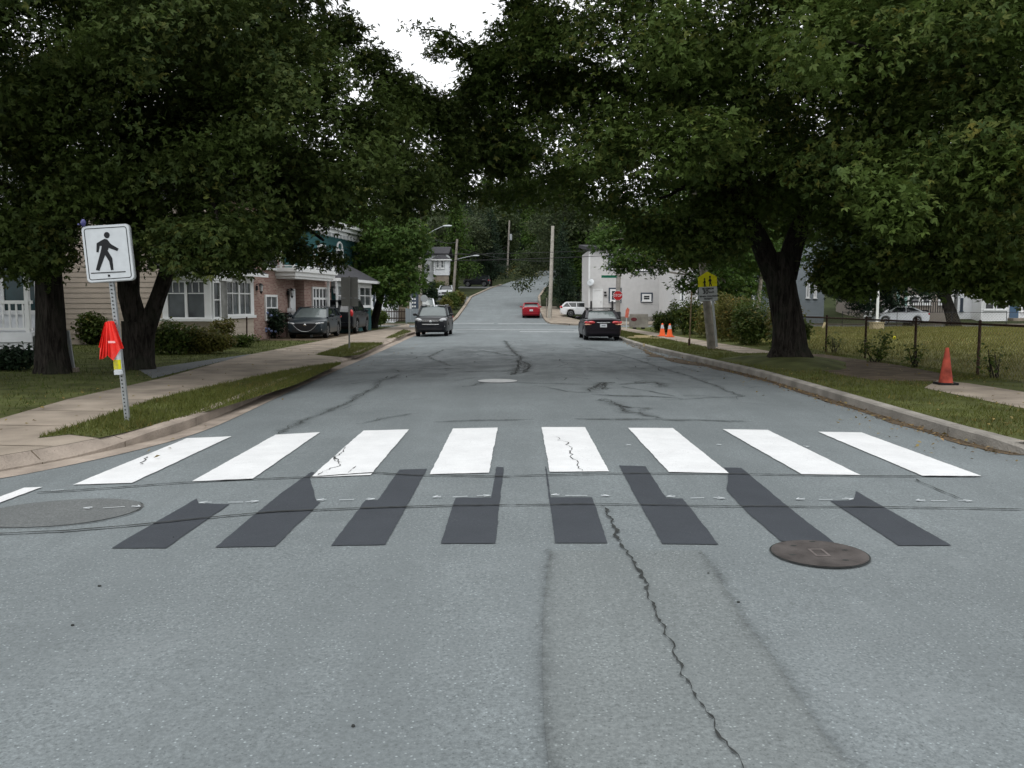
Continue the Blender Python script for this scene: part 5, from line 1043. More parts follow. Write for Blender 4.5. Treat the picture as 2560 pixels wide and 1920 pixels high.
b0 = G(1365, 796, .3); P = Vector((2.95, 80.5, hill(80) + .1)); mb = MB(); mb.bar(P, P + Vector((0.05, 0, 1.9)), .09); tag(mb.build("wooden_stake", M_WOOD), "short brown post beside the pale far-corner pole", "post")
# ------------------------------------------------------------ houses
TH = R(8.5); HD = Vector((math.sin(TH), math.cos(TH), 0)); HN = Vector((math.cos(TH), -math.sin(TH), 0)); UP = Vector((0, 0, 1))
def lap(mb, p0, p1, z0, z1, n, step=.2, dep=.022, m=0):
    """Lapped boards: every board leans out at its lower edge and shades the one below."""
    p0, p1 = Vector(p0), Vector(p1); k = max(1, int(round((z1 - z0) / step))); s = (z1 - z0) / k
    for i in range(k):
        a, b = z0 + i * s, z0 + (i + 1) * s; o1 = n * dep; q = lambda p, z, o: Vector((p.x, p.y, z)) + o
        mb.face((q(p0, a, o1), q(p1, a, o1), q(p1, b, n * .002), q(p0, b, n * .002)), m)
        mb.face((q(p0, a, n * .002), q(p1, a, n * .002), q(p1, a, o1), q(p0, a, o1)), m)
def flat(mb, p0, p1, z0, z1, m=0):
    p0, p1 = Vector(p0), Vector(p1); L = (p1 - p0).length
    mb.face(((p0.x, p0.y, z0), (p1.x, p1.y, z0), (p1.x, p1.y, z1), (p0.x, p0.y, z1)), m, ((0, z0), (L, z0), (L, z1), (0, z1)))
def block(o, name, O, u, n, w, d, z0, z1, m, kind='lap', step=.2, label=None):
    """Four walls on a rectangle: front from O along u for w, going back -n for d."""
    O, u, n = Vector(O), Vector(u), Vector(n); P = [O, O + u * w, O + u * w - n * d, O - n * d]; mb = MB()
    for a, b, nn in ((0, 1, n), (1, 2, u), (2, 3, -n), (3, 0, -u)):
        (lap(mb, P[a], P[b], z0, z1, nn, step) if kind == 'lap' else flat(mb, P[a], P[b], z0, z1))
    mb.face([(p.x, p.y, z1 - .004) for p in P]); return mb.build(name, m, o, label=label)
def win(o, c, u, n, w, h, cols=1, rows=2, t=.07, m=None, pane=None, mt=.028, sill=True, trim=None, tw=.0):
    c, u, n = Vector(c), Vector(u).normalized(), Vector(n).normalized(); mb = MB(); ax = (u, n, UP)
    for s in (-1, 1):
        mb.obox(c + u * s * (w / 2 - t / 2) + n * .03, ax, (t / 2, .045, h / 2)); mb.obox(c + UP * s * (h / 2 - t / 2) + n * .031, ax, (w / 2 - t, .044, t / 2))
    for i in range(1, cols): mb.obox(c + u * (-w / 2 + w * i / cols) + n * .028, ax, (mt / 2, .03, h / 2 - t))
    for j in range(1, rows): mb.obox(c + UP * (-h / 2 + h * j / rows) + n * .026, ax, (w / 2 - t, .03, mt / 2))
    if sill: mb.obox(c - UP * (h / 2 + .03) + n * .06, ax, (w / 2 + .05, .08, .03))
    f = mb.build("window", m or M_WTRIM, o)
    mb = MB(); q = lambda a, b: c + u * a + UP * b + n * .022; mb.face((q(-w / 2 + .02, -h / 2 + .02), q(w / 2 - .02, -h / 2 + .02), q(w / 2 - .02, h / 2 - .02), q(-w / 2 + .02, h / 2 - .02))); mb.build("pane", pane or M_GLASS, f)
    if trim:
        mb = MB()
        for s in (-1, 1): mb.obox(c + u * s * (w / 2 + tw / 2) + n * .02, ax, (tw / 2, .03, h / 2 + tw)); mb.obox(c + UP * s * (h / 2 + tw / 2) + n * .021, ax, (w / 2, .029, tw / 2))
        mb.build("casing", trim, f)
    return f
def wpx(o, O, n, u, x0, y0, x1, y1, **k):
    ym, xm = (y0 + y1) / 2, (x0 + x1) / 2; a, b = onpl(x0, ym, O, n), onpl(x1, ym, O, n); zt, zb = onpl(xm, y0, O, n).z, onpl(xm, y1, O, n).z
    c = (a + b) / 2; c.z = (zt + zb) / 2; return win(o, c, u, n, abs((b - a).dot(Vector(u))), zt - zb, **k)
def slab_roof(o, P, th=.12, m=None, name="roof"):
    mb = MB(); n = (Vector(P[1]) - Vector(P[0])).cross(Vector(P[2]) - Vector(P[0])).normalized(); n = n if n.z > 0 else -n; mb.extr(P, n * th); return mb.build(name, m or M_SHING, o)
def hip(o, O, u, n, w, d, z, h, over=.4, m=None):
    O, u, n = Vector(O), Vector(u), Vector(n); A = [O - u * over + n * over, O + u * (w + over) + n * over, O + u * (w + over) - n * (d + over), O - u * over - n * (d + over)]; A = [Vector((p.x, p.y, z)) for p in A]
    r = min(w, d) / 2; R1 = (A[0] + A[1] + A[2] + A[3]) / 4 + Vector((0, 0, h)); e = (u if w > d else -n) * max(0, abs(w - d) / 2); a, b = R1 - e, R1 + e; mb = MB()
    if w > d: F = ((A[0], A[1], b, a), (A[1], A[2], b), (A[2], A[3], a, b), (A[3], A[0], a))
    else: F = ((A[0], A[1], a), (A[1], A[2], b, a), (A[2], A[3], b), (A[3], A[0], a, b))
    for f in F: mb.face(f)
    mb.face(A[::-1]); rf = mb.build("roof", m or M_SHING, o)
    mb = MB()
    for i in range(4): p, q = A[i], A[(i + 1) % 4]; mb.bar(p - UP * .09, q - UP * .09, .10, .16)
    mb.build("fascia", M_WTRIM, rf); return rf
# ---- white porch at the far left
o = empty("porch_house", (-17.5, 26, SL), "pale boarded house with a white railed porch at the picture's left edge", "house")
block(o, "wall", (-24, 26.7, 0), (1, 0, 0), (0, -1, 0), 9.35, 1.1, SL, 6.5, M_WHITES); block(o, "rear_wall", (-26, 27.85, 0), (1, 0, 0), (0, -1, 0), 7.4, 7, SL, 6.5, M_WHITES)
mb = MB(); mb.box(-22, -14.2, 25.2, 26.68, .78, .88); mb.box(-22, -14.2, 25.15, 25.2, .60, .88); mb.build("porch_floor", M_WHITES, o)
mb = MB(); lap(mb, (-22, 25.3, 0), (-14.25, 25.3, 0), SL, .6, Vector((0, -1, 0)), .15); mb.build("skirting", M_WHITES, o)
rl = empty("railing", (0, 0, 0)); rl.parent = o; rl.location = (0, 0, 0)
mb = MB(); mb.box(-22, -14.2, 25.22, 25.3, 1.72, 1.82); mb.box(-22, -14.2, 25.23, 25.29, .95, 1.02); mb.build("rail", M_WTRIM, rl)
mb = MB()
for i in range(38): x = -21.9 + .2 * i; mb.box(x, x + .045, 25.24, 25.28, 1.02, 1.72)
mb.build("balusters", M_WTRIM, rl)
for x in (-18.4, -15.6, -14.4): mb = MB(); mb.box(x, x + .12, 25.2, 25.32, .88, 2.0 if x > -17 and x < -15 else 3.9); mb.build('porch_post', M_WTRIM, o)
mb = MB(); mb.bar((-15.1, 25.1, 1.2), (-16.2, 25.1, 1.85), .08); mb.build("handrail", M_WTRIM, o)
win(o, (-15.35, 26.69, 2.3), (1, 0, 0), (0, -1, 0), 1.1, 1.7, 1, 1, pane=mat('teal_glass', (.012, .04, .045), .15, .4, 2)); win(o, (-17.2, 26.69, 2.3), (1, 0, 0), (0, -1, 0), 1.1, 1.7, 1, 2)
slab_roof(o, [(-24, 24.6, 3.9), (-14.0, 24.6, 3.9), (-14.0, 26.6, 4.4), (-24, 26.6, 4.4)])
# ---- beige lap-sided house with the glazed porch
o = empty("beige_house", (-15, 34, SL), "beige lap-sided house with white-framed bay and porch windows behind the twin trunk", "house")
YB = 33.0; UF = Vector((HN.x, HN.y, 0)); NF = -HD
O1 = Vector((-13.25, YB, 0)); block(o, "wall", O1 - UF * 7.5, UF, NF, 7.5, 4.6, SL, 5.6, M_BEIGE, step=.205)
slab_roof(o, [tuple(O1 + UF * a + HD * b + UP * z) for a, b, z in ((-7.9, -.5, 5.5), (.4, -.5, 5.5), (.4, 2.3, 7.4), (-7.9, 2.3, 7.4))]); slab_roof(o, [tuple(O1 + UF * a + HD * b + UP * z) for a, b, z in ((-7.9, 5.1, 5.5), (.4, 5.1, 5.5), (.4, 2.3, 7.4), (-7.9, 2.3, 7.4))])
mb = MB(); mb.bar(O1 + NF * .03 + UP * SL + UF * .0, O1 + NF * .03 + UP * 5.5, .16, .06); mb.build("corner_board", M_BEIGE, o)
# bay: front face and narrow return
PB = Vector((-13.15, 32.2, 0)); wB = (onpl(528, 797, PB, NF) - onpl(408, 797, PB, NF)).length; cB = onpl(528, 797, PB, NF); cB.z = 0; SB = cB - UF * wB
zs = onpl(470, 797, PB, NF).z; zt = onpl(470, 702, PB, NF).z
block(o, "bay_wall", SB, UF, NF, wB, 1.6, SL, zs - .08, M_BEIGE, step=.2)
mb = MB(); ax = (UF, NF, UP)
mb.obox(SB + UF * wB / 2 + UP * (zs - .04) + NF * .04, ax, (wB / 2 + .1, .12, .05)); mb.obox(SB + UF * wB / 2 - NF * .8 + UP * (zt + .24), ax, (wB / 2 + .04, .84, .22)); mb.obox(SB + UF * (wB - .11) - NF * .06 + UP * (zs + zt) / 2, ax, (.12, .1, (zt - zs) / 2)); mb.obox(SB + UF * .08 - NF * .08 + UP * (zs + zt) / 2, ax, (.09, .1, (zt - zs) / 2)); mb.build("bay_trim", M_WTRIM, o)
mb = MB(); mb.obox(SB + UF * wB / 2 - NF * 1.0 + UP * (zs + zt) / 2, ax, (wB / 2, .3, (zt - zs) / 2)); mb.build("bay_interior", mat("curtain", (.20, .20, .19), .9, .6, 1.6), o)
hw_ = (wB - .36) / 2
for s in (0, 1):
    c = SB + UF * (.17 + hw_ * (s + .5)) + UP * (zs + zt) / 2 - NF * .05; f = win(o, c, UF, NF, hw_, zt - zs, 1, 1, t=.055, sill=False)
    mb = MB(); zz = zt - (zt - zs) * .33; mb.obox(Vector((c.x, c.y, zz)) + NF * .03, ax, (hw_ / 2 - .05, .03, .02))
    for k in (-1, 1): mb.obox(Vector((c.x, c.y, (zz + zt) / 2)) + UF * k * hw_ / 6 + NF * .03, ax, (.015, .028, (zt - zz) / 2 - .04))
    mb.build("glazing_bar", M_WTRIM, f)
c = cB + HD * .36 + UP * (zs + zt) / 2; win(o, c, HD, HN, .58, zt - zs, 1, 2, t=.07, mt=.04, sill=True)
# recessed door and the second glazed wall along the street
PS = Vector((-17.0 + .1495 * 35.0, 35.0, 0)); q0, q1 = onpl(563, 790, PS, HN), onpl(633, 790, PS, HN); zs2, zt2 = q0.z, onpl(600, 703, PS, HN).z
O2 = Vector((q0.x, q0.y, 0)); w2_ = (q1 - q0).length; mb = MB(); lap(mb, O2, O2 + HD * w2_, SL, zs2 - .07, HN, .2); lap(mb, O2 - HN * .9, O2, SL, zs2 - .07, -HD, .2); mb.build("porch_wall", M_BEIGE, o)
mb = MB(); mb.obox(O2 + HD * w2_ / 2 + HN * .03 + UP * (zs2 - .05), (HD, HN, UP), (w2_ / 2 + .05, .1, .06)); mb.obox(O2 + HD * w2_ / 2 - HN * .3 + UP * (zt2 + .12), (HD, HN, UP), (w2_ / 2 + .05, .36, .13)); mb.obox(O2 + HD * (w2_ - .12) + UP * ((zs2 + zt2) / 2), (HD, HN, UP), (.13, .05, (zt2 - zs2) / 2)); mb.build("porch_trim", M_WTRIM, o)
for s in (0, 1): win(o, O2 + HD * ((w2_ - .3) * (s + .5) / 2 + .02) + UP * ((zs2 + zt2) / 2), HD, HN, (w2_ - .3) / 2, zt2 - zs2, 2, 1, t=.07, mt=.035, sill=False)
mb = MB(); zz = zs2 + (zt2 - zs2) * .64; mb.obox(O2 + HD * (w2_ - .3) / 2 + UP * zz + HN * .035, (HD, HN, UP), ((w2_ - .3) / 2, .03, .025)); mb.build("transom", M_WTRIM, o)
mb = MB(); a_, b_ = onpl(547, 780, O2 - HN * .25, NF), onpl(564, 780, O2 - HN * .25, NF); mb.box(a_.x - .15, b_.x + .02, a_.y - .03, a_.y + .03, SL + .1, zt2 + .02); mb.build("door", mat("door_oxblood", (.085, .045, .04), .6, .2, 6), o)
slab_roof(o, [tuple(SB + UF * -.3 + NF * .45 + UP * (zt + .42)), tuple(cB + UF * .35 + NF * .45 + UP * (zt + .42)), tuple(cB + UF * .35 + HD * 1.9 + UP * (zt + 1.1)), tuple(SB + UF * -.3 + HD * 1.9 + UP * (zt + 1.1))])
slab_roof(o, [tuple(O2 + HN * .5 - HD * .6 + UP * (zt2 + .26)), tuple(O2 + HN * .5 + HD * (w2_ + .35) + UP * (zt2 + .26)), tuple(O2 - HN * 1.6 + HD * (w2_ + .35) + UP * (zt2 + 1.1)), tuple(O2 - HN * 1.6 - HD * .6 + UP * (zt2 + 1.1))])
mb = MB(); mb.bar(O2 + HN * .54 - HD * .6 + UP * (zt2 + .27), O2 + HN * .54 + HD * (w2_ + .35) + UP * (zt2 + .27), .10, .15); mb.build("gutter", M_WTRIM, o)
# ---- brick house
o = empty("brick_house", (-11.5, 41, SL), "mottled brick house with a white-railed balcony over the driveway", "house")
def BF(Y, off=0.0): return Vector((-17.16 + .1495 * Y, Y, 0)) + HN * off
PBk = BF(40); L0, L1 = BF(37.4), BF(41.2)
block(o, "wall", L0, HD, HN, (L1 - L0).length, 7, SL, 6.6, M_BRICK, 'flat')
block(o, "wall", L1 - HN * .05, HD, HN, 8.2, 6, SL, 3.05, M_BRICK, 'flat')
bx0 = onpl(762, 790, BF(40, .45), HN); bx1 = onpl(829, 790, BF(40, .45), HN); bx0.z = bx1.z = 0
block(o, "bay_wall", bx0, HD, HN, (bx1 - bx0).length, .6, SL, 3.0, M_BRICK, 'flat')
hip(o, L0 - HN * .0, HD, HN, (L1 - L0).length, 7, 6.65, 1.6, .35)
wpx(o, PBk, HN, HD, 656, 620, 688, 672, cols=2, rows=1, t=.09, mt=.06, sill=True, pane=M_GLASS2)
wpx(o, PBk, HN, HD, 661, 737, 691, 802, cols=2, rows=2, t=.10, mt=.06, sill=False)
wpx(o, bx0, HN, HD, 779, 718, 821, 775, cols=5, rows=2, t=.10, mt=.11, sill=False, pane=M_GLASS2)
# door, steps, mailboxes, lanterns
dq0, dq1 = onpl(722, 770, PBk, HN), onpl(735, 770, PBk, HN); zt_ = onpl(728, 722, PBk, HN).z; mb = MB(); cd_ = (dq0 + dq1) / 2; mb.obox(Vector((cd_.x, cd_.y, (zt_ + .55) / 2)) + HN * .05, (HD, HN, UP), ((dq1 - dq0).length / 2, .04, (zt_ - .55) / 2)); dr = mb.build("door", M_WTRIM, o); mb = MB(); mb.ellip(Vector((cd_.x, cd_.y, 1.5)) + HN * .12 - HD * .3, (.03, .03, .03), 8, 5); mb.build("knob", M_CHROME, dr)
mb = MB(); s0 = Vector((cd_.x, cd_.y, 0))
for k in range(3): mb.obox(s0 + HN * (.5 + .28 * k) + UP * (SL + (.4 - .13 * k) / 2), (HD, HN, UP), (.65, .15 if k else .45, (.4 - .13 * k) / 2))
mb.build("steps", M_CONC, o)
rl = empty("stair_railing", (0, 0, 0)); rl.parent = o
for sgn_, nm in ((-.62, 'rail'), (.62, 'rail')):
    mb = MB(); a = s0 + HD * sgn_ + HN * .12; b = s0 + HD * sgn_ + HN * 1.25; mb.bar(a + UP * .5, a + UP * 1.52, .10); mb.bar(b + UP * SL, b + UP * 1.1, .10); mb.bar(a + UP * 1.42, b + UP * 1.02, .06, .08); mb.bar(a + UP * .7, b + UP * .3, .05, .06)
    for k in range(1, 7): p = a.lerp(b, k / 7); zt0 = 1.42 - .4 * k / 7; mb.bar(p + UP * (zt0 - .72), p + UP * zt0, .035)
    mb.build(nm, M_WTRIM, rl)
for z in (1.18, .86): mq = onpl(715, 770, PBk, HN); mb = MB(); c = Vector((mq.x, mq.y, z)) + HN * .08; mb.obox(c, (HD, HN, UP), (.2, .07, .11)); mb.obox(c + UP * .12 + HN * .01, (HD, HN, UP), (.215, .085, .015)); mb.build("mailbox", mat("mailbox_brown", (.03, .022, .02), .5, .1), o)
def lantern(P, n, m=1.0):
    mb = MB(); c = Vector(P) + n * .22; mb.bar(Vector(P), Vector(P) + n * .05, .12, .2); mb.bar(Vector(P) + UP * .16, c + UP * .20, .03); mb.tube([c + UP * .2, c + UP * .12, c + UP * .11], [.02, .12, .13], 6); mb.tube([c - UP * .14, c - UP * .2, c - UP * .27], [.07, .05, .01], 6); ln = mb.build("lantern", M_STEEL, o)
    mb = MB(); mb.tube([c - UP * .14, c + UP * .11], [.065, .10], 6); mb.build("lantern_glass", M_LAMP, ln)
lantern(onpl(641, 720, PBk, HN), HN); lantern(onpl(719, 732, PBk, HN), HN); lantern(onpl(826.5, 727, bx0, HN), HN)
# balcony
bl = empty("balcony", (0, 0, 0)); bl.parent = o; PBal = BF(40, 1.0); e0, e1 = onpl(739, 700, PBal, HN), onpl(838, 706, PBal, HN); e0.z = e1.z = 0; Lb = (e1 - e0).length; axb = (HD, HN, UP)
mid = (e0 + e1) / 2 - HN * .75; mb = MB(); mb.obox(mid + UP * 3.13, axb, (Lb / 2, .75, .10)); mb.obox(mid + UP * 3.32, axb, (Lb / 2 + .10, .85, .09)); mb.obox(mid + UP * 2.97, axb, (Lb / 2 - .08, .68, .06)); mb.build("cornice", M_WTRIM, bl)
NP = 7
for k in range(NP): p = e0 + HD * (Lb * k / (NP - 1)) - HN * .08; mb = MB(); mb.bar(p + UP * 3.41, p + UP * 4.32, .10); mb.obox(p + UP * 4.35, axb, (.075, .075, .03)); mb.build("post", M_WTRIM, bl)
p = e0 - HN * .7; mb = MB(); mb.bar(p + UP * 3.41, p + UP * 4.32, .10); mb.obox(p + UP * 4.35, axb, (.075, .075, .03)); mb.build("post", M_WTRIM, bl)
mb = MB(); mb.bar(e0 - HN * .08 + UP * 3.5, e1 - HN * .08 + UP * 3.5, .05, .06); mb.bar(e0 - HN * .08 + UP * 3.5, e0 - HN * 1.3 + UP * 3.5, .05, .06); mb.build("rail", M_WTRIM, bl)
gl = bpy.data.materials.new("clear_panel"); gl.use_nodes = True; t = gl.node_tree; b_ = t.nodes['Principled BSDF']; b_.inputs['Base Color'].default_value = (.75, .8, .8, 1); b_.inputs['Transmission Weight'].default_value = 1; b_.inputs['Roughness'].default_value = .03; b_.inputs['IOR'].default_value = 1.05
for k in range(NP - 1): p, q = e0 + HD * (Lb * (k + .12) / (NP - 1)) - HN * .08, e0 + HD * (Lb * (k + .88) / (NP - 1)) - HN * .08; mb = MB(); mb.bar(p + UP * 3.95, q + UP * 3.95, .012, .72); mb.build("glass_panel", gl, bl)
mb = MB(); p = e1 - HN * .35 - HD * .1; mb.bar(p + UP * SL, p + UP * 2.95, .12); mb.bar(e1 + UP * 2.9 - HN * .02 + HD * .2, e1 + UP * SL + HD * .32, .09); mb.build("downpipe", M_WTRIM, o)
# ---- teal house with its glazed bay
o = empty("teal_house", (-11, 53, SL), "dark teal house with white cornice, arched windows and a glazed front bay", "house")
T0 = BF(49.6, -1.6); block(o, "wall", T0, HD, HN, 7.4, 7, SL, 6.1, M_TEAL, step=.16)
mb = MB()
for z, ov, hh in ((6.05, .20, .10), (6.28, .36, .12), (6.5, .52, .10)): mb.obox(T0 + HD * 3.7 - HN * 3.5 + UP * z, axb, (3.7 + ov, 3.5 + ov, hh))
for k in range(12): mb.obox(T0 + HD * (.3 + .62 * k) + HN * .12 + UP * 5.85, axb, (.06, .14, .12))
mb.build("cornice", M_WTRIM, o)
wpx(o, T0, HN, HD, 795, 611, 812, 640, cols=1, rows=2, t=.14, pane=M_GLASS2)
f = wpx(o, T0, HN, HD, 839, 622, 856, 650, cols=1, rows=2, t=.13, pane=M_GLASS2); c = onpl(847.5, 620, T0, HN); mb = MB(); mb.tube([c + HD * .42 * math.cos(a) + UP * .34 * math.sin(a) + HN * .04 for a in [math.pi * i / 8 for i in range(9)]], .07, 6); mb.build("arch", M_WTRIM, f)
B0, B1 = onpl(838, 760, BF(50, .5), HN), onpl(927, 760, BF(50, .5), HN); B0.z = B1.z = 0; LB2 = (B1 - B0).length
block(o, "bay_wall", B0, HD, HN, LB2, 2.1, SL, 3.05, M_TEAL, step=.16)
hip(o, B0 + UP * 0, HD, HN, LB2, 2.1, 3.12, .95, .42)
mb = MB(); mb.obox(B0 + HD * LB2 / 2 + HN * .0 - HN * 1.0 + UP * 2.85, axb, (LB2 / 2 + .05, 1.06, .17)); mb.build("frieze", M_WTRIM, o)
for x0, x1 in ((841, 866), (872, 893), (896, 925)): wpx(o, B0, HN, HD, x0, 712, x1, 767, cols=2, rows=2, t=.10, mt=.05, sill=True)
# ---- far-left corner: white house, tan house, dark lattice, fences
def far(nm, label, px0, px1, Y, d, z1, m, cat="house", step=.15):
    a, b = atY(px0, 760, Y), atY(px1, 760, Y); z0 = terr((a.x + b.x) / 2, Y) - .3; o = empty(nm, ((a.x + b.x) / 2, Y, z0 + .3), label, cat); block(o, "wall", (a.x, Y, 0), (1, 0, 0), (0, -1, 0), b.x - a.x, d, z0, z1, m, step=step); return o, a, b
def fw(o, Y, x0, y0, x1, y1, **k): return wpx(o, Vector((0, Y, 0)), Vector((0, -1, 0)), Vector((1, 0, 0)), x0, y0, x1, y1, **k)
def gable(o, x0, x1, Y, d, z, h, along='x', m=None, over=.4, wallm=None):
    mb = MB()
    if along == 'y':
        xm = (x0 + x1) / 2; mb.face(((x0, Y, z), (x1, Y, z), (xm, Y, z + h))); mb.face(((x0, Y + d, z), (xm, Y + d, z + h), (x1, Y + d, z))); mb.build("gable", wallm or M_WHITES, o)
        k = h / (xm - x0); P = [[(x0 - over, Y - over, z - over * k), (xm, Y - over, z + h), (xm, Y + d + over, z + h), (x0 - over, Y + d + over, z - over * k)], [(x1 + over, Y - over, z - over * k), (xm, Y - over, z + h), (xm, Y + d + over, z + h), (x1 + over, Y + d + over, z - over * k)]]
    else:
        P = [[(x0 - over, Y - over, z - .1), (x1 + over, Y - over, z - .1), (x1 + over, Y + d / 2, z + h), (x0 - over, Y + d / 2, z + h)], [(x0 - over, Y + d + over, z - .1), (x1 + over, Y + d + over, z - .1), (x1 + over, Y + d / 2, z + h), (x0 - over, Y + d / 2, z + h)]]
    for p in P: slab_roof(o, p, .14, m)
o, a, b = far("white_house", "white house with narrow dark windows left of the tan wall beyond the cross street", 905, 985, 76, 6, 3.6, M_WHITES); gable(o, a.x, b.x, 76, 6, 3.6, 1.5, 'y')
for x in (933, 949, 962, 974): fw(o, 76, x, 727, x + 5, 768, cols=1, rows=2, t=.06, m=M_NAVY, sill=False)
o, a, b = far("tan_house", "plain tan wall with a white corner between the white house and the lattice", 985.5, 1027, 79, 5, 2.6, M_TAN); slab_roof(o, [(a.x - .3, 78.6, 2.6), (b.x + .3, 78.6, 2.6), (b.x + .3, 84.3, 3.6), (a.x - .3, 84.3, 3.6)])
mb = MB(); mb.box(b.x - .12, b.x + .08, 78.93, 79.0, .2, 2.6); mb.build("corner_board", M_WTRIM, o)
a, b = atY(1029, 760, 77), atY(1052, 760, 77); o = empty("lattice_gate", ((a.x + b.x) / 2, 77, terr(-9, 77)), "dark gate with rows of small white squares beside the tan wall", "gate"); mb = MB(); mb.box(a.x, b.x, 76.96, 77.04, .2, 3.0); mb.build("gate_panel", M_NAVY, o); mb = MB(); rg = random.Random(2)
for i in range(6):
    for j in (.13, .38, .84):
        if rg.random() < .8: x = a.x + (b.x - a.x) * j; z = .8 + i * .33; mb.box(x - .065, x + .065, 76.93, 76.95, z, z + .15)
mb.build("white_square", M_WTRIM, o)
a, b = atY(928, 760, 73), atY(1013, 760, 73); o = empty("picket_fence", ((a.x + b.x) / 2, 73, terr(-10, 73)), "dark brown picket fence in front of the white and tan houses", "fence"); mb = MB(); x = a.x
while x < b.x: mb.box(x, x + .07, 72.97, 73.0, .25, 1.32); x += .14
mb.build("pickets", mat("fence_brown", (.045, .033, .028), .8, .2, 5), o); mb = MB(); [mb.box(a.x, b.x, 73.0, 73.05, z, z + .09) for z in (.5, 1.05)]; mb.build("rail", mat("fence_brown", (.045, .033, .028)), o)
a, b = atY(1013.5, 760, 73), atY(1048, 760, 73); o = empty("board_fence", ((a.x + b.x) / 2, 73, terr(-9, 73)), "grey board fence between the picket fence and the oncoming black vehicle", "fence"); mb = MB(); x = a.x
while x < b.x: mb.box(x, x + .135, 72.97, 73.0, .2, 1.35); x += .145
mb.build("boards", M_BLUEG, o); mb = MB(); [mb.box(x - .06, x + .06, 73.0, 73.1, .1, 1.42) for x in (a.x + .07, b.x)]; mb.build("post", M_BLUEG, o)
# ---- white house on the hillside, and the one glimpsed in the trees
Yh = 113; o, a, b = far("hillside_house", "white boarded house with a bay window up the bank left of the road", 1062, 1116, Yh, 7, 8.3, M_WHITES); gable(o, a.x, b.x, Yh, 7, 8.3, 1.0, 'x')
c0, c1 = atY(1084, 660, Yh - 1.2), atY(1122, 660, Yh - 1.2); zb, zt = atY(1100, 688, Yh - 1.2).z, atY(1100, 648, Yh - 1.2).z; block(o, "bay_wall", (c0.x, Yh - 1.2, 0), (1, 0, 0), (0, -1, 0), c1.x - c0.x, 1.2, zb, zt, M_WHITES, step=.18); hip(o, Vector((c0.x, Yh - 1.2, 0)), Vector((1, 0, 0)), Vector((0, -1, 0)), c1.x - c0.x, 1.2, zt, .6, .25)
mb = MB(); mb.box(c0.x + .05, c1.x - .1, Yh - 1.1, Yh, zb - 2.6, zb); mb.build("bay_base", M_CONC, o)
for x0, x1 in ((1089, 1099), (1101, 1111)): fw(o, Yh - 1.2, x0, 650, x1, 671, cols=1, rows=2, t=.10, trim=M_NAVY, tw=.06)
fw(o, Yh, 1066, 706, 1075, 718, cols=1, rows=1, t=.1); fw(o, Yh, 1066, 660, 1076, 680, cols=1, rows=2, t=.1)
o, a, b = far("wooded_house", "small grey house with a white-edged gable glimpsed among trees on the hill", 1196, 1238, 190, 6, 18.0, M_BLUEG); gable(o, a.x, b.x, 190, 6, 18.0, 1.6, 'x'); fw(o, 190, 1203, 601, 1231, 618, cols=2, rows=2, t=.25, mt=.12)
# ---- grey house on the right corner
Yg = 77.5; o, a, b = far("grey_house", "pale grey two-storey house with navy window trim behind the stop sign", 1472, 1690, Yg, 8, 6.55, M_GREYS, step=.13)
slab_roof(o, [(a.x - .35, Yg - .35, 6.55), (b.x + .35, Yg - .35, 6.55), (b.x + .35, Yg + 8.3, 7.3), (a.x - .35, Yg + 8.3, 7.3)], .30)
mb = MB(); mb.box(a.x + .02, b.x - .02, Yg - .06, Yg - .03, -.1, .62); mb.build("foundation", M_KERB2, o); mb = MB(); mb.box(a.x - .05, a.x + .10, Yg - .06, Yg + .0, .62, 6.5); mb.build("corner_board", M_WTRIM, o)
d0, d1 = atY(1483, 760, Yg), atY(1505, 760, Yg); mb = MB(); z0, z1 = atY(1494, 781, Yg).z, atY(1494, 725, Yg).z; mb.box(d0.x, d1.x, Yg - .05, Yg - .02, z0, z1); dr = mb.build("door", M_WTRIM, o); mb = MB(); [mb.box(x - .06, x + .06, Yg - .09, Yg - .02, z0, z1 + .1) for x in (d0.x, d1.x)]; mb.box(d0.x - .06, d1.x + .06, Yg - .088, Yg - .02, z1, z1 + .11); mb.build("door_frame", M_WTRIM, dr); mb = MB(); mb.ellip((d1.x - .13, Yg - .09, z0 + .95), (.04, .04, .04), 8, 5); mb.build("knob", M_CHROME, dr)
mb = MB(); mb.box(d0.x - .3, d1.x + .9, Yg - 1.3, Yg - .1, .2, z0); [mb.box(d0.x - .3, d1.x + .9, Yg - 1.3 - .3 * k, Yg - 1.3 - .3 * k + .3, .2, z0 - .17 * k) for k in (1, 2)]; mb.build("stoop", M_CONC, o)
mb = MB()
for x in (d0.x - .25, d1.x + .85):
    for y in (Yg - 1.25, Yg - .2): mb.bar((x, y, z0), (x, y, z0 + 1.0), .05)
    mb.bar((x, Yg - 1.25, z0 + 1.0), (x, Yg - .2, z0 + 1.0), .05)
    for k in range(1, 7): y = Yg - 1.25 + .15 * k; mb.bar((x, y, z0), (x, y, z0 + 1.0), .02)
mb.build("stoop_railing", M_STEEL, o)
for R_ in ((1524, 641, 1545, 672), (1525, 723, 1550, 754), (1605, 735, 1628, 753)): fw(o, Yg, *R_, cols=1, rows=2, t=.16, trim=M_NAVY, tw=.13, pane=M_GLASS2)
fw(o, Yg, 1600, 645, 1624, 676, cols=1, rows=2, t=.16, trim=M_NAVY, tw=.13, pane=M_GLASS2)
q = atY(1476, 706, Yg - .4); mb = MB(); n_ = Vector((-.45, -.8, .4)).normalized(); u_ = n_.cross(UP).normalized(); v_ = u_.cross(n_); mb.ellip(q, (.34, .04, .36), 16, 8, ax=(u_, n_, v_)); mb.bar(q, q + n_ * .45 - UP * .1, .03); mb.bar(q, q + Vector((.1, .4, -.5)), .05); mb.build("satellite_dish", M_GALV, o, smooth=True)
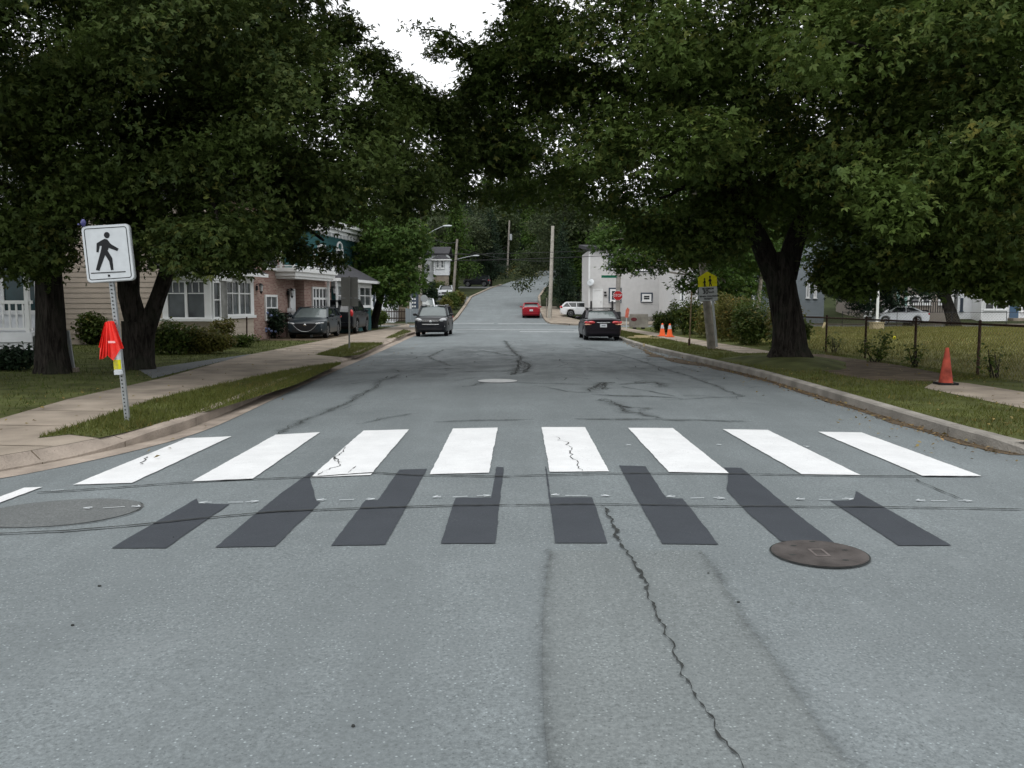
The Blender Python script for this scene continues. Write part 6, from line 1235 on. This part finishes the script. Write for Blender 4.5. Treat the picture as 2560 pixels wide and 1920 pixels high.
mb = MB(); q = atY(1513, 731, Yg); mb.box(q.x - .1, q.x + .1, Yg - .12, Yg - .02, q.z - .06, q.z + .06); mb.box(q.x - .1, q.x + .14, Yg - .14, Yg - .02, q.z - .32, q.z - .2); mb.build("wall_light", M_STEEL, o)
# ---- porch house beyond the birch, and the row behind the field
o, a, b = far("bluegrey_house", "blue-grey house with white porch roof lines behind the thick forked trunk", 1815, 2060, 74, 8, 7.4, M_BLUEG); gable(o, a.x, b.x, 74, 8, 7.4, 2.6, 'x')
mb = MB(); p0, p1 = atY(1835, 700, 72), atY(1930, 700, 72); mb.box(p0.x, p1.x, 71.6, 74, atY(0, 704, 72).z, atY(0, 697, 72).z); mb.box(p0.x, p1.x, 71.5, 74, atY(0, 628, 72).z, atY(0, 620, 72).z); mb.build("porch_roof", M_WTRIM, o); mb = MB(); pass
for x in (p0.x + .1, (p0.x + p1.x) / 2, p1.x - .1): mb = MB(); mb.box(x - .07, x + .07, 71.7, 71.84, .2, atY(0, 620, 72).z); mb.build('porch_post', M_WTRIM, o)
for R_ in ((1852, 640, 1866, 682), (1890, 640, 1904, 682), (2034, 700, 2042, 745), (2060 - 45, 700, 2024, 745), (1855, 715, 1866, 755)): fw(o, 74, *R_, cols=1, rows=2, t=.12, pane=M_GLASS2)
o, a, b = far("white_porch_house", "pale house with white porch posts glimpsed between the birch and the sign pole", 1685, 1760, 68, 7, 6.0, M_GREYS); gable(o, a.x, b.x, 68, 7, 6.0, 2.2, 'x'); mb = MB(); [mb.box(x, x + .06, 66.4, 66.46, .9, 1.9) for x in [a.x + .16 * k for k in range(24)]]; mb.box(a.x, a.x + 3.9, 66.38, 66.48, 1.9, 1.98); mb.box(a.x, b.x, 66.3, 68, .5, .9); mb.build("porch_railing", M_WTRIM, o)
for R_ in ((1700, 715, 1712, 760), (1740, 715, 1755, 765)): fw(o, 68, *R_, cols=1, rows=2, t=.12)
o, a, b = far("taupe_house", "taupe-sided bungalow with white-framed windows behind the white sedan", 2174, 2382, 77, 8, 4.3, M_TAUPE, step=.17); gable(o, a.x, b.x, 77, 8, 4.3, 2.4, 'x')
for R_ in ((2206, 738, 2233, 760), (2268, 738, 2301, 762), (2303, 738, 2328, 762), (2345, 738, 2364, 762)): fw(o, 77, *R_, cols=1, rows=2, t=.18, pane=M_GLASS2)
for x in (a.x + .1, b.x - .1, atY(2192, 0, 77).x): mb = MB(); mb.box(x - .12, x + .12, 76.85, 76.95, .1, 4.3); mb.build('corner_board', M_WTRIM, o)
d0, d1 = atY(2244, 760, 77), atY(2262, 760, 77); mb = MB(); mb.box(d0.x, d1.x, 76.9, 76.97, .6, 3.1); dr = mb.build("door", M_TAUPE, o); mb = MB(); [mb.box(x - .12, x + .12, 76.85, 76.99, .5, 3.5) for x in (d0.x, d1.x)]; mb.build("door_frame", mat("mint_trim", (.35, .55, .50), .6, .05), dr); mb = MB(); mb.box(d0.x - .3, d1.x + .3, 75.6, 76.9, .1, .6); mb.build("stoop", M_CONC, o)
mb = MB(); mb.box(a.x + 2.6, a.x + 6.0, 74.8, 76.85, .1, 1.0); mb.build("deck", M_TAUPE, o)
mb = MB(); [mb.box(x, x + .05, 74.8, 74.85, 1.0, 1.9) for x in [a.x + 2.6 + .2 * k for k in range(18)]]; mb.box(a.x + 2.6, a.x + 6.05, 74.78, 74.87, 1.9, 1.97); mb.build("deck_railing", M_STEEL, o)
o, a, b = far("white_bungalow", "white bungalow with a blue door at the right end of the row behind the field", 2394, 2640, 77, 8, 4.2, M_WHITES, step=.15); gable(o, a.x, b.x, 77, 8, 4.2, 2.2, 'x', m=M_BLUEG)
c0, c1 = atY(2453, 760, 75.5), atY(2520, 760, 75.5); block(o, "porch_wall", (c0.x, 75.5, 0), (1, 0, 0), (0, -1, 0), c1.x - c0.x, 1.5, .1, 3.6, M_WTRIM, step=.15)
for R_ in ((2460, 745, 2486, 775), (2488, 745, 2516, 775)): fw(o, 75.5, *R_, cols=1, rows=2, t=.12, pane=M_GLASS2)
fw(o, 77, 2400, 745, 2407, 778, cols=1, rows=2, t=.1, m=M_NAVY); d0, d1 = atY(2524, 760, 77), atY(2546, 760, 77); mb = MB(); mb.box(d0.x, d1.x, 76.9, 76.96, .5, 2.9); mb.build("door", mat("door_blue", (.06, .11, .18), .5, .08), o); fw(o, 77, 2552, 735, 2580, 780, cols=1, rows=2, t=.14)
mb = MB(); mb.box(d0.x - .5, b.x, 75.4, 76.9, .1, .5); mb.build("stoop", M_CONC, o)
# bins by the dark trunk
for i, (x, lab) in enumerate(((36.2, "dark wheeled bin left of the stout trunk behind the white sedan"), (37.0, "second dark wheeled bin beside the stout trunk behind the white sedan"))):
    bo = empty("wheeled_bin", (x - 3.6, 70.5, SL), lab, "bin", "wheeled bins by the row of houses"); P = bo.location; mb = MB(); mb.extr([(P.x - .27, P.y - .3, P.z + .05), (P.x + .27, P.y - .3, P.z + .05), (P.x + .31, P.y - .3, P.z + 1.0), (P.x - .31, P.y - .3, P.z + 1.0)], (0, .6, 0)); mb.build("body", M_PLASTIC, bo); mb = MB(); mb.extr([(P.x - .33, P.y - .36, P.z + 1.0), (P.x + .33, P.y - .36, P.z + 1.0), (P.x + .30, P.y - .3, P.z + 1.10), (P.x - .30, P.y - .3, P.z + 1.10)], (0, .72, 0)); mb.build("lid", M_PLASTIC, bo)
# ------------------------------------------------------------ vehicles
def lerp_tab(T, t):
    for (a, b), (c, d) in zip(T, T[1:]):
        if t <= c: return b + (d - b) * (t - a) / max(1e-6, c - a)
    return T[-1][1]
def car(name, label, cat, loc, rz, s, paintm, group=None):
    L, W, H = s['L'], s['W'], s['H']; hw = W / 2; r = s.get('r', .33); gc = s.get('gc', .19)
    o = empty(name, loc, label, cat, group, rz); pt = lambda mb, nm, m, sm=True, par=None: mb.build(nm, m, par or o, smooth=sm, world=False)
    yw = (L / 2 - s.get('fo', .9), -L / 2 + s.get('ro', .95)); belt = s['belt']
    def wplan(t):
        e = 0.0
        if t < .14: e = .17 * ((.14 - t) / .14) ** 2.2
        if t > .90: e = s.get('tail_in', .10) * ((t - .90) / .10) ** 2
        return hw * (1 - e)
    top = s['top']; mb = MB(); rings = []; n = 72
    for i in range(n + 1):
        t = i / n; y = L / 2 - t * L; wv = wplan(t); zt = lerp_tab(top, t); zb = gc + (.10 * (max(0, .05 - t) / .05) + .14 * max(0, t - .95) / .05)
        for y0 in yw:
            dy = abs(y - y0); ra = r + .055
            if dy < ra: zb = max(zb, r + math.sqrt(ra * ra - dy * dy) - .015)
        hgt = zt - zb; half = [(0, zb), (wv * .86, zb), (wv * .975, zb + min(.07, hgt * .2)), (wv, zb + hgt * .38), (wv * .995, zb + hgt * .62), (wv * .965, zt - min(.05, hgt * .2)), (wv * .90, zt - .006), (wv * .5, zt + .028), (0, zt + .036)]
        ring = [(x, z) for x, z in half] + [(-x, z) for x, z in half[-2:0:-1]]
        if i in (0, n):
            cz = zb + hgt * .5; ring = [(x * .975, cz + (z - cz) * .94) for x, z in ring]
        base = len(mb.v); mb.v += [(x, y, z) for x, z in ring]; rings.append((base, len(ring)))
    k = rings[0][1]
    for (a, _), (b, _) in zip(rings, rings[1:]):
        for j in range(k): mb.f.append((a + j, a + (j + 1) % k, b + (j + 1) % k, b + j)); mb.m.append(0); mb.uv.append(None)
    mb.f.append(tuple(range(rings[0][0] + k - 1, rings[0][0] - 1, -1))); mb.m.append(0); mb.uv.append(None)
    mb.f.append(tuple(range(rings[-1][0], rings[-1][0] + k))); mb.m.append(0); mb.uv.append(None)
    body = pt(mb, "body", paintm)
    mb = MB(); mb.box(-hw + .24, hw - .24, yw[1] + .1, yw[0] - .1, gc + .02, .62); mb.box(-hw + .22, hw - .22, yw[1] - .42, yw[1] + .42, gc + .05, .60); mb.box(-hw + .22, hw - .22, yw[0] - .42, yw[0] + .42, gc + .05, .60); pt(mb, "underbody", M_PLASTIC, False)
    # cabin
    t1, t2, t3, t4 = s['cab']; Y = lambda t: L / 2 - t * L; zt1, zt4 = lerp_tab(top, t1) + .015, lerp_tab(top, t4) + .015; wb = hw * .925; wr = hw * s.get('roofw', .74); zr = H - .05
    A, B, C, D = (Y(t1), zt1), (Y(t2), zr), (Y(t3), zr - .02), (Y(t4), zt4)
    def bulge(mbx, y0, z0, w0, y1, z1, w1, b, n=8, rows=4):
        for j in range(rows):
            for i in range(n):
                def q(i, j):
                    u = -1 + 2 * i / n; v = j / rows; ww = w0 + (w1 - w0) * v; return (u * ww, y0 + (y1 - y0) * v - b * (u * u) + (.25 * b * math.sin(math.pi * v)), z0 + (z1 - z0) * v)
                mbx.face((q(i, j), q(i + 1, j), q(i + 1, j + 1), q(i, j + 1)))
    mb = MB(); bulge(mb, A[0] + .04, A[1], wb * .96, B[0] + .02, B[1], wr * .95, .10); pt(mb, "windscreen", s.get('ws', M_CGLASSW))
    mb = MB(); bulge(mb, D[0] - .02, D[1], wb * .95, C[0] - .02, C[1], wr * .95, -.07); pt(mb, "rear_window", s.get('rw', M_CGLASSW))
    xb = lambda z: wb + (wr - wb) * (z - belt) / (zr - belt)
    for sd in (-1, 1):
        mb = MB(); P = [(sd * (xb(z) - .012), y, z) for y, z in (A, B, C, D)]; mb.face(P if sd > 0 else P[::-1]); pt(mb, "side_window", M_CGLASS, False)
    mb = MB()
    for sd in (-1, 1):
        q = lambda y, z: Vector((sd * (xb(z) - .02), y, z))
        mb.bar(q(*A), q(*B), .085, .07); mb.bar(q(*C), q(*D), s.get('cp', .16), .07); ym = (B[0] * .45 + C[0] * .55); mb.bar(q(ym, belt), q(ym - .04, zr), .08, .05); mb.bar(q(*B) + Vector((0, .05, .012)), q(*C) + Vector((0, 0, .012)), .08, .07); mb.bar(q(A[0], zt1 - .02), q(D[0], zt4 - .02), .06, .08)
        if s.get('dpil'): yq = D[0] + s['dpil']; mb.bar(q(yq, belt), q(min(yq, C[0] + .2) + .0, zr), .10, .05)
    m_, r_ = 8, 10
    for i in range(r_):
        for j in range(m_):
            def q(i, j): u = -1 + 2 * j / m_; v = i / r_; return (u * wr * 1.0, B[0] + .04 + (C[0] - B[0] - .06) * v, zr + .02 + .035 * (1 - u * u) + .03 * math.sin(math.pi * v) - .03 * abs(u) ** 4)
            mb.face((q(i, j), q(i + 1, j), q(i + 1, j + 1), q(i, j + 1)))
    pt(mb, "roof", paintm)
    # wheels
    for yy in yw:
        for sd in (-1, 1):
            xo = sd * (hw - .03); xi = sd * (hw - .24); wh = empty("wheel", (0, 0, 0)); wh.parent = o
            mb = MB(); mb.tube([(xi, yy, r), (xi + sd * .002, yy, r), (xi + sd * .03, yy, r), (xo - sd * .03, yy, r), (xo - sd * .002, yy, r), (xo, yy, r)], [r * .6, r * .92, r, r, r * .93, r * .70], 26); pt(mb, "tyre", M_RUBBER, True, wh)
            mb = MB(); xf = xo + sd * .001; mb.tube([(xf - sd * .03, yy, r), (xf + sd * .004, yy, r), (xf + sd * .006, yy, r)], [r * .70, r * .70, r * .62], 26, cap=False); mb.cyl((xf - sd * .03, yy, r), (xf + sd * .006, yy, r), r * .17, 10)
            for k2 in range(s.get('spk', 7)):
                a = 2 * math.pi * k2 / s.get('spk', 7); dv = Vector((0, math.cos(a), math.sin(a))); mb.bar(Vector((xf - sd * .008, yy, r)) + dv * r * .12, Vector((xf - sd * .008, yy, r)) + dv * r * .66, .055, .02)
            pt(mb, "rim", M_RIM, True, wh)
            mb = MB(); mb.cyl((xf - sd * .05, yy, r), (xf - sd * .035, yy, r), r * .70, 22); pt(mb, "spoke_backing", M_PLASTIC, False, wh)  # dark disc standing in for the dark gaps between the spokes
    # lamps, mirrors, handles, plates
    hz = s['hz']; fy = L / 2; ex = wplan(.03)
    for sd in (-1, 1):
        dv = Vector((sd * .62, -.78, 0)) if True else None
        mb = MB(); mb.ellip((sd * ex * .80, fy - s.get('hin', .13), hz), (s.get('hlw', .23), .10, s.get('hlh', .085)), 14, 8, ax=(Vector((.86, -sd * .50, .10 * sd)), Vector((sd * .50, .86, 0)), Vector((0, 0, 1)))); pt(mb, "headlight", s.get('hlm', M_LAMP))
        if s.get('fog'): mb = MB(); mb.ellip((sd * ex * .86, fy - .07, s['fog']), (.075, .07, .075), 12, 8); pt(mb, "fog_lamp", M_LAMP)
        tz = s['tz']; rx = wplan(.985); tw, th = s.get('tl', (.16, .09))
        mb = MB(); mb.ellip((sd * (rx - tw * .62), -fy + .07, tz), (tw, .11, th), 14, 8, ax=(Vector((.94, sd * .34, 0)), Vector((-sd * .34, .94, 0)), Vector((0, 0, 1)))); pt(mb, "taillight", s.get('tlm', M_TAIL))
        if s.get('amber'): mb = MB(); mb.ellip((sd * (rx - tw * .42), -fy + .05, tz - th * 1.05), (tw * .7, .09, th * .42), 12, 6); pt(mb, "reverse_lamp", M_AMBER)
        my = Y(t1) - .28; mb = MB(); mb.ellip((sd * (hw + .09), my, belt + .09), (.115, .07, .075), 12, 7); mb.bar((sd * (hw - .06), my, belt + .02), (sd * (hw + .05), my, belt + .06), .05); pt(mb, "wing_mirror", s.get('mm', paintm))
        for yv in (.2, -.75): mb = MB(); mb.bar((sd * (hw + .002), yv + .1, belt - .12), (sd * (hw + .002), yv - .1, belt - .115), .03, .03); pt(mb, "door_handle", s.get('dh', paintm), False)
    gz0, gz1, gw = s['grille']; mb = MB(); mb.box(-gw, gw, fy - .10, fy + .012, gz0, gz1); pt(mb, "grille", M_PLASTIC, False)
    for z, w_, h_ in s.get('chrome', ()): mb = MB(); mb.box(-w_, w_, fy - .02, fy + .024, z - h_ / 2, z + h_ / 2); pt(mb, "chrome_strip", M_CHROME, False)
    if s.get('smile'):
        mb = MB(); P = [(x * gw * 1.25, fy + .020 - .01 * abs(x), gz1 + .01 - (gz1 - gz0 + .05) * (1 - abs(x) ** 2.2)) for x in [-1 + i / 8 for i in range(17)]]; mb.tube(P, .011, 6); pt(mb, "chrome_strip", M_GALV)
    if s.get('badge'): mb = MB(); mb.ellip((0, fy + .02, s['badge']), (.075, .012, .05), 12, 6); pt(mb, "badge", M_CHROME)
    if s.get('front_bumper'): mb = MB(); mb.box(-hw * .66, hw * .66, fy - .08, fy + .008, gc + .14, gc + .22); pt(mb, "air_intake", M_PLASTIC, False)
    ry = -fy
    if s.get('rplate'):
        z = s['rplate']; mb = MB(); mb.box(-.155, .155, ry - .028, ry + .02, z - .08, z + .08); pl = pt(mb, "licence_plate", M_PLATE, False); mb = MB(); mb.box(-.09, .09, ry - .031, ry - .026, z - .022, z + .022); pt(mb, "plate_marks", M_BLUEG, False, pl)
    for z, w_, h_ in s.get('rchrome', ()): mb = MB(); mb.box(-w_, w_, ry - .03, ry + .04, z - h_ / 2, z + h_ / 2); pt(mb, "chrome_strip", M_CHROME, False)
    if s.get('rbumper'): z = s['rbumper']; mb = MB(); mb.box(-hw * .86, hw * .86, ry - .03, ry + .06, z - .015, z + .015); pt(mb, "bumper_strip", s.get('rbm', paintm), False)
    if s.get('spoiler'): mb = MB(); mb.box(-wr * .97, wr * .97, C[0] - .26, C[0] + .05, zr - .03, zr + .03); pt(mb, "spoiler", paintm, False)
    if s.get('bars'):
        mb = MB()
        for yv in (B[0] - .25, C[0] + .3): mb.box(-wr - .02, wr + .02, yv - .03, yv + .03, H + .05, H + .085); [mb.box(sd * wr * .92 - .03, sd * wr * .92 + .03, yv - .04, yv + .04, H - .03, H + .05) for sd in (-1, 1)]
        pt(mb, "roof_rack", M_PLASTIC, False)
    if s.get('rails'):
        mb = MB()
        for sd in (-1, 1): mb.bar((sd * wr * .93, B[0] - .1, H + .03), (sd * wr * .93, C[0] + .1, H + .03), .045, .05)
        pt(mb, "roof_rail", s.get('railm', M_GALV), False)
    return o
SUV = dict(L=4.6, W=1.82, H=1.70, belt=1.06, r=.35, gc=.23, fo=.92, ro=1.0, top=[(0, .78), (.02, .93), (.06, 1.0), (.26, 1.07), (.6, 1.09), (1, 1.06)], cab=(.25, .39, .90, .985), hz=.87, tz=1.0, grille=(.62, .86, .46), fog=.55, badge=.80, chrome=((.83, .44, .035), (.655, .44, .045)), rails=True, roofw=.76, rplate=.85, front_bumper=True, hlw=.22, hlh=.11, tl=(.12, .2), dpil=.75)
HATCH = dict(L=4.46, W=1.80, H=1.45, belt=.95, r=.33, gc=.18, top=[(0, .66), (.02, .76), (.06, .83), (.27, .94), (.6, .98), (1, .98)], cab=(.25, .45, .82, .965), hz=.70, tz=.95, grille=(.36, .68, .46), badge=.62, smile=True, hlw=.22, hlh=.05, rplate=.7, front_bumper=True, dpil=.6, fog=.42)
BIGSUV = dict(L=4.82, W=1.93, H=1.80, belt=1.13, r=.39, gc=.27, fo=.9, ro=1.15, top=[(0, .9), (.02, 1.02), (.06, 1.1), (.27, 1.16), (1, 1.15)], cab=(.27, .38, .93, .99), hz=.95, tz=1.10, grille=(.7, .95, .5), rails=True, railm=M_PLASTIC, rplate=.92, rchrome=((1.06, .27, .04),), rbumper=.62, rbm=M_CHROME, spoiler=True, tl=(.10, .2), roofw=.80, rw=M_CGLASS, dpil=.9, tail_in=.06)
SEDAN = dict(L=4.5, W=1.71, H=1.42, belt=.93, r=.315, gc=.18, fo=.88, ro=.98, top=[(0, .62), (.02, .72), (.06, .79), (.24, .90), (.6, .96), (.86, 1.0), (.95, 1.0), (1, .96)], cab=(.22, .41, .70, .87), hz=.66, tz=.84, grille=(.45, .62, .4), rplate=.70, rchrome=((.84, .30, .03),), rbumper=.53, tl=(.26, .085), amber=True, cp=.12, front_bumper=True)
WAGON = dict(L=4.6, W=1.80, H=1.48, belt=.95, r=.32, gc=.18, top=[(0, .66), (.02, .76), (.06, .82), (.26, .94), (1, .98)], cab=(.24, .40, .90, .975), hz=.70, tz=.92, grille=(.45, .66, .4), rails=True, rplate=.72, tl=(.13, .12), dpil=.9)
JEEP = dict(L=4.3, W=1.85, H=1.82, belt=1.17, r=.41, gc=.30, fo=.75, ro=.85, top=[(0, 1.0), (.02, 1.08), (.06, 1.12), (.36, 1.17), (1, 1.17)], cab=(.36, .41, .97, .985), hz=.95, tz=1.0, grille=(.8, 1.05, .45), roofw=.86, tl=(.07, .12), hlw=.12, hlh=.1, dpil=.7)
cars = []
K_BLACK = paint("paint_black", (.008, .009, .012)); K_SLATE = paint("paint_slate", (.018, .026, .032), .4); K_PLUM = paint("paint_black_plum", (.010, .007, .011)); K_RED = paint("paint_red", (.28, .012, .022), .2); K_WHITE = paint("paint_white", (.74, .76, .78), 0); K_SILV = paint("paint_silver", (.42, .44, .46), .5)
def at_w(px, py, z=0.0): return G(px, py, z)
car("compact_suv", "black upright vehicle with bright headlights facing the camera at the left kerb", "car", (-4.42, 45.0 + 2.3, road_z(-4.4, 47)), math.pi, dict(SUV, W=1.78, H=1.64), K_BLACK)
car("hatchback", "dark slate hatchback with a curved chrome grille line parked in the driveway", "car", (-9.62, 39.1 + 2.23, SL + .008), math.pi + .02, HATCH, K_SLATE)
car("large_suv", "big black vehicle seen from behind with a chrome tailgate bar, in the driveway", "car", (-9.42, 45.2 + 2.41, SL + .008), -.02, BIGSUV, K_BLACK)
car("sedan", "black sedan with red tail lights and roof bars parked at the right kerb", "car", (4.06, 39.3 + 2.25, road_z(4.0, 40)), 0.0, dict(SEDAN, bars=True), K_PLUM)
car("red_car", "small red car seen from behind parked on the hill road's right side", "car", (1.55, 81 + 2.1, hill(82) + .04), 0.0, dict(SEDAN, L=4.2, W=1.72, tl=(.10, .11), amber=False, rchrome=(), spoiler=True, cab=(.22, .41, .76, .93)), K_RED)
car("station_wagon", "silver-white estate car parked sideways behind the far corner pole", "car", (6.75, 83, hill(83) + .04), -math.pi / 2, dict(WAGON, H=1.40, L=4.7, belt=.90, top=[(0, .6), (.02, .7), (.06, .76), (.26, .89), (1, .93)]), K_WHITE)
car("white_car", "white car whose roof shows behind the silver-white estate car", "car", (9.2, 89, hill(89) - .1), -math.pi / 2, SEDAN, K_WHITE)
car("white_sedan", "white sedan parked side-on between the flagpole and the dark trunk", "car", (29.8, 67, SL), math.pi / 2, dict(SEDAN, L=4.3, amber=False, tl=(.14, .09), rchrome=()), K_WHITE)
car("white_suv", "white vehicle half hidden by bushes right of the school sign pole", "car", (14.9, 60.5, SL), .1, dict(SUV, rw=M_CGLASS, tlm=M_TAIL), K_WHITE)
car("off_road_vehicle", "black boxy off-roader parked side-on up the hill", "car", (-6.3, 143, hill(143) + .12), math.pi / 2 - .1, JEEP, K_BLACK)
car("silver_car", "silver car on the bank driveway half hidden by shrubs", "car", (-8.3, 104.5, hill(104) + .35), math.pi, dict(WAGON, ws=M_CGLASS), K_SILV)
car("white_van", "white vehicle whose roof shows above the oncoming black vehicle", "car", (-8.3, 80, hill(80) + .1), math.pi + .1, dict(SUV, H=1.85, rails=False), K_WHITE)
